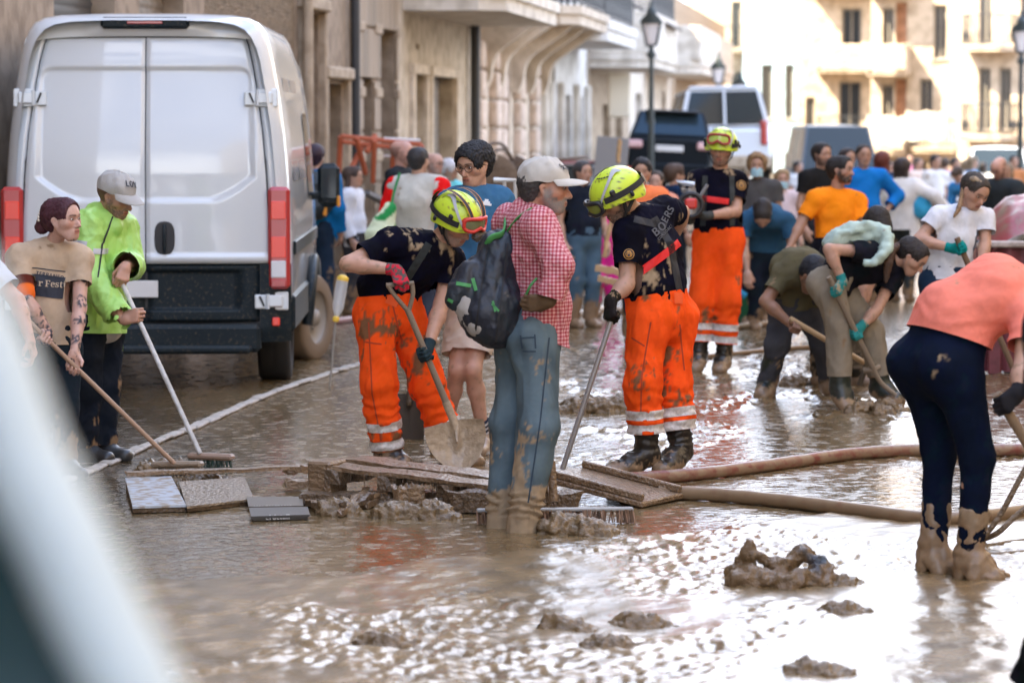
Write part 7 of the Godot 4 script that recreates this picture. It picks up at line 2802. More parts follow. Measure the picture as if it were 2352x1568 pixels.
func man_in_blue_sweatshirt() -> void:
	var f := fig("dark haired young man with glasses in blue sweatshirt and beige shorts", 1085, 1042, 1.0, {
		"hd": [1088, 382, 0.04], "nk": [1094, 440, 0.0], "ch": [1094, 525, 0.0], "wa": [1090, 612, 0.0], "hl": [1112, 690, 0.0], "hr": [1064, 690, 0.0],
		"sl": [1146, 466, -0.02], "sr": [1040, 470, 0.04], "el": [1160, 575, 0.0], "er": [1026, 575, 0.02], "wl": [1120, 650, 0.15], "wr": [1060, 655, 0.2],
		"kl": [1086, 848, 0.14], "kr": [1050, 850, 0.1], "al": [1110, 1000, -0.05], "ar": [1022, 1000, -0.1], "tl": [1100, 1040, 0.14], "tr": [1005, 1035, 0.02]})
	f.skin = Color(0.50, 0.29, 0.2)
	f.grime = 0.12
	plain_body(f, true)
	head(f, -34, 12, 0, 1.0, {"hair": Color(0.012, 0.011, 0.012)})
	body(f)
	hair(f, Color(0.012, 0.012, 0.014), 0.02, "fringe")
	var gl := MB.new()
	for sg in [-1.0, 1.0]:
		var ring := PackedVector3Array()
		for k in 17:
			var a := TAU * k / 16.0
			ring.append(f.hx * Vector3(sg * 0.034 + 0.024 * cos(a), 0.008 + 0.019 * sin(a), 0.104 - 0.2 * absf(0.034 + 0.024 * cos(a) * sg) * 0.4))
		gl.tube(ring, 0.0022, 5, false)
		gl.tube(pts([f.hx * Vector3(sg * 0.058, 0.014, 0.085), f.hx * Vector3(sg * 0.08, 0.014, 0.0)]), 0.0022, 5)
	gl.tube(pts([f.hx * Vector3(-0.011, 0.01, 0.105), f.hx * Vector3(0.011, 0.01, 0.105)]), 0.0022, 5)
	part("glasses", gl, mat(0.05, 0.03, 0.02, 0.3), f.root)
	var sw := torso(f, 0.028, 0.9)
	sw.append_array(sleeve(f, "l", 1.9, 0.026))
	sw.append_array(sleeve(f, "r", 1.9, 0.026))
	sw.append(Prim.new(local(f, 1080, 444, 0.04), local(f, 1108, 444, -0.02), 0.058, 0.056, 0.02))
	var sm := garment(f, "sweatshirt", sw, cloth(Color(0.045, 0.13, 0.235), 0.0), folds(0.008, 1.0, Vector3(1.2, 0.8, 1.2), 9.0))
	later.append(func() -> void:
		var c := local(f, 1148, 472)
		for k in 3:
			var x := right
			patch("chest_print", sm, Transform3D(Basis(Vector3(x.x, 0.0 , x.z).rotated(side_z, -0.12), Vector3.UP.rotated(side_z, -0.12), side_z), local(f, 1118, 468 - k * 4.5)), Vector3(0.055 - 0.017 * k, 0.0125, 0.7), M.print_light, f.root, 0.004))
	garment(f, "shorts", trousers(f, [0.004, 0.006, 0.016], 0.3, {"t": -0.22}), cloth(Color(0.55, 0.46, 0.37), 0.12, -1, 0, 9.0, 5.0), folds(0.01, 1.2))
	for side in ["l", "r"]:
		var a: Vector3 = f.j["a" + side]
		var k: Vector3 = f.j["k" + side]
		garment(f, "sock", [Prim.new(a, a.lerp(k, 0.3), 0.043, 0.05, 0.02).cut(a.lerp(k, 0.24), k - a)], func(p: Vector3, n: Vector3) -> Color:
			var t := (p - a).dot((k - a).normalized())
			return Color(0.02, 0.025, 0.04) if fmod(t + 1.0, 0.028) < 0.016 else Color(0.6, 0.6, 0.6), null, null, [], 0.007)
		garment(f, "shoe", boot(f, side, 0.05, 0.008), cloth(Color(0.4, 0.34, 0.26), 0.4, 0.0, 0.2), folds(0.004), M.wet, [], 0.009)

func man_in_olive_shirt() -> void:
	var f := fig("man in olive tee shirt and black cap stooping with a wooden handled pick", 1790, 912, 1.0, {
		"hd": [1868, 636, 0.42], "nk": [1852, 608, 0.32], "ch": [1836, 616, 0.15], "wa": [1828, 655, 0.0], "hl": [1858, 704, -0.06], "hr": [1806, 704, -0.04],
		"sr": [1800, 634, 0.28], "sl": [1896, 640, 0.2], "er": [1758, 692, 0.34], "wr": [1808, 744, 0.45], "el": [1912, 716, 0.3], "wl": [1900, 780, 0.4],
		"kr": [1785, 790, 0.05], "kl": [1892, 790, 0.0], "ar": [1762, 882, -0.05], "al": [1905, 872, -0.1], "tr": [1752, 914, 0.1], "tl": [1925, 905, 0.0]})
	f.skin = Color(0.27, 0.135, 0.08)
	f.b = 1.1
	var a := local(f, 1818, 733, 0.46)
	var b := local(f, 1986, 833, 0.4)
	held(f, "r", local(f, 1830, 752, 0.46), local(f, 1986, 833, 0.4) - local(f, 1822, 744, 0.46), 1.0, 0.9)
	held(f, "l", local(f, 1915, 797, 0.43), b - a, -1.0, 0.9)
	plain_body(f)
	head(f, 38, 62, 0, 1.0, {"beard": 0.4, "scalp": 0.9})
	body(f)
	hair(f, Color(0.011, 0.012, 0.016), 0.012)
	var sh := torso(f, 0.02, 0.9)
	sh.append_array(sleeve(f, "l", 0.6, 0.02, 0.006))
	sh.append_array(sleeve(f, "r", 0.6, 0.02, 0.006))
	garment(f, "shirt", sh, cloth(Color(0.105, 0.09, 0.05), 0.02, -1, 0), folds(0.01, 1.0, Vector3(1.0, 1.0, 1.0), 3.0))
	garment(f, "trousers", trousers(f, [0.015, 0.022, 0.02], 0.3), cloth(Color(0.06, 0.06, 0.066), 0.1, 0.0, 0.2), folds(0.01))
	for side in ["l", "r"]:
		garment(f, "boot", boot(f, side, 0.92, 0.022), cloth(Color(0.018, 0.024, 0.017), 0.12, 0.02, 0.17), folds(0.004), M.wet, [], 0.012)
	var s := pole(f, "pick", "pick with pale wooden handle in the hands of the man in olive", a - (b - a) * 0.02, b, 0.019, M.pick_wood)
	var mb := MB.new()
	mb.tube(curve([local(f, 1996, 800, 0.4) - b, local(f, 1990, 838, 0.4) - b, local(f, 1975, 885, 0.4) - b]), 0.022, 8, true, 0.6)
	part("pick_head", mb, M.muddy_black, s)

func woman_with_mattock() -> void:
	var f := fig("dark haired woman with ponytail and teal gloves bending over a muddy mattock", 1955, 938, 0.97, {
		"hd": [2094, 592, 0.04], "nk": [2044, 592, 0.0], "ch": [1992, 606, 0.0], "wa": [1938, 618, 0.0], "hl": [1925, 660, -0.1], "hr": [1902, 652, 0.09],
		"sr": [1994, 578, 0.16], "sl": [2052, 636, -0.08], "er": [1904, 572, 0.26], "wr": [1922, 646, 0.26], "el": [2014, 712, 0.06], "wl": [1978, 752, 0.2],
		"kr": [1928, 746, 0.12], "kl": [2002, 762, -0.08], "ar": [1930, 884, 0.1], "al": [2024, 880, -0.1], "tr": [1950, 938, 0.16], "tl": [2060, 920, -0.02]})
	f.skin = Color(0.45, 0.255, 0.175)
	f.b = 0.92
	f.grime = 0.16
	var a := local(f, 1904, 636, 0.3)
	var b := local(f, 2006, 845, 0.12)
	var teal := cloth(Color(0.03, 0.21, 0.2), 0.16, -1, 0, 20.0, 3.0, DRYMUD)
	held(f, "r", a.lerp(b, 0.14), b - a, -1.0, 0.9, teal)
	held(f, "l", a.lerp(b, 0.62), b - a, 1.0, 0.9, teal)
	plain_body(f)
	head(f, 66, 40, 0, 0.96, {"fem": true, "hair": Color(0.02, 0.013, 0.01), "gaze": 0.0})
	body(f)
	hair(f, Color(0.018, 0.012, 0.01), 0.008, "tied", 0.96)
	lock(f, [local(f, 2066, 562, 0.05), local(f, 2050, 574, 0.09), local(f, 2040, 606, 0.12), local(f, 2036, 645, 0.13)], [0.022, 0.03, 0.03, 0.014], Color(0.075, 0.04, 0.024))
	var sh := torso(f, 0.016, 1.05)
	sh.append_array(sleeve(f, "l", 0.5, 0.018, 0.006))
	sh.append_array(sleeve(f, "r", 0.45, 0.018, 0.006))
	garment(f, "shirt", sh, cloth(Color(0.012, 0.014, 0.019), 0.04, -1, 0, 8.0, 5.0, DRYMUD), folds(0.012, 1.0, Vector3(1, 1, 1), 3.0))
	garment(f, "trousers", trousers(f, [0.014, 0.028, 0.03], 0.1, {"t": 0.85}, 1.3), cloth(Color(0.24, 0.2, 0.145), 0.06, 0.0, 0.3), folds(0.009, 1.0, Vector3(1.3, 0.6, 1.3), 4.0))
	for side in ["l", "r"]:
		garment(f, "boot", boot(f, side, 0.62, 0.026), cloth(Color(0.02, 0.026, 0.02), 0.16, 0.0, 0.14), folds(0.004), M.wet, [], 0.012)
	# a mint jacket knotted round the shoulders
	var jk := []
	var line := curve([local(f, 1912, 556, 0.12), local(f, 1945, 532, 0.12), local(f, 1990, 522, 0.1), local(f, 2030, 532, 0.12), local(f, 2038, 565, 0.2), local(f, 2016, 596, 0.25), local(f, 1985, 604, 0.26)], 3)
	for k in line.size() - 1:
		var t := k / float(line.size())
		jk.append(Prim.new(line[k], line[k + 1], lerpf(0.05, 0.013, t), lerpf(0.048, 0.012, t), 0.03, fwd, 1.5))
	jk.append(Prim.new(local(f, 1935, 552, 0.04), local(f, 2024, 552, 0.02), 0.05, 0.055, 0.04, fwd, 2.2))
	garment(f, "tied_jacket", jk, cloth(Color(0.42, 0.53, 0.46), 0.0, -1, 0), folds(0.016, 1.3, Vector3(0.9, 1.5, 0.9), 2.0))
	var s := pole(f, "mattock", "muddy mattock worked by the woman with teal gloves", a, b, 0.02, relief(mat(0.2, 0.15, 0.1, 0.6), M.fine_noise, 0.4, 8.0))
	var mb := MB.new()
	mb.tube(curve([Vector3.ZERO, local(f, 2024, 878, 0.1) - b, local(f, 2058, 908, 0.1) - b]), 0.017, 8)
	mb.tube(curve([local(f, 1984, 850, 0.1) - b, Vector3(0, -0.01, 0), local(f, 2022, 842, 0.1) - b]), 0.02, 8, true, 0.6)
	part("mattock_head", mb, relief(mat(0.22, 0.165, 0.11, 0.4), M.fine_noise, 0.4, 8.0), s)

func woman_in_white_shirt() -> void:
	var f := fig("smiling woman in white tee shirt with streaked hair and teal glove on a shovel", 2178, 926, 0.98, {
		"hd": [2239, 442, 0.06], "nk": [2208, 486, 0.0], "ch": [2192, 540, 0.0], "wa": [2180, 596, 0.0], "hl": [2206, 652, 0.0], "hr": [2146, 652, 0.0],
		"sr": [2156, 498, 0.06], "sl": [2262, 502, -0.02], "er": [2110, 550, 0.12], "wr": [2170, 558, 0.25], "el": [2264, 560, 0.04], "wl": [2254, 605, 0.12],
		"kl": [2200, 790, 0.02], "kr": [2148, 790, 0.02], "al": [2200, 890, 0.0], "ar": [2146, 890, 0.0]})
	f.skin = Color(0.47, 0.265, 0.18)
	f.grime = 0.05
	f.b = 0.95
	var a := local(f, 2203, 556, 0.27)
	var b := local(f, 2232, 622, 0.25)
	held(f, "r", local(f, 2208, 568, 0.27), b - a, -1.0, 0.95, Color(0.01, 0.22, 0.2))
	put_hand(f, "l", f.j.wl, Vector3(-0.1, -1, 0.1), Vector3(-1, 0, 0), 0.5)
	plain_body(f)
	head(f, 30, 30, -8, 0.97, {"fem": true, "hair": Color(0.03, 0.02, 0.014), "smile": true})
	body(f)
	hair(f, Color(0.04, 0.03, 0.022), 0.007, "tied", 0.97)
	lock(f, [f.hx * Vector3(-0.06, 0.0, -0.06), local(f, 2204, 478, 0.15), local(f, 2192, 498, 0.18)], [0.014, 0.016, 0.008], Color(0.25, 0.15, 0.075))
	lock(f, [f.hx * Vector3(-0.05, 0.06, -0.06), f.hx * Vector3(-0.055, 0.1, 0.0), f.hx * Vector3(-0.03, 0.105, 0.045)], [0.02, 0.02, 0.014], Color(0.32, 0.24, 0.15), "blonde_streak")
	var sh := torso(f, 0.014, 0.85)
	sh.append_array(sleeve(f, "l", 0.55, 0.02, 0.01))
	sh.append_array(sleeve(f, "r", 0.5, 0.02, 0.01))
	garment(f, "shirt", sh, cloth(Color(0.66, 0.67, 0.71), 0.0, -1, 0), folds(0.01, 1.0, Vector3(1.2, 0.8, 1.2), 3.0))
	var jm := garment(f, "jeans", trousers(f, [0.008, 0.015, 0.015], 0.3), cloth(Color(0.02, 0.04, 0.075), 0.06, 0.0, 0.25, 8.0, 5.0, DRYMUD), folds(0.006))
	for side in ["l", "r"]:
		garment(f, "boot", boot(f, side, 0.7), cloth(Color(0.03, 0.03, 0.028), 0.2, 0.0, 0.3), null, M.wet)
	pole(f, "shovel", "brown tool handle in the teal gloved hand of the woman in white", a - (b - a) * 0.15, local(f, 2330, 850, 0.1), 0.02, mat(0.16, 0.1, 0.06, 0.6))

func woman_in_salmon_top() -> void:
	var f := fig("woman in salmon top and muddy navy leggings bending away at right", 2196, 1330, 0.98, {
		"hd": [2460, 740, 0.0], "nk": [2385, 690, 0.0], "ch": [2290, 676, 0.0], "wa": [2196, 724, 0.0], "hl": [2122, 832, -0.08], "hr": [2196, 842, 0.1],
		"sl": [2372, 672, -0.18], "sr": [2366, 732, 0.18], "er": [2352, 850, 0.3], "wr": [2312, 915, 0.34], "el": [2400, 860, -0.2], "wl": [2390, 960, -0.1],
		"kl": [2158, 1036, -0.12], "kr": [2246, 1046, 0.1], "al": [2148, 1240, -0.1], "ar": [2232, 1256, 0.08], "tl": [2185, 1322, -0.1], "tr": [2278, 1346, 0.12]})
	f.skin = Color(0.5, 0.3, 0.21)
	f.b = 1.12
	f.grime = 0.1
	var a := local(f, 2290, 905, 0.36)
	var b := local(f, 2380, 1050, 0.3)
	held(f, "r", local(f, 2303, 926, 0.36), b - a, -1.0, 0.9, Color(0.02, 0.02, 0.024))
	plain_body(f)
	head(f, 100, 60, 0, 0.97, {"fem": true})
	body(f)
	hair(f, Color(0.03, 0.02, 0.015), 0.01, "tied")
	var sh := torso(f, 0.03, 0.45)
	sh.append_array(sleeve(f, "l", 0.6, 0.03, 0.008))
	sh.append_array(sleeve(f, "r", 0.55, 0.03, 0.008))
	var tp := garment(f, "top", sh, cloth(Color(0.86, 0.24, 0.17), 0.0, -1, 0, 7.0, 3.0, DRYMUD, 0.05), folds(0.007, 0.9, Vector3(0.5, 1.4, 0.9), 3.0))
	strip(f, "hem_band", tp, [2064, 744], [2250, 790], 0.012, M.print_light)
	garment(f, "leggings", trousers(f, [0.02, 0.012, 0.006], -0.1, {"t": 1.05}, 1.5), cloth(Color(0.007, 0.011, 0.025), 0.0, 0.05, 0.25, 9.0, 4.4, DRYMUD, 0.2), folds(0.0035, 1.2), M.cloth, [], 0.012)
	var hem := MB.new()
	for side in ["l", "r"]:
		var pr := boot(f, side, 0.42, 0.012)
		var an: Vector3 = f.j["a" + side]
		for k in 7:
			var an2 := k * 0.9
			pr.append(Prim.new(an + Vector3(cos(an2) * 0.04, -0.07, sin(an2) * 0.04), an + Vector3(cos(an2) * 0.1, -0.125, sin(an2) * 0.1) + front(f, "hl", "hr") * 0.05, 0.03, 0.022, 0.02))
		garment(f, "mud_covered_shoe", pr, cloth(Color(0.235, 0.165, 0.1), 0.3, 0.0, 0.4), folds(0.010, 1.5), M.wet, [], 0.01)
	pole(f, "shovel", "muddy tool handle held in black glove at the right edge", a, b, 0.021, relief(mat(0.22, 0.15, 0.09, 0.5), M.fine_noise, 0.3, 8.0))

func man_in_orange_shirt() -> void:
	var f := fig("bearded man in muddy orange tee shirt looking right, standing behind the stooping ones", 1920, 798, 1.0, {
		"hd": [1933, 393, 0.05], "nk": [1922, 442, 0.0], "ch": [1920, 490, 0.0], "wa": [1922, 535, 0.0], "hl": [1945, 575, -0.05], "hr": [1898, 575, 0.05],
		"sl": [1972, 464, -0.1], "sr": [1872, 458, 0.12], "er": [1842, 510, 0.15], "wr": [1812, 572, 0.2], "el": [1985, 525, 0.0], "wl": [1960, 570, 0.1],
		"kl": [1940, 690, 0.0], "kr": [1890, 690, 0.0], "al": [1940, 780, 0.0], "ar": [1890, 780, 0.0]})
	f.skin = Color(0.42, 0.24, 0.165)
	f.b = 1.06
	put_hand(f, "r", f.j.wr, Vector3(-0.4, -1, 0.1), Vector3(0.5, 0, 0.5), 0.3)
	plain_body(f)
	head(f, 58, 0, 0, 1.0, {"beard": 0.95, "bcol": Color(0.022, 0.016, 0.013), "scalp": 0.8, "hair": Color(0.015, 0.012, 0.01)})
	body(f)
	hair(f, Color(0.015, 0.012, 0.01), 0.009)
	var sh := torso(f, 0.024, 0.75)
	sh.append_array(sleeve(f, "l", 0.7, 0.026, 0.01))
	sh.append_array(sleeve(f, "r", 0.75, 0.026, 0.01))
	garment(f, "shirt", sh, cloth(Color(0.88, 0.25, 0.012), 0.08, -1, 0, 7.0, 9.0, Color(0.4, 0.15, 0.05)), folds(0.009))
	garment(f, "trousers", trousers(f, [0.02, 0.03, 0.03], 0.3), cloth(Color(0.012, 0.012, 0.014), 0.08, 0.0, 0.3, 7.0, 2.0), folds(0.009))
	for side in ["l", "r"]:
		garment(f, "boot", boot(f, side, 0.6), cloth(Color(0.03, 0.03, 0.028), 0.2, 0.0, 0.3), null, M.wet)

# people farther off: the whole figure from the place of the head, the way they face and how they hold their arms
func passer(label: String, px: float, py: float, scale: float, yaw: float, o := {}) -> Fig:
	var depth := FPX / scale
	var hd := at(px, py, depth)
	var gy := level(hd.z)
	var tall := clampf(hd.y - gy + 0.12, 0.9, 1.95)
	if o.has("tall"):
		tall = o.tall
	var s: float = tall / 1.75
	var f := Fig.new()
	f.d = depth
	f.s = s
	f.b = o.get("b", 1.0)
	f.skin = o.get("skin", Color(0.44, 0.26, 0.18))
	f.grime = 0.06
	f.root = thing("person", label, "person", Vector3(hd.x, gy, hd.z), o.get("group", ""))
	var q := depth / FPX * 2.3
	f.cell = clampf(q * 2.8, 0.016, 0.034)
	f.fine = clampf(q * 1.5, 0.008, 0.02)
	var fd := side_z.rotated(Vector3.UP, deg_to_rad(yaw))
	var u := Vector3.UP.cross(fd)
	var lean: float = o.get("lean", 0.0)      # metres that the head comes forward
	var base := Vector3(0, 0, 0) - fd * lean
	var hy: float = hd.y - gy
	var put := func(a: float, y: float, z: float) -> Vector3: return base + u * a * s + Vector3(0, y, 0) + fd * z
	f.j.hd = Vector3(0, hy, 0)
	var hip: float = 0.93 * s
	f.j.hl = put.call(0.09, hip, 0)
	f.j.hr = put.call(-0.09, hip, 0)
	f.j.kl = put.call(0.1, 0.49 * s, 0.04)
	f.j.kr = put.call(-0.1, 0.49 * s, 0.02)
	f.j.al = put.call(0.1, 0.09 * s, -0.02)
	f.j.ar = put.call(-0.1, 0.09 * s, -0.04)
	var nk := Vector3(0, hy - 0.17 * s, 0) - fd * (0.02 + 0.05 * clampf(lean, 0, 1))
	f.j.nk = nk
	var mid := put.call(0, hip, 0) as Vector3
	f.j.wa = nk.lerp(mid, 0.66)
	f.j.ch = nk.lerp(mid, 0.33) + (-fd * 0.03 + Vector3(0, 0.06, 0) * lean) * s
	var down := Vector3(0, -0.05, 0) * s
	f.j.sl = nk + u * 0.185 * s * f.b + down
	f.j.sr = nk - u * 0.185 * s * f.b + down
	for sd in ["l", "r"]:
		var g := 1.0 if sd == "l" else -1.0
		var sh: Vector3 = f.j["s" + sd]
		match o.get("arm_" + sd, o.get("arms", "down")):
			"hip":
				f.j["e" + sd] = sh + (u * g * 0.2 - Vector3(0, 0.2, 0) - fd * 0.06) * s
				f.j["w" + sd] = sh + (u * g * 0.02 - Vector3(0, 0.38, 0) + fd * 0.06) * s
			"front":
				f.j["e" + sd] = sh + (u * g * 0.05 - Vector3(0, 0.26, 0) + fd * 0.03) * s
				f.j["w" + sd] = sh + (-u * g * 0.06 - Vector3(0, 0.3, 0) + fd * 0.25) * s
			"reach":
				f.j["e" + sd] = sh + (u * g * 0.04 - Vector3(0, 0.25, 0) + fd * 0.1) * s
				f.j["w" + sd] = sh + (u * g * 0.02 - Vector3(0, 0.48, 0) + fd * 0.12) * s
			"out":
				f.j["e" + sd] = sh + (u * g * 0.24 - Vector3(0, 0.1, 0)) * s
				f.j["w" + sd] = sh + (u * g * 0.38 - Vector3(0, 0.28, 0) + fd * 0.1) * s
			_:
				f.j["e" + sd] = sh + (u * g * 0.06 - Vector3(0, 0.28, 0) - fd * 0.02) * s
				f.j["w" + sd] = sh + (u * g * 0.05 - Vector3(0, 0.52, 0) + fd * 0.08) * s
		put_hand(f, sd, f.j["w" + sd], (f.j["w" + sd] - f.j["e" + sd]).normalized(), -u * g, 0.3)
	plain_body(f, o.get("shorts", false))
	var hs: float = o.get("hs", clampf(s, 0.86, 1.0))
	head(f, o.get("look", yaw), o.get("pitch", 0.0), o.get("roll", 0.0), hs, o.get("face", {}))
	body(f)
	var hc: Color = o.get("hair", Color(0.02, 0.015, 0.012))
	if o.get("style", "short") != "none":
		hair(f, hc, o.get("thick", 0.012), o.get("style", "short"), hs)
	if o.get("style", "") == "ponytail":
		lock(f, [f.hx * Vector3(0, 0.03, -0.12), f.hx * Vector3(0, -0.05, -0.15), f.hx * Vector3(0, -0.14, -0.13)], [0.028, 0.03, 0.015], hc)
	if o.has("mask"):
		var mk := MB.new()
		mk.xf = f.hx
		mk.grid(7, 13, func(a: int, b: int) -> Vector3:
			var t := (b / 12.0 * 2.0 - 1.0)
			return Vector3(0.066 * sin(t * 1.25), lerpf(-0.1, -0.012, a / 6.0), 0.03 + 0.085 * cos(t * 1.25) - 0.014 * absf(a / 6.0 - 0.55)))
		part("face_mask", mk, mat(0.35, 0.55, 0.62, 0.9), f.root)
	if o.get("specs", false):
		var gl := MB.new()
		for sg in [-1.0, 1.0]:
			gl.tube(pts([f.hx * Vector3(sg * 0.055, 0.014, 0.09), f.hx * Vector3(sg * 0.08, 0.014, 0.0)]), 0.003, 5)
			gl.box(Vector3.ZERO, Vector3.ZERO)
			var ring := PackedVector3Array()
			for k in 9:
				ring.append(f.hx * Vector3(sg * 0.033 + 0.023 * cos(TAU * k / 8.0), 0.008 + 0.018 * sin(TAU * k / 8.0), 0.1))
			gl.tube(ring, 0.003, 5, false)
		part("glasses", gl, M.black, f.root)
	var top: Color = o.get("top", Color(0.3, 0.3, 0.3))
	var t: float = o.get("sleeve", 0.55)
	var sh2 := torso(f, o.get("loose", 0.022), o.get("hem", 0.8))
	if not o.get("vest", false):
		sh2.append_array(sleeve(f, "l", t, 0.024, 0.006))
		sh2.append_array(sleeve(f, "r", t, 0.024, 0.006))
	garment(f, o.get("called", "shirt"), sh2, cloth(top, o.get("dirt", 0.0), -1, 0, 7.0, px), folds(0.008, 1.0, Vector3(1.2, 0.8, 1.2), px))
	if o.get("vest", false):
		for sd in ["l", "r"]:
			garment(f, "sleeve", sleeve(f, sd, 0.72, 0.055, 0.03), cloth(o.get("under", top), 0.0, -1, 0), folds(0.008))
	if o.get("shorts", false):
		garment(f, "shorts", trousers(f, [0.014, 0.02, 0.03], 0.3, {"t": -0.1}), cloth(o.get("legs", Color(0.05, 0.05, 0.06)), 0.05, -1, 0), folds(0.008))
	else:
		garment(f, "trousers", trousers(f, [0.014, 0.022, 0.025], 0.3), cloth(o.get("legs", Color(0.02, 0.025, 0.035)), 0.08, 0.0, 0.45, 8.0, px), folds(0.009, 1.0, Vector3(1.2, 0.7, 1.2), px))
	for sd in ["l", "r"]:
		garment(f, "boot", boot(f, sd, 0.5), cloth(Color(0.035, 0.03, 0.025), 0.3, 0.0, 0.3), null, M.wet)
	return f

func others() -> void:
	var f: Fig
	f = passer("person in blue jacket with dark backpack walking away beside the van mirror", 724, 362, 236.0, 165, {"hair": Color(0.025, 0.01, 0.02), "thick": 0.02, "top": Color(0.012, 0.15, 0.36), "sleeve": 1.9, "legs": Color(0.02, 0.035, 0.06), "dirt": 0.16, "loose": 0.035, "hem": 0.95})
	var bp := thing("backpack", "dark backpack with orange tag on the person in the blue jacket", "backpack", f.root.position)
	var c: Vector3 = f.j.ch
	blob("shell", bp, [[[Prim.new(c + side_z * 0.16 + Vector3(0.02, 0.08, 0), c + side_z * 0.17 + Vector3(0.02, -0.12, 0), 0.13, 0.14, 0.05, right, 1.15)], 0.02]], M.slick, cloth(Color(0.012, 0.022, 0.026), 0.05, -1, 0), folds(0.01))
	var tg := MB.new()
	tg.box(c + side_z * 0.27 + right * 0.12 + Vector3(0, -0.17, 0), Vector3(0.035, 0.1, 0.02), 0.006)
	part("orange_tag", tg, M.orange_line, bp)
	passer("girl with loose brown hair and white top between debris and blue jacket", 812, 408, 222.0, 75, {"style": "long", "hair": Color(0.06, 0.038, 0.028), "thick": 0.016, "top": Color(0.66, 0.68, 0.72), "sleeve": 1.8, "legs": Color(0.05, 0.05, 0.055), "loose": 0.03})
	passer("balding man with stubble and glasses in dark tee shirt near the orange frame", 924, 352, 240.0, 72, {"style": "none", "face": {"scalp": 0.5, "bald": true, "beard": 0.5, "bcol": Color(0.16, 0.1, 0.08)}, "specs": true, "top": Color(0.025, 0.028, 0.032), "b": 1.1, "skin": Color(0.52, 0.29, 0.22)})
	f = passer("man in pale work vest over red tee shirt, seen from behind", 962, 371, 272.0, 155, {"hair": Color(0.022, 0.02, 0.02), "thick": 0.007, "top": Color(0.5, 0.48, 0.42), "vest": true, "under": Color(0.68, 0.012, 0.012), "b": 1.16, "loose": 0.035, "legs": Color(0.04, 0.045, 0.06), "called": "vest"})
	var bag := thing("shopping_bag", "green and white shopping bag slung from the vest man's shoulder", "bag", f.root.position)
	var sb := MB.new()
	var p0 := local(f, 918, 398, 0.18)
	sb.tube(curve([p0, local(f, 905, 440, 0.26), local(f, 898, 480, 0.3)]), 0.02, 6, true, 0.4)
	part("strap", sb, mat(0.02, 0.2, 0.06, 0.7), bag)
	blob("sack", bag, [[[Prim.new(local(f, 895, 480, 0.3), local(f, 872, 540, 0.3), 0.06, 0.13, 0.04, side_z, 0.7)], 0.02]], M.cloth, func(p: Vector3, n: Vector3) -> Color:
		return Color(0.03, 0.24, 0.07) if na.get_noise_3dv(p * 7.0) > 0.05 else Color(0.6, 0.66, 0.45), folds(0.012))
	passer("bald man with round glasses behind the vest man", 997, 378, 226.0, 58, {"style": "none", "face": {"scalp": 0.4, "bald": true, "beard": 0.5, "bcol": Color(0.3, 0.27, 0.25)}, "specs": true, "top": Color(0.014, 0.018, 0.035), "sleeve": 1.9, "skin": Color(0.52, 0.31, 0.235)})
	passer("stooping person in turquoise jacket with pale cap behind the glasses man", 1034, 392, 210.0, 60, {"hair": Color(0.6, 0.58, 0.58), "thick": 0.014, "top": Color(0.14, 0.52, 0.58), "sleeve": 1.9, "lean": 0.2, "pitch": 25.0, "loose": 0.04})
	passer("man in dark skull print tee shirt and blue jeans behind the checked shirt man", 1340, 398, 246.0, 30, {"hair": Color(0.06, 0.055, 0.055), "top": Color(0.014, 0.017, 0.027), "legs": Color(0.07, 0.12, 0.17), "b": 1.12})
	passer("person in bright pink jacket partly hidden behind the pole firefighter", 1386, 440, 225.0, 20, {"top": Color(0.75, 0.03, 0.28), "sleeve": 1.9, "legs": Color(0.7, 0.03, 0.26), "style": "ponytail"})
	passer("girl with dark fringe in orange top behind the pole firefighter", 1474, 397, 272.0, -6, {"style": "fringe", "thick": 0.014, "hair": Color(0.013, 0.011, 0.012), "top": Color(0.85, 0.22, 0.08), "face": {"fem": true}, "hs": 0.98})
	passer("fair faced girl behind the girl in orange", 1507, 418, 232.0, -10, {"style": "tied", "hair": Color(0.045, 0.03, 0.022), "top": Color(0.7, 0.3, 0.2), "face": {"fem": true}, "skin": Color(0.55, 0.35, 0.27)})
	passer("brown haired child in navy top turning away behind the pump coupling", 1552, 402, 205.0, 110, {"hair": Color(0.07, 0.04, 0.025), "thick": 0.02, "top": Color(0.014, 0.03, 0.07), "hs": 0.95})
	passer("curly haired child with blue face mask in grey tee shirt", 1739, 382, 240.0, -4, {"style": "curly", "thick": 0.028, "hair": Color(0.26, 0.16, 0.075), "mask": true, "top": Color(0.075, 0.072, 0.07), "hs": 0.95, "arms": "front", "face": {"fem": true}})
	passer("fair child with face mask in white and pink tee shirt", 1797, 414, 205.0, 4, {"style": "curly", "thick": 0.018, "hair": Color(0.36, 0.24, 0.12), "mask": true, "top": Color(0.68, 0.56, 0.57), "hs": 0.93, "skin": Color(0.52, 0.31, 0.22)})
	f = fig("man in blue tee shirt bending down to a green bucket", 1760, 757, 1.0, {
		"hd": [1752, 492, 0.5], "nk": [1758, 488, 0.36], "ch": [1760, 500, 0.2], "wa": [1765, 530, 0.05], "hl": [1785, 585, 0.0], "hr": [1740, 585, 0.0],
		"sl": [1808, 508, 0.32], "sr": [1712, 508, 0.34], "el": [1822, 575, 0.35], "er": [1710, 570, 0.38], "wl": [1822, 625, 0.4], "wr": [1718, 628, 0.42],
		"kl": [1790, 655, 0.08], "kr": [1738, 655, 0.08], "al": [1788, 735, 0.0], "ar": [1735, 735, 0.0]})
	f.skin = Color(0.5, 0.31, 0.23)
	for sd in ["l", "r"]:
		put_hand(f, sd, f.j["w" + sd], Vector3(0, -1, 0.1), Vector3(0.3, 0, -1), 0.5)
	plain_body(f)
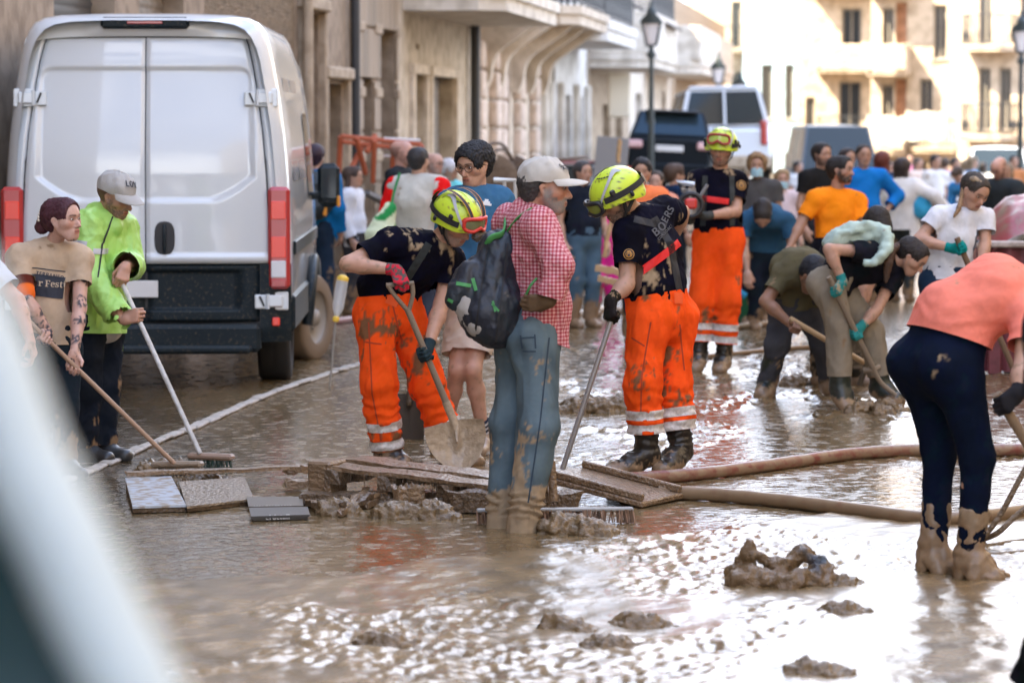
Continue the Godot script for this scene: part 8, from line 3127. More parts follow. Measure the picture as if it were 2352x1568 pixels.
	head(f, -5, 66, 0, 1.0, {"beard": 0.5})
	body(f)
	hair(f, Color(0.022, 0.017, 0.014), 0.01)
	var sh := torso(f, 0.024, 0.8)
	sh.append_array(sleeve(f, "l", 0.6, 0.026, 0.008))
	sh.append_array(sleeve(f, "r", 0.6, 0.026, 0.008))
	garment(f, "shirt", sh, cloth(Color(0.03, 0.085, 0.15), 0.0, -1, 0), folds(0.009))
	garment(f, "trousers", trousers(f, [0.014, 0.022, 0.025], 0.2), cloth(Color(0.014, 0.02, 0.03), 0.08, 0.0, 0.3), folds(0.009))
	for sd in ["l", "r"]:
		garment(f, "boot", boot(f, sd, 0.5), cloth(Color(0.035, 0.03, 0.025), 0.3, 0.0, 0.3), null, M.wet)
	# the one bent double behind the mattock woman
	f = fig("stooping person in muddy camouflage trousers between pick man and mattock woman", 1925, 886, 1.0, {
		"hd": [2012, 520, 0.2], "nk": [1988, 548, 0.1], "ch": [1960, 560, 0.0], "wa": [1930, 590, 0.0], "hl": [1915, 640, -0.1], "hr": [1885, 640, 0.0],
		"sl": [1990, 560, -0.1], "sr": [1975, 570, 0.2], "el": [2000, 630, -0.05], "er": [1985, 640, 0.2], "wl": [1990, 690, 0.0], "wr": [1980, 700, 0.2],
		"kl": [1968, 755, -0.05], "kr": [1882, 755, 0.05], "al": [1978, 862, -0.1], "ar": [1888, 860, 0.0], "tl": [2000, 884, -0.05], "tr": [1905, 888, 0.05]})
	plain_body(f)
	head(f, 40, 70, 0, 1.0)
	body(f)
	hair(f, Color(0.022, 0.017, 0.014), 0.01)
	sh = torso(f, 0.022, 0.8)
	sh.append_array(sleeve(f, "l", 0.6, 0.022, 0.008))
	sh.append_array(sleeve(f, "r", 0.6, 0.022, 0.008))
	garment(f, "shirt", sh, cloth(Color(0.014, 0.014, 0.017), 0.05, -1, 0), folds(0.009))
	garment(f, "trousers", trousers(f, [0.014, 0.024, 0.025], 0.3), func(p: Vector3, n: Vector3) -> Color:
		var t := na.get_noise_3dv(p * 11.0)
		return Color(0.035, 0.03, 0.022) if t > 0.25 else (Color(0.19, 0.14, 0.09) if t > -0.15 else Color(0.1, 0.075, 0.048)), folds(0.009))
	for sd in ["l", "r"]:
		garment(f, "boot", boot(f, sd, 0.4, 0.02), cloth(Color(0.04, 0.032, 0.025), 0.4, 0.05, 0.3), folds(0.006), M.wet)
	# the arm and shoulder at the left edge
	f = fig("person in white tee shirt at the left edge, mostly hidden by the blurred car", -40, 1130, 1.0, {
		"hd": [-150, 500, 0.1], "nk": [-130, 560, 0.0], "ch": [-120, 640, 0.0], "wa": [-120, 740, 0.0], "hl": [-90, 830, 0.0], "hr": [-150, 830, 0.0],
		"sl": [-44, 606, 0.05], "sr": [-200, 606, 0.0], "el": [38, 690, 0.12], "er": [-220, 720, 0.0], "wl": [66, 776, 0.2], "wr": [-150, 820, 0.1],
		"kl": [-40, 980, 0.0], "kr": [-100, 980, 0.0], "al": [-40, 1090, 0.0], "ar": [-100, 1090, 0.0]})
	put_hand(f, "l", f.j.wl, Vector3(0.3, -1, 0), Vector3(-1, 0, 0), 0.5)
	plain_body(f)
	head(f, 50, 10)
	body(f)
	hair(f, Color(0.02, 0.015, 0.012), 0.01)
	sh = torso(f, 0.024, 0.9)
	sh.append_array(sleeve(f, "l", 0.72, 0.034, 0.012))
	sh.append_array(sleeve(f, "r", 0.6, 0.03, 0.01))
	garment(f, "shirt", sh, cloth(Color(0.5, 0.52, 0.56), 0.0, -1, 0), folds(0.009))
	garment(f, "trousers", trousers(f, [0.014, 0.022, 0.025], 0.3), cloth(Color(0.02, 0.025, 0.035), 0.08, 0.0, 0.3), folds(0.009))

	f = fig("person in dark trousers at the bottom right corner, nearest the viewer", 2440, 1640, 1.0, {
		"hd": [2500, 540, 0.0], "nk": [2500, 620, 0.0], "wa": [2490, 880, 0.0], "hl": [2480, 990, 0.0], "hr": [2580, 990, 0.0],
		"sl": [2440, 650, 0.0], "sr": [2600, 650, 0.0], "el": [2440, 830, 0.0], "er": [2650, 850, 0.0], "wl": [2500, 960, 0.2], "wr": [2600, 1000, 0.1],
		"kl": [2450, 1310, 0.1], "kr": [2580, 1310, 0.0], "al": [2378, 1572, 0.0], "ar": [2540, 1590, 0.0]})
	plain_body(f)
	head(f, 170, 0)
	body(f)
	hair(f, Color(0.02, 0.015, 0.012), 0.01)
	garment(f, "jacket", torso(f, 0.03, 0.9) + sleeve(f, "l", 1.9, 0.03) + sleeve(f, "r", 1.9, 0.03), cloth(Color(0.02, 0.025, 0.035), 0.0, -1, 0), folds(0.009))
	garment(f, "trousers", trousers(f, [0.014, 0.022, 0.03], 0.3), cloth(Color(0.008, 0.009, 0.012), 0.05, 0.0, 0.1), folds(0.009))
	garment(f, "boot", boot(f, "l", 0.3), cloth(Color(0.02, 0.018, 0.015), 0.2, 0.0, 0.1), null, M.wet)

	passer("bearded man in black printed tee shirt in front of the dark van", 1889, 357, 226.0, 30, {"face": {"beard": 0.7, "bcol": Color(0.03, 0.022, 0.02)}, "hair": Color(0.02, 0.016, 0.014), "top": Color(0.018, 0.018, 0.018), "legs": Color(0.03, 0.03, 0.035)})
	passer("man in bright blue long sleeved top with hand on hip", 1985, 358, 212.0, 8, {"hair": Color(0.03, 0.022, 0.018), "thick": 0.006, "top": Color(0.012, 0.17, 0.52), "sleeve": 1.6, "arm_l": "hip", "legs": Color(0.02, 0.02, 0.025), "b": 1.06})
	f = passer("woman in white hooded jacket carrying a blue bag, seen from behind", 2074, 388, 196.0, 150, {"hair": Color(0.03, 0.02, 0.018), "thick": 0.022, "style": "long", "top": Color(0.72, 0.7, 0.68), "sleeve": 1.9, "loose": 0.05, "hem": 1.2, "arm_r": "out", "legs": Color(0.03, 0.035, 0.035)})
	bag = thing("shoulder_bag", "light blue bag hanging from the white hooded woman", "bag", f.root.position)
	blob("sack", bag, [[[Prim.new(local(f, 2118, 440, 0.12), local(f, 2120, 480, 0.12), 0.07, 0.12, 0.04, side_z, 0.6)], 0.025]], M.cloth, cloth(Color(0.05, 0.33, 0.55), 0.0, -1, 0), folds(0.012))
	passer("red haired person in dark top beyond the blue top man", 2028, 372, 190.0, 160, {"hair": Color(0.13, 0.03, 0.02), "thick": 0.018, "style": "long", "top": Color(0.03, 0.05, 0.09)})
	passer("person in yellow hi-vis vest half hidden behind the blue top man", 1948, 366, 200.0, 20, {"hair": Color(0.03, 0.02, 0.018), "top": Color(0.6, 0.72, 0.05), "legs": Color(0.02, 0.025, 0.05)})
	f = passer("bald man with beard in dark jacket bending at the right edge", 2295, 388, 216.0, -42, {"style": "none", "face": {"scalp": 0.4, "bald": true, "beard": 0.7, "bcol": Color(0.13, 0.07, 0.05)}, "specs": true, "top": Color(0.035, 0.042, 0.046), "sleeve": 1.9, "lean": 0.22, "pitch": 28.0, "b": 1.2, "loose": 0.04, "arms": "front", "skin": Color(0.55, 0.3, 0.22)})
	passer("person in grey top and navy trousers stooping at the right edge", 2372, 470, 250.0, 110, {"top": Color(0.36, 0.36, 0.36), "legs": Color(0.015, 0.025, 0.05), "lean": 0.45, "pitch": 50.0, "hem": 0.6, "b": 1.2})
	# the crowd down the street
	var list := [
		[2022, 398, 118, 150, Color(0.6, 0.58, 0.56), "far person in pale jacket walking away left of the white hooded woman"],
		[2150, 372, 128, 30, Color(0.68, 0.66, 0.64), "far person in white shirt coming up the middle of the crowd"],
		[2172, 376, 112, 170, Color(0.55, 0.25, 0.3), "far person in dusty pink top in the middle of the crowd"],
		[2196, 378, 122, 20, Color(0.7, 0.68, 0.66), "far person in white top right of the dusty pink one"],
		[2218, 380, 104, 160, Color(0.03, 0.06, 0.12), "far person in navy top left of the small white van"],
		[2236, 374, 116, 100, Color(0.2, 0.33, 0.5), "far person in faded blue shirt just left of the small white van"],
		[2330, 372, 120, 10, Color(0.5, 0.2, 0.08), "far person in rust coloured top under the right lamp"],
		[2138, 386, 96, 170, Color(0.1, 0.2, 0.35), "far person in denim jacket behind the white shirt"],
		[2048, 384, 100, 20, Color(0.08, 0.2, 0.32), "far person in teal top left of the white hooded woman"],
		[2110, 376, 105, 40, Color(0.62, 0.48, 0.4), "far person in peach top above the blue bag"],
		[2004, 386, 92, 160, Color(0.3, 0.3, 0.3), "far person in grey top between blue top man and denim jacket"],
		[2182, 392, 92, 30, Color(0.55, 0.1, 0.1), "far person in red top deep in the crowd"],
		[2260, 384, 98, 150, Color(0.66, 0.6, 0.5), "far person in cream top before the small white van"],
		[2090, 366, 90, 0, Color(0.3, 0.12, 0.2), "far person in maroon top behind the white hood"],
		[2314, 392, 150, -20, Color(0.6, 0.33, 0.2), "person with warm brown shirt behind the bald bending man"],
		[1834, 384, 110, 40, Color(0.5, 0.5, 0.5), "far person in grey tee shirt beside the dark van"],
		[1718, 398, 120, 150, Color(0.06, 0.07, 0.09), "far person in dark top below the people carrier"],
		[1420, 395, 130, 60, Color(0.1, 0.12, 0.15), "far person in dark jacket below the grey board"],
		[1280, 400, 140, 20, Color(0.3, 0.25, 0.2), "far person in tan jacket behind the checked shirt man's cap"],
		[860, 398, 170, 110, Color(0.1, 0.09, 0.08), "person in dark brown top among the wooden debris"]]
	for q in list:
		passer(q[5], q[0], q[1], q[2], q[3], {"top": q[4], "sleeve": 0.6 + 1.2 * (int(q[0]) % 2), "hair": [Color(0.02, 0.016, 0.014), Color(0.07, 0.045, 0.03), Color(0.2, 0.14, 0.08)][int(q[1]) % 3], "style": ["short", "long", "ponytail"][int(q[0]) % 3], "legs": [Color(0.02, 0.025, 0.035), Color(0.05, 0.06, 0.08), Color(0.1, 0.085, 0.07)][int(q[2]) % 3], "arms": ["down", "front", "down"][int(q[0]) % 3]})
	# someone in blue bending in the crowd
	passer("far person in blue bending sideways in the crowd", 2200, 402, 150.0, -60, {"top": Color(0.05, 0.24, 0.55), "lean": 0.5, "pitch": 50.0, "sleeve": 1.6, "hair": Color(0.05, 0.03, 0.02)})

# ---------------------------------------------------------------- things in the mud
func mud_mat(r := 0.23, g := 0.15, b := 0.085, rough := 0.3) -> StandardMaterial3D:
	return grained(relief(mat(r, g, b, rough), M.fine_noise, 1.2, 2.6), M.grime, 2.3, false)

func build_details() -> void:
	for c in later:
		(c as Callable).call()
	later.clear()
	M.mud_wood = mud_mat()
	M.mud_dark = mud_mat(0.13, 0.085, 0.048, 0.35)
	pallets()
	hoses()
	mud_lumps()
	bits()
	heap()
	do_jobs()

func plank(called: String, label: String, cat: String, a: Vector3, b: Vector3, w: float, t: float, m: Material, group := "", hint := Vector3.UP) -> Node3D:
	var o := thing(called, label, cat, (a + b) * 0.5, group)
	var mb := MB.new()
	mb.board(a - o.position, b - o.position, w, t, hint)
	part("board", mb, m, o)
	return o

func gp(px: float, py: float, h := 0.0) -> Vector3:
	return ground(px, py) + Vector3(0, h, 0)

func pallets() -> void:
	# the broken pallet leaning on a block, with three boards on bearers
	var pal := thing("pallet", "broken muddy pallet lying tilted behind the jeans man's legs", "pallet", gp(1000, 1170))
	var o := pal.position
	var d := depth_of(o)
	var pa := at(770, 1072, d + 0.3) - o
	var pb := at(1140, 1118, d - 0.1) - o
	var along := (pb - pa).normalized()
	var across := Vector3(along.z, 0, -along.x).normalized() * -1.0
	if across.dot(fwd) < 0:
		across = -across
	across = (across + Vector3(0, 0.03, 0)).normalized()
	var up_ := across.cross(along)
	if up_.y < 0:
		up_ = -up_
	for k in 2:
		var mb := MB.new()
		var sh := across * (0.03 + 0.2 * k) + up_ * (0.004 * k)
		mb.board(pa + sh - along * 0.04 * (k % 2), pb + sh + along * 0.03 * (k % 3), 0.15 + 0.03 * (k % 2), 0.02, up_, 0.03)
		part("board", mb, M.mud_wood, pal)
	for t in [0.03, 0.36, 0.72, 0.98]:
		var mb := MB.new()
		mb.board(pa.lerp(pb, t) - across * 0.05 - up_ * 0.045, pa.lerp(pb, t) + across * 0.5 - up_ * 0.05, 0.09, 0.065, up_)
		part("bearer", mb, M.mud_dark, pal)
	var bl := MB.new()
	bl.bar(pa - up_ * 0.075 - across * 0.06 - along * 0.06, pa - up_ * 0.075 + across * 0.12 - along * 0.06, 0.13, 0.2, 0.012)
	part("block", bl, M.mud_wood, pal)
	# drips of mud hanging under the boards
	var dr := MB.new()
	for k in 46:
		var q := pa.lerp(pb, rng.randf_range(0.12, 0.95)) - across * rng.randf_range(-0.02, 0.06) - up_ * 0.012
		dr.tube(pts([q, q - Vector3(0, rng.randf_range(0.02, 0.07), 0)]), PackedFloat32Array([0.004, 0.0015]), 5)
	var ds := part("mud_drips", dr, M.mud_dark, pal)
	ds.set_meta("kind", "stuff")
	# bearers lying below
	var names := [["muddy short beam lying under the tilted pallet, left one", 1010, 1150, 1165, 1145, 0.1, 0.09], ["muddy long beam under the pallet reaching the man's boots", 1030, 1178, 1330, 1176, 0.11, 0.1], ["flat muddy board at left foot of the pallet", 820, 1148, 1000, 1140, 0.16, 0.03]]
	for q in names:
		plank("beam", q[0], "beam", gp(q[1], q[2], q[6] * 0.5), gp(q[3], q[4], q[6] * 0.5), q[5], q[6], M.mud_dark)
	# the slab tilted at the right of the man
	var sl := thing("drawer_front", "muddy wooden panel tilted up on a beam right of the jeans man", "panel", gp(1360, 1165))
	var so := sl.position
	var sd := depth_of(so)
	var c0 := at(1240, 1096, sd + 0.25) - so
	var c1 := at(1478, 1160, sd - 0.05) - so
	var ax := (c1 - c0).normalized()
	var bx := (fwd * 0.95 + Vector3(0, 0.16, 0)).normalized()
	bx = (bx - ax * bx.dot(ax)).normalized()
	var nx := bx.cross(ax).normalized()
	if nx.y < 0:
		nx = -nx
	var mb2 := MB.new()
	mb2.box(Vector3.ZERO, Vector3(c0.distance_to(c1), 0.03, 0.42), 0.007)
	shared("panel", meshed(mb2, M.mud_wood), Transform3D(Basis(ax, nx, ax.cross(nx)), (c0 + c1) * 0.5 + bx * 0.2), sl)
	for e in [-0.5, 0.5]:
		mb2 = MB.new()
		mb2.box(Vector3.ZERO, Vector3(c0.distance_to(c1) * 0.96, 0.035, 0.03), 0.006)
		shared("rim", meshed(mb2, M.mud_wood), Transform3D(Basis(ax, nx, ax.cross(nx)), (c0 + c1) * 0.5 + bx * (0.2 + e * 0.38) + nx * 0.033), sl)
	plank("post", "muddy upright post under the tilted panel", "post", gp(1247, 1180, 0.0), gp(1245, 1180, 0.2), 0.06, 0.05, M.mud_dark, "", Vector3.FORWARD)
	# boards and books to the left
	plank("board", "long thin muddy board lying across the books at left", "board", gp(290, 1118, 0.07), gp(690, 1106, 0.075), 0.09, 0.018, M.mud_wood)
	plank("board", "short muddy board behind the tilted pallet's left end", "board", gp(655, 1100, 0.05), gp(760, 1096, 0.06), 0.12, 0.04, M.mud_wood)
	plank("board", "second muddy board below the pallet's left end", "board", gp(660, 1128, 0.04), gp(770, 1126, 0.04), 0.12, 0.035, M.mud_wood)
	plank("board", "third muddy board in the water left of the pallet", "board", gp(690, 1158, 0.03), gp(900, 1160, 0.035), 0.14, 0.05, M.mud_dark)
	plank("board", "cracked muddy board in front of the pallet block", "board", gp(820, 1166, 0.05), gp(960, 1150, 0.07), 0.1, 0.02, M.mud_wood)
	plank("board", "muddy block of wood standing before the pallet", "block", gp(905, 1178, 0.06), gp(965, 1176, 0.06), 0.12, 0.13, M.mud_wood)
	for k in 12:
		var px := 700.0 + k * 36.0 + rng.randf_range(-10, 10)
		plank("splinter", "muddy splinters of wood scattered about the broken pallet", "wood splinter", gp(px, 1168 + rng.randf_range(-20, 22), 0.02), gp(px + rng.randf_range(20, 60), 1168 + rng.randf_range(-20, 22), 0.03 + rng.randf() * 0.04), rng.randf_range(0.02, 0.05), rng.randf_range(0.012, 0.03), M.mud_dark if k % 2 else M.mud_wood, "splinters about the broken pallet")
	book("large pale blue-white book lying at the left end of the boards", [288, 1122], [392, 1118], [425, 1176], [305, 1180], 0.05, grained(mat(1, 1, 1, 0.3), noise_tex(256, 0.02, 4, FastNoiseLite.TYPE_SIMPLEX_SMOOTH, 61, FastNoiseLite.FRACTAL_FBM, ramp([[0.0, lin(0.2, 0.14, 0.08)], [0.4, lin(0.3, 0.25, 0.2)], [0.5, lin(0.4, 0.44, 0.48)], [1.0, lin(0.45, 0.5, 0.55)]])), 2.2, false))
	book("large muddy brown book right of the pale one", [412, 1128], [560, 1118], [580, 1160], [430, 1178], 0.045, mud_mat(0.24, 0.18, 0.12, 0.25))
	book("dark book with lettered spine half under water", [570, 1160], [690, 1159], [692, 1173], [574, 1175], 0.036, mat(0.09, 0.075, 0.058, 0.4), "VALENCIANA")
	book("dark book with white lettered spine, lowest in the water", [576, 1185], [702, 1183], [706, 1194], [580, 1198], 0.036, mat(0.05, 0.048, 0.045, 0.4), "el detall")
	# the wide push broom lying under the man
	var br := thing("push_broom", "wide push broom with brown bristles at the jeans man's feet", "broom", gp(1275, 1203, 0.06))
	var a := gp(1095, 1204, 0.065) - br.position
	var b := gp(1455, 1200, 0.065) - br.position
	var bm2 := MB.new()
	bm2.bar(a, b, 0.05, 0.016, 0.005)
	part("broom_block", bm2, mat(0.3, 0.29, 0.27, 0.5), br)
	var tufts := MB.new()
	for k in 250:
		var q := a.lerp(b, rng.randf()) + side_z * rng.randf_range(-0.02, 0.03)
		tufts.tint = Color(0.17, 0.1, 0.06) * rng.randf_range(0.6, 1.7)
		tufts.bar(q, q + Vector3(rng.randf_range(-0.012, 0.012), -0.062, 0) + side_z * rng.randf_range(0.0, 0.03), 0.005, 0.005)
	var tm := part("bristles", tufts, vmat(0.7), br)
	tm.set_meta("kind", "stuff")
	var hb := MB.new()
	hb.tube(pts([gp(1272, 1196, 0.09) - br.position, at(1266, 1060, depth_of(br.position) + 0.15) - br.position]), 0.02, 10)
	part("handle", hb, M.mud_wood, br)

func book(label: String, p0: Array, p1: Array, p2: Array, p3: Array, h: float, m: Material, title := "") -> void:
	var c := [gp(p3[0], p3[1]), gp(p2[0], p2[1]), gp(p1[0], p1[1]), gp(p0[0], p0[1])]
	var o := thing("book", label, "book", c[0])
	var tops := []
	var lows := []
	for k in 4:
		tops.append(c[k] - o.position + Vector3(0, h * (0.75 if k < 2 else 1.1), 0))
		lows.append(c[k] - o.position + Vector3(0, 0.004, 0))
	var mb := MB.new()
	for k in 4:
		var n := (k + 1) % 4
		mb.quad(lows[k], lows[n], tops[n] - Vector3(0, 0.012, 0), tops[k] - Vector3(0, 0.012, 0))
	part("pages", mb, M.mud_dark if title == "" else m, o)
	mb = MB.new()
	var mid: Vector3 = (tops[0] + tops[1] + tops[2] + tops[3]) * 0.25
	var w := []
	for k in 4:
		w.append(tops[k] + (tops[k] - mid).normalized() * 0.012)
	mb.quad(w[0], w[1], w[2], w[3])
	for k in 4:
		var n := (k + 1) % 4
		mb.quad(w[k] - Vector3(0, 0.011, 0), w[n] - Vector3(0, 0.011, 0), w[n], w[k])
	mb.quad(w[3] - Vector3(0, 0.011, 0), w[2] - Vector3(0, 0.011, 0), w[1] - Vector3(0, 0.011, 0), w[0] - Vector3(0, 0.011, 0))
	part("cover", mb, m, o)
	if title != "":
		var tm := TextMesh.new()
		var sf := SystemFont.new()
		sf.font_names = PackedStringArray(["Droid Sans"])
		sf.font_weight = 700
		tm.font = sf
		tm.text = title
		tm.font_size = 32
		tm.pixel_size = h * 0.62 / 24.0
		tm.depth = 0.002
		var t := MeshInstance3D.new()
		t.name = "spine_lettering"
		t.mesh = tm
		tm.material = M.print_light
		o.add_child(t)
		var x: Vector3 = (c[1] - c[0]).normalized()
		var z := x.cross(Vector3.UP)
		t.transform = Transform3D(Basis(x, Vector3.UP, z), (c[1] - c[0]) * 0.45 + Vector3(0, h * 0.5, 0) + z * 0.003)

func hose(label: String, points: Array, r: float, m: Material, ribs := true) -> Node3D:
	var o := thing("hose", label, "hose", points[0])
	var line := []
	for p in points:
		line.append(p - o.position)
	var path := curve(line, 40 if ribs else 14)
	var mb := MB.new()
	var rad := PackedFloat32Array()
	for k in path.size():
		rad.append(r * (1.0 + (0.035 * (k % 2) if ribs else 0.0) + 0.05 * na.get_noise_1d(k * 0.05)))
	mb.tube(path, rad, 14)
	part("tube", mb, m, o)
	return o

func hoses() -> void:
	var red := relief(vmat(0.42), M.fine_noise, 0.25, 8.0)
	M.hose_red = grained(mat(1, 1, 1, 0.4), noise_tex(512, 0.012, 4, FastNoiseLite.TYPE_SIMPLEX_SMOOTH, 77, FastNoiseLite.FRACTAL_FBM, ramp([[0.0, lin(0.2, 0.035, 0.025)], [0.36, lin(0.17, 0.05, 0.032)], [0.5, lin(0.25, 0.165, 0.1)], [1.0, lin(0.27, 0.185, 0.115)]])), 1.6, false)
	M.hose_brown = grained(mat(1, 1, 1, 0.38), noise_tex(512, 0.012, 4, FastNoiseLite.TYPE_SIMPLEX_SMOOTH, 78, FastNoiseLite.FRACTAL_FBM, ramp([[0.0, lin(0.17, 0.08, 0.045)], [0.4, lin(0.22, 0.145, 0.08)], [1.0, lin(0.26, 0.18, 0.105)]])), 1.6, false)
	M.hose_pale = mat(0.55, 0.46, 0.36, 0.5)
	var q := func(px: float, py: float, h: float) -> Vector3: return gp(px, py, h)
	hose("thick red-brown suction hose running from the tilted panel to the right edge, upper one", [q.call(1330, 1118, 0.034), q.call(1480, 1112, 0.034), q.call(1620, 1101, 0.034), q.call(1800, 1078, 0.034), q.call(1960, 1056, 0.034), q.call(2120, 1047, 0.034), q.call(2270, 1048, 0.034), q.call(2420, 1045, 0.034)], 0.034, M.hose_red)
	hose("thick muddy suction hose running to the right edge, lower one", [q.call(1400, 1138, 0.032), q.call(1500, 1144, 0.034), q.call(1650, 1152, 0.034), q.call(1800, 1166, 0.034), q.call(1960, 1186, 0.034), q.call(2100, 1204, 0.034), q.call(2230, 1206, 0.034), q.call(2420, 1180, 0.034)], 0.034, M.hose_brown)
	var jt := thing("hose_coupling", "muddy coupling on the lower hose", "coupling", q.call(1530, 1146, 0.034))
	var mb := MB.new()
	mb.tube(pts([Vector3(-0.03, 0, 0), Vector3(0.03, -0.0, 0.01)]), 0.042, 14)
	part("collar", mb, M.hose_brown, jt)
	hose("pale hose snaking across the mud behind the checked shirt man", [q.call(1290, 748, 0.03), q.call(1330, 728, 0.03), q.call(1390, 716, 0.03), q.call(1440, 722, 0.03), q.call(1500, 735, 0.03)], 0.04, M.hose_pale, false)
	hose("dark red hose lying beyond the bottle on a stick", [q.call(700, 752, 0.03), q.call(770, 745, 0.03), q.call(830, 738, 0.03), q.call(900, 735, 0.03)], 0.035, mat(0.2, 0.035, 0.035, 0.4), false)
	hose("muddy hose behind the firefighter facing us", [q.call(1560, 720, 0.03), q.call(1680, 712, 0.03), q.call(1760, 706, 0.03), q.call(1830, 700, 0.03)], 0.035, M.hose_red, false)
	hose("muddy pipe lying between the firefighters and the pick man", [q.call(1600, 775, 0.03), q.call(1700, 757, 0.03), q.call(1790, 748, 0.03)], 0.03, M.hose_brown, false)
	hose("thin muddy hose across the wet street beyond the pole firefighter", [q.call(1560, 830, 0.02), q.call(1680, 818, 0.02), q.call(1800, 806, 0.02), q.call(1900, 800, 0.02)], 0.02, M.hose_brown, false)
	# cables looping at the right edge
	var cm := mud_mat(0.2, 0.15, 0.1, 0.4)
	var loops := [[[2225, 1262, 0.02], [2262, 1230, 0.04], [2300, 1180, 0.14], [2352, 1085, 0.34], [2400, 1010, 0.5]], [[2240, 1250, 0.02], [2290, 1225, 0.05], [2340, 1180, 0.12], [2420, 1120, 0.2]], [[2190, 1270, 0.015], [2260, 1262, 0.015], [2340, 1250, 0.015], [2420, 1245, 0.015]], [[2230, 1282, 0.015], [2300, 1280, 0.015], [2420, 1268, 0.02]]]
	for k in loops.size():
		var p := []
		for e in loops[k]:
			p.append(gp(e[0], e[1], 0.0) if e[2] < 0.03 else at(e[0], e[1], depth_of(gp(2260, 1262))))
			p[-1].y = maxf(p[-1].y, 0.012)
		hose("muddy cable at the right edge, %s" % ["rising steepest past the leggings", "second highest of the loops", "flat one behind the right foot", "lowest one nearest the viewer"][k], p, 0.013, cm, false)

func lump(label: String, px: float, py: float, w: float, h: float, sd: float, called := "mud_lump", n := 5) -> void:
	var o := gp(px, py)
	var pr := []
	var r := RandomNumberGenerator.new()
	r.seed = int(sd * 17) + 3
	for k in n:
		var x := r.randf_range(-0.5, 0.5) * w
		var z := r.randf_range(-0.4, 0.4) * w * 0.8
		pr.append(Prim.new(Vector3(x * 1.3, -0.02, z * 1.3), Vector3(x * 1.3 + 0.05, -0.02, z), 0.034, 0.03, 0.05, side_z, 1.7))
		pr.append(Prim.new(Vector3(x, 0, z), Vector3(x + r.randf_range(-0.1, 0.1) * w, h * r.randf_range(0.0, 0.5) - 0.01, z), w * r.randf_range(0.16, 0.28), w * r.randf_range(0.08, 0.2), 0.05))
	var node := thing(called, label, called.replace("_", " "), o)
	blob("clod", node, [[pr, 0.009, [Plane(Vector3.DOWN, Vector3(0, -0.03, 0))]]], M.wet_mud, func(p: Vector3, nn: Vector3) -> Color:
		return Color(0.19, 0.126, 0.062) * (0.85 + 0.3 * na.get_noise_3dv(p * 14.0)), func(p: Vector3, nn: Vector3) -> float:
		return 0.012 * na.get_noise_3dv(p * 17.0 + Vector3.ONE * sd) + 0.016 * (nr.get_noise_3dv(p * 11.0) - 0.2) + 0.008 * na.get_noise_3dv(p * 42.0))

func mud_lumps() -> void:
	M.wet_mud = relief(vmat(0.28), M.fine_noise, 0.5, 6.0)
	lump("rounded clod of mud standing alone in the foreground, left one", 876, 1488, 0.12, 0.055, 1.0)
	lump("broad clod of mud in the foreground below the push broom, left half", 1310, 1452, 0.15, 0.045, 2.0)
	lump("high clod of mud in the foreground, right of the broad one", 1462, 1442, 0.15, 0.08, 3.0)
	lump("low flat clod of mud below the high one", 1400, 1492, 0.1, 0.02, 4.0)
	lump("small clod of mud at the far lower right of the foreground", 1870, 1552, 0.13, 0.03, 5.0)
	lump("clod of mud right of the sodden cloth heap", 1935, 1350, 0.12, 0.05, 6.0)
	lump("low clod of mud below the sodden cloth heap", 1930, 1412, 0.08, 0.02, 7.0)
	lump("heap of mud splashed up in the middle behind the pole", 1360, 945, 0.4, 0.05, 8.0, "mud_lump", 9)
	lump("mound of mud pulled up by the mattock", 2005, 948, 0.3, 0.07, 9.0, "mud_lump", 8)
	lump("mound of mud by the pick man's far boot", 1860, 884, 0.3, 0.05, 10.0)
	lump("mud heaped at the edge of the pallet, left", 760, 1180, 0.22, 0.05, 11.0)
	lump("mud heaped before the pallet, middle", 930, 1188, 0.3, 0.05, 12.0, "mud_lump", 8)
	lump("mud pushed up before the push broom", 1330, 1222, 0.28, 0.03, 13.0, "mud_lump", 8)
	lump("mud pushed up around the green broom head", 385, 1084, 0.22, 0.025, 14.0, "mud_lump", 7)
	lump("sodden muddy sack on the street left of green broom", 470, 1106, 0.16, 0.025, 15.0)
	# sodden cloth
	var o := thing("cloth_heap", "sodden muddy cloth heaped in the water at lower right", "cloth", gp(1800, 1345))
	var d := depth_of(o.position)
	var L := func(px: float, py: float, dz: float) -> Vector3: return at(px, py, d - dz) - o.position
	var pr := [Prim.new(L.call(1700, 1315, 0), L.call(1725, 1258, 0.02), 0.045, 0.02, 0.03), Prim.new(L.call(1725, 1262, 0.02), L.call(1790, 1305, 0.03), 0.02, 0.035, 0.03), Prim.new(L.call(1790, 1310, 0.03), L.call(1850, 1268, 0.0), 0.035, 0.025, 0.03), Prim.new(L.call(1850, 1270, 0.0), L.call(1895, 1305, 0.03), 0.022, 0.03, 0.03),
		Prim.new(L.call(1700, 1330, 0.1), L.call(1810, 1345, 0.12), 0.05, 0.05, 0.04), Prim.new(L.call(1810, 1345, 0.12), L.call(1900, 1325, 0.06), 0.05, 0.045, 0.04), Prim.new(L.call(1690, 1350, 0.1), L.call(1890, 1358, 0.1), 0.03, 0.03, 0.04)]
	blob("folds", o, [[pr, 0.009, [Plane(Vector3.DOWN, Vector3(0, -0.03, 0))]]], M.wet_mud, func(p: Vector3, n: Vector3) -> Color:
		var t := na.get_noise_3dv(p * 12.0)
		return Color(0.16, 0.1, 0.05).lerp(Color(0.015, 0.02, 0.03), smoothstep(-0.1, 0.2, t) * smoothstep(0.04, 0.1, p.y) * smoothstep(0.0, 0.15, p.dot(right))), folds(0.02, 1.7))

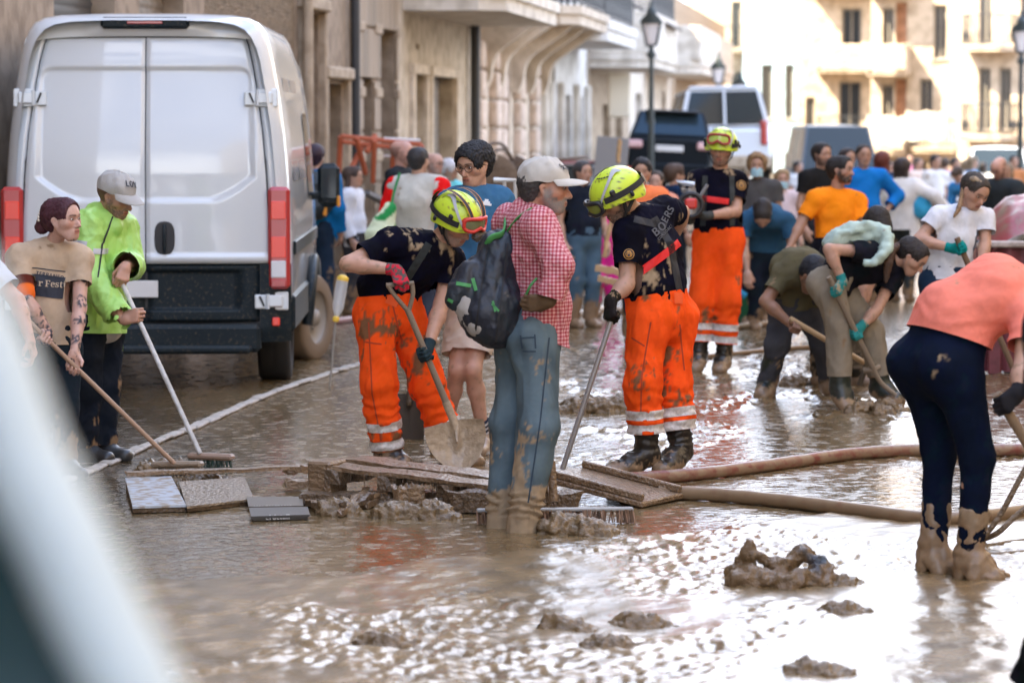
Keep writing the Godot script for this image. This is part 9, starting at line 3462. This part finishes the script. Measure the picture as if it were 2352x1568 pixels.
func bits() -> void:
	# the bottle put over a stake
	var o := thing("stake_bottle", "clear plastic bottle with yellow ends stuck upside down on a thin stake", "bottle", gp(756, 888))
	var d := depth_of(o.position)
	var a := Vector3.ZERO
	var b := at(770, 740, d) - o.position
	var mb := MB.new()
	mb.tube(pts([a - Vector3(0, 0.05, 0), b + (b - a).normalized() * 0.06]), 0.008, 8)
	part("stake", mb, mat(0.25, 0.23, 0.2, 0.5), o)
	var top := at(788, 634, d) - o.position
	var dir := (top - b).normalized()
	var bs := Basis(dir.cross(side_z).normalized(), dir, dir.cross(side_z).normalized().cross(dir))
	var l := b.distance_to(top)
	mb = MB.new()
	mb.xf = Transform3D(bs, b)
	mb.lathe(PackedVector2Array([Vector2(0.014, 0.02), Vector2(0.018, 0.05), Vector2(0.04, 0.1), Vector2(0.044, 0.14), Vector2(0.041, 0.17), Vector2(0.044, 0.2), Vector2(0.043, l - 0.04), Vector2(0.034, l - 0.01)]), 18)
	var gm := mat(0.75, 0.78, 0.8, 0.12)
	gm.transparency = BaseMaterial3D.TRANSPARENCY_ALPHA
	gm.albedo_color.a = 0.35
	part("bottle", mb, gm, o)
	for q in [[0.0, 0.024, 0.05], [l - 0.05, 0.041, 0.06]]:
		mb = MB.new()
		mb.xf = Transform3D(bs, b + dir * q[0])
		mb.lathe(PackedVector2Array([Vector2(0.004, 0.0), Vector2(q[1], 0.008), Vector2(q[1], q[2] * 0.7), Vector2(q[1] * 0.5, q[2] * 0.96), Vector2(0.002, q[2])]), 16)
		part("yellow_end", mb, mat(0.75, 0.5, 0.06, 0.4), o)
	# the bucket
	o = thing("bucket", "dark green bucket with a light blue rag in front of the stooping man in blue", "bucket", gp(1702, 745))
	mb = MB.new()
	mb.lathe(PackedVector2Array([Vector2(0.001, 0.0), Vector2(0.105, 0.0), Vector2(0.14, 0.27), Vector2(0.152, 0.275), Vector2(0.15, 0.29), Vector2(0.138, 0.288), Vector2(0.1, 0.03)]), 24)
	part("pail", mb, mat(0.01, 0.1, 0.045, 0.45), o)
	mb = MB.new()
	mb.tube(curve([Vector3(-0.13, 0.28, 0.1), Vector3(-0.1, 0.4, 0.1), Vector3(0.0, 0.3, 0.12), Vector3(0.05, 0.27, 0.12)]), 0.05, 8, true, 0.5)
	part("rag", mb, mat(0.03, 0.33, 0.6, 0.8), o)
	# a spade stuck in the mud behind the shovel man
	o = thing("spade", "dark muddy square spade standing in mud behind the bending firefighter", "spade", gp(940, 1008))
	d = depth_of(o.position)
	mb = MB.new()
	mb.grid(6, 9, func(r: int, c: int) -> Vector3:
		var u := c / 8.0 * 2.0 - 1.0
		return Vector3(u * 0.09, -0.02 + 0.29 * r / 5.0, 0.02 * u * u))
	mb.grid(6, 9, func(r: int, c: int) -> Vector3:
		var u := c / 8.0 * 2.0 - 1.0
		return Vector3(u * 0.09, -0.02 + 0.29 * r / 5.0, 0.02 * u * u - 0.004), true)
	part("blade", mb, M.muddy_black, o)
	mb = MB.new()
	mb.tube(pts([Vector3(0, 0.2, 0.01), Vector3(0.02, 0.5, -0.02), Vector3(0.05, 1.0, -0.15)]), 0.018, 8)
	part("shaft", mb, M.mud_dark, o)
	# the green yard broom leaning in the middle distance
	o = thing("yard_broom", "green yard broom head with wooden back leaning behind the checked shirt man", "broom", gp(1350, 690))
	d = depth_of(o.position)
	var p0 := at(1318, 552, d) - o.position
	var p1 := at(1372, 672, d) - o.position
	mb = MB.new()
	mb.bar(p0, p1, 0.035, 0.06, 0.008, side_z)
	part("broom_block", mb, M.pick_wood, o)
	mb = MB.new()
	var bd := (p1 - p0).cross(side_z).normalized()
	if bd.x > 0:
		bd = -bd
	for k in 260:
		var q := p0.lerp(p1, rng.randf()) + side_z * rng.randf_range(-0.02, 0.02)
		mb.bar(q, q + bd * rng.randf_range(0.1, 0.13) + Vector3(rng.randf_range(-0.015, 0.015), rng.randf_range(-0.015, 0.015), 0), 0.006, 0.006)
	var br := part("bristles", mb, mat(0.008, 0.07, 0.045, 0.7), o)
	br.set_meta("kind", "stuff")
	mb = MB.new()
	mb.tube(pts([(p0 + p1) * 0.5, at(1420, 592, d - 0.2) - o.position, at(1470, 575, d - 0.3) - o.position]), 0.018, 8)
	part("handle", mb, M.pick_wood, o)
	# planks and handles lying there
	var odd := [["upright wooden shovel handle behind the pole firefighter's helmet", 1420, 372, 1424, 322, 36.0, 0.035], ["yellowish tool handle leaning behind the pole firefighter", 1388, 590, 1404, 500, 29.0, 0.03], ["wooden beam lying by the yard broom, upper one", 1370, 615, 1440, 628, 29.5, 0.06], ["wooden beam lying by the yard broom, lower one", 1376, 640, 1425, 650, 29.0, 0.05]]
	for q in odd:
		plank("tool_handle" if q[6] < 0.04 else "beam", q[0], "tool handle" if q[6] < 0.04 else "beam", at(q[1], q[2], q[5]), at(q[3], q[4], q[5]), q[6], q[6], M.pick_wood)
	o = thing("board_sheet", "grey sheet of board leaning in front of the black hatchback", "board", at(1402, 385, 50.0))
	mb = MB.new()
	mb.box(Vector3.ZERO, Vector3(0.5, 0.95, 0.03), 0.006, Basis(Vector3.BACK, -0.08) * Basis(Vector3.RIGHT, -0.2))
	part("sheet", mb, mat(0.23, 0.22, 0.21, 0.7), o)
	o = thing("barrier", "pale metal barrier behind the man in the blue sweatshirt", "barrier", at(1165, 470, 24.0))
	mb = MB.new()
	mb.tube(pts([Vector3(-0.1, 0.18, 0), Vector3(0.14, 0.18, 0), Vector3(0.15, -0.6, 0)]), 0.02, 8)
	mb.tube(pts([Vector3(-0.02, 0.18, 0), Vector3(-0.02, -0.6, 0)]), 0.014, 8)
	mb.tube(pts([Vector3(0.06, 0.18, 0), Vector3(0.06, -0.6, 0)]), 0.014, 8)
	part("rail", mb, mat(0.55, 0.55, 0.53, 0.4, 0.3), o)
	# the maroon skip with wreckage at the right edge
	o = thing("skip", "maroon corrugated metal skip with pale rim at the right edge", "skip", gp(2360, 860))
	d = depth_of(o.position)
	var s0 := at(2250, 566, d) - o.position
	mb = MB.new()
	var wall_m := grained(mat(0.16, 0.035, 0.045, 0.5), M.grime, 1.5, false)
	mb.grid(2, 40, func(r: int, c: int) -> Vector3:
		return Vector3(s0.x + 0.05 * c, 0.02 + (s0.y - 0.02) * r, s0.z + 0.02 * (1.0 if (c / 2) % 2 == 0 else -1.0)))
	mb.box(Vector3(s0.x, s0.y * 0.5, s0.z - 0.6), Vector3(0.03, s0.y, 1.15), 0.006)
	mb.box(Vector3(s0.x + 1.0, 0.25, s0.z - 0.6), Vector3(1.9, 0.04, 1.1), 0.006)
	part("tub", mb, wall_m, o)
	mb = MB.new()
	mb.box(Vector3(s0.x + 0.98, s0.y + 0.02, s0.z + 0.03), Vector3(2.04, 0.05, 0.07), 0.012)
	part("rim", mb, grained(mat(0.5, 0.42, 0.38, 0.5), M.grime, 2.0, false), o)
	for x in [0.12, 1.0]:
		mb = MB.new()
		mb.box(Vector3(s0.x + x, s0.y * 0.45, s0.z + 0.06), Vector3(0.1, s0.y * 0.9, 0.07), 0.01)
		part("rib", mb, wall_m, o)
	var w := thing("car_bonnet", "crumpled muddy red car bonnet thrown in the maroon skip", "car bonnet", at(2300, 520, d + 0.3))
	mb = MB.new()
	for fl in [false, true]:
		mb.grid(12, 14, func(r: int, c: int) -> Vector3:
			var u := c / 13.0
			var v := r / 11.0
			return Vector3(-0.25 + 0.95 * u, -0.22 + 0.45 * sin(minf(1.0, u * 2.4 + 0.05) * PI * 0.5) - 0.5 * pow(maxf(0.0, u - 0.45), 1.4) - 0.28 * (1.0 - v) * (1.0 - v) + 0.03 * na.get_noise_2d(u * 5.0, v * 5.0), 0.35 - 0.7 * v - (0.01 if fl else 0.0)), fl)
	part("panel", mb, grained(mat(1, 1, 1, 0.35), noise_tex(256, 0.02, 4, FastNoiseLite.TYPE_SIMPLEX_SMOOTH, 5, FastNoiseLite.FRACTAL_FBM, ramp([[0.0, lin(0.3, 0.04, 0.05)], [0.5, lin(0.26, 0.05, 0.05)], [0.65, lin(0.2, 0.12, 0.08)], [1.0, lin(0.22, 0.15, 0.1)]])), 1.4, false), w)

func heap() -> void:
	# the long pile of ruined furniture along the fronts
	var brown := [mud_mat(0.2, 0.135, 0.085, 0.7), mud_mat(0.13, 0.085, 0.055, 0.7), mud_mat(0.27, 0.2, 0.135, 0.7), mat(0.3, 0.3, 0.3, 0.6)]
	var r := RandomNumberGenerator.new()
	r.seed = 99
	for k in 74:
		var px := r.randf_range(790, 1560)
		if k < 24:
			px = r.randf_range(780, 900)
		var depth := r.randf_range(36, 46) + (px - 800) * 0.016
		var base := at(px, 400, depth)
		base.y = level(base.z) + r.randf_range(0.05, 1.15) * (1.0 if px < 1300 else 1.2)
		var dir := Vector3(r.randf_range(-1, 1), r.randf_range(-0.5, 0.8), r.randf_range(-0.7, 0.7)).normalized()
		var l := r.randf_range(0.25, 0.7)
		plank("broken_board", "broken muddy boards in the debris heap along the house fronts", "broken board", base - dir * l, base + dir * l, r.randf_range(0.06, 0.35), r.randf_range(0.02, 0.05), brown[r.randi() % 4], "broken boards in the debris heap")
	for k in 22:
		var px := r.randf_range(800, 1500)
		var depth := r.randf_range(37, 46) + (px - 800) * 0.016
		var p := at(px, 420, depth)
		p.y = level(p.z)
		var w := r.randf_range(0.4, 0.8)
		var o := thing("wrecked_cabinet", "muddy wrecked cabinets in the debris heap along the house fronts", "cabinet", p, "wrecked cabinets in the debris heap")
		o.basis = Basis(Vector3(r.randf(), r.randf(), r.randf()).normalized(), r.randf_range(-0.5, 0.5))
		var mb := MB.new()
		mb.box(Vector3(0, 0.4, 0), Vector3(w, r.randf_range(0.6, 1.0), 0.5), 0.02)
		part("carcass", mb, brown[k % 3], o)
		mb = MB.new()
		for e in 2:
			mb.box(Vector3((e - 0.5) * w * 0.47, 0.4, 0.26), Vector3(w * 0.43, 0.5, 0.03), 0.01)
		part("doors", mb, brown[(k + 1) % 3], o)
	# curved wires and branches
	for q in [[1118, 470, 1112, 350, 1150, 330, 1180, 372, 1196, 420], [1130, 440, 1125, 360, 1160, 345, 1186, 392, 1190, 440], [1190, 388, 1240, 372, 1290, 366, 1330, 362, 1350, 360], [1100, 420, 1150, 396, 1200, 398, 1250, 392, 1300, 400], [1110, 400, 1140, 412, 1180, 408, 1215, 420, 1260, 415], [880, 440, 900, 390, 930, 372, 945, 400, 960, 430]]:
		var p := []
		for k in 5:
			p.append(at(q[k * 2], q[k * 2 + 1], 41.0 + 0.4 * k))
		var o := thing("bent_pipe", ["tall bent pipe arching above the debris behind the blue sweatshirt man", "second bent pipe inside the tall arch", "long thin pipe sloping up to the red wreck", "muddy branch lying along the debris top", "muddy branch below the long thin pipe", "bent wire beside the orange frame"][used.get("bent_pipe", 0)], "pipe", p[0])
		var line := []
		for e in p:
			line.append(e - p[0])
		var mb := MB.new()
		mb.tube(curve(line, 8), 0.022, 7)
		part("tube", mb, brown[1], o)
	for k in 3:
		var o := thing("mattress_roll", ["muddy rolled mattress behind the blue sweatshirt man, left one", "muddy rolled mattress right of the first", "muddy rolled mattress nearest the checked shirt man's cap"][k], "mattress", at(1130 + k * 40, 418, 41.0 + k))
		var mb := MB.new()
		var sp := PackedVector3Array()
		for e in 40:
			var t := e / 39.0 * 14.0
			var rr := 0.05 + 0.011 * t
			sp.append(Vector3(cos(t) * rr, sin(t) * rr, 0))
		mb.tube(sp, 0.045, 6, true, 4.0, Vector3.BACK)
		part("roll", mb, brown[k], o)
	# orange frame
	var o := thing("orange_frame", "orange and white tubular frame standing in the debris near the van", "frame", at(868, 400, 36.0))
	var om := mat(0.42, 0.1, 0.04, 0.6)
	var bars := [[782, 312, 968, 332], [785, 325, 966, 345], [782, 312, 776, 420], [818, 316, 840, 400], [800, 400, 835, 330], [860, 322, 856, 420], [968, 332, 974, 420], [842, 350, 862, 310], [905, 330, 900, 400]]
	for q in bars:
		var mb := MB.new()
		mb.bar(at(q[0], q[1], 36.0) - o.position, at(q[2], q[3], 36.0 + 0.2) - o.position, 0.055, 0.05, 0.01)
		part("bar", mb, om, o)
	for y in [318, 340, 358]:
		var mb := MB.new()
		mb.bar(at(880, y, 36.3) - o.position, at(965, y + 4, 36.3) - o.position, 0.07, 0.03, 0.01)
		part("white_slat", mb, M.white, o)
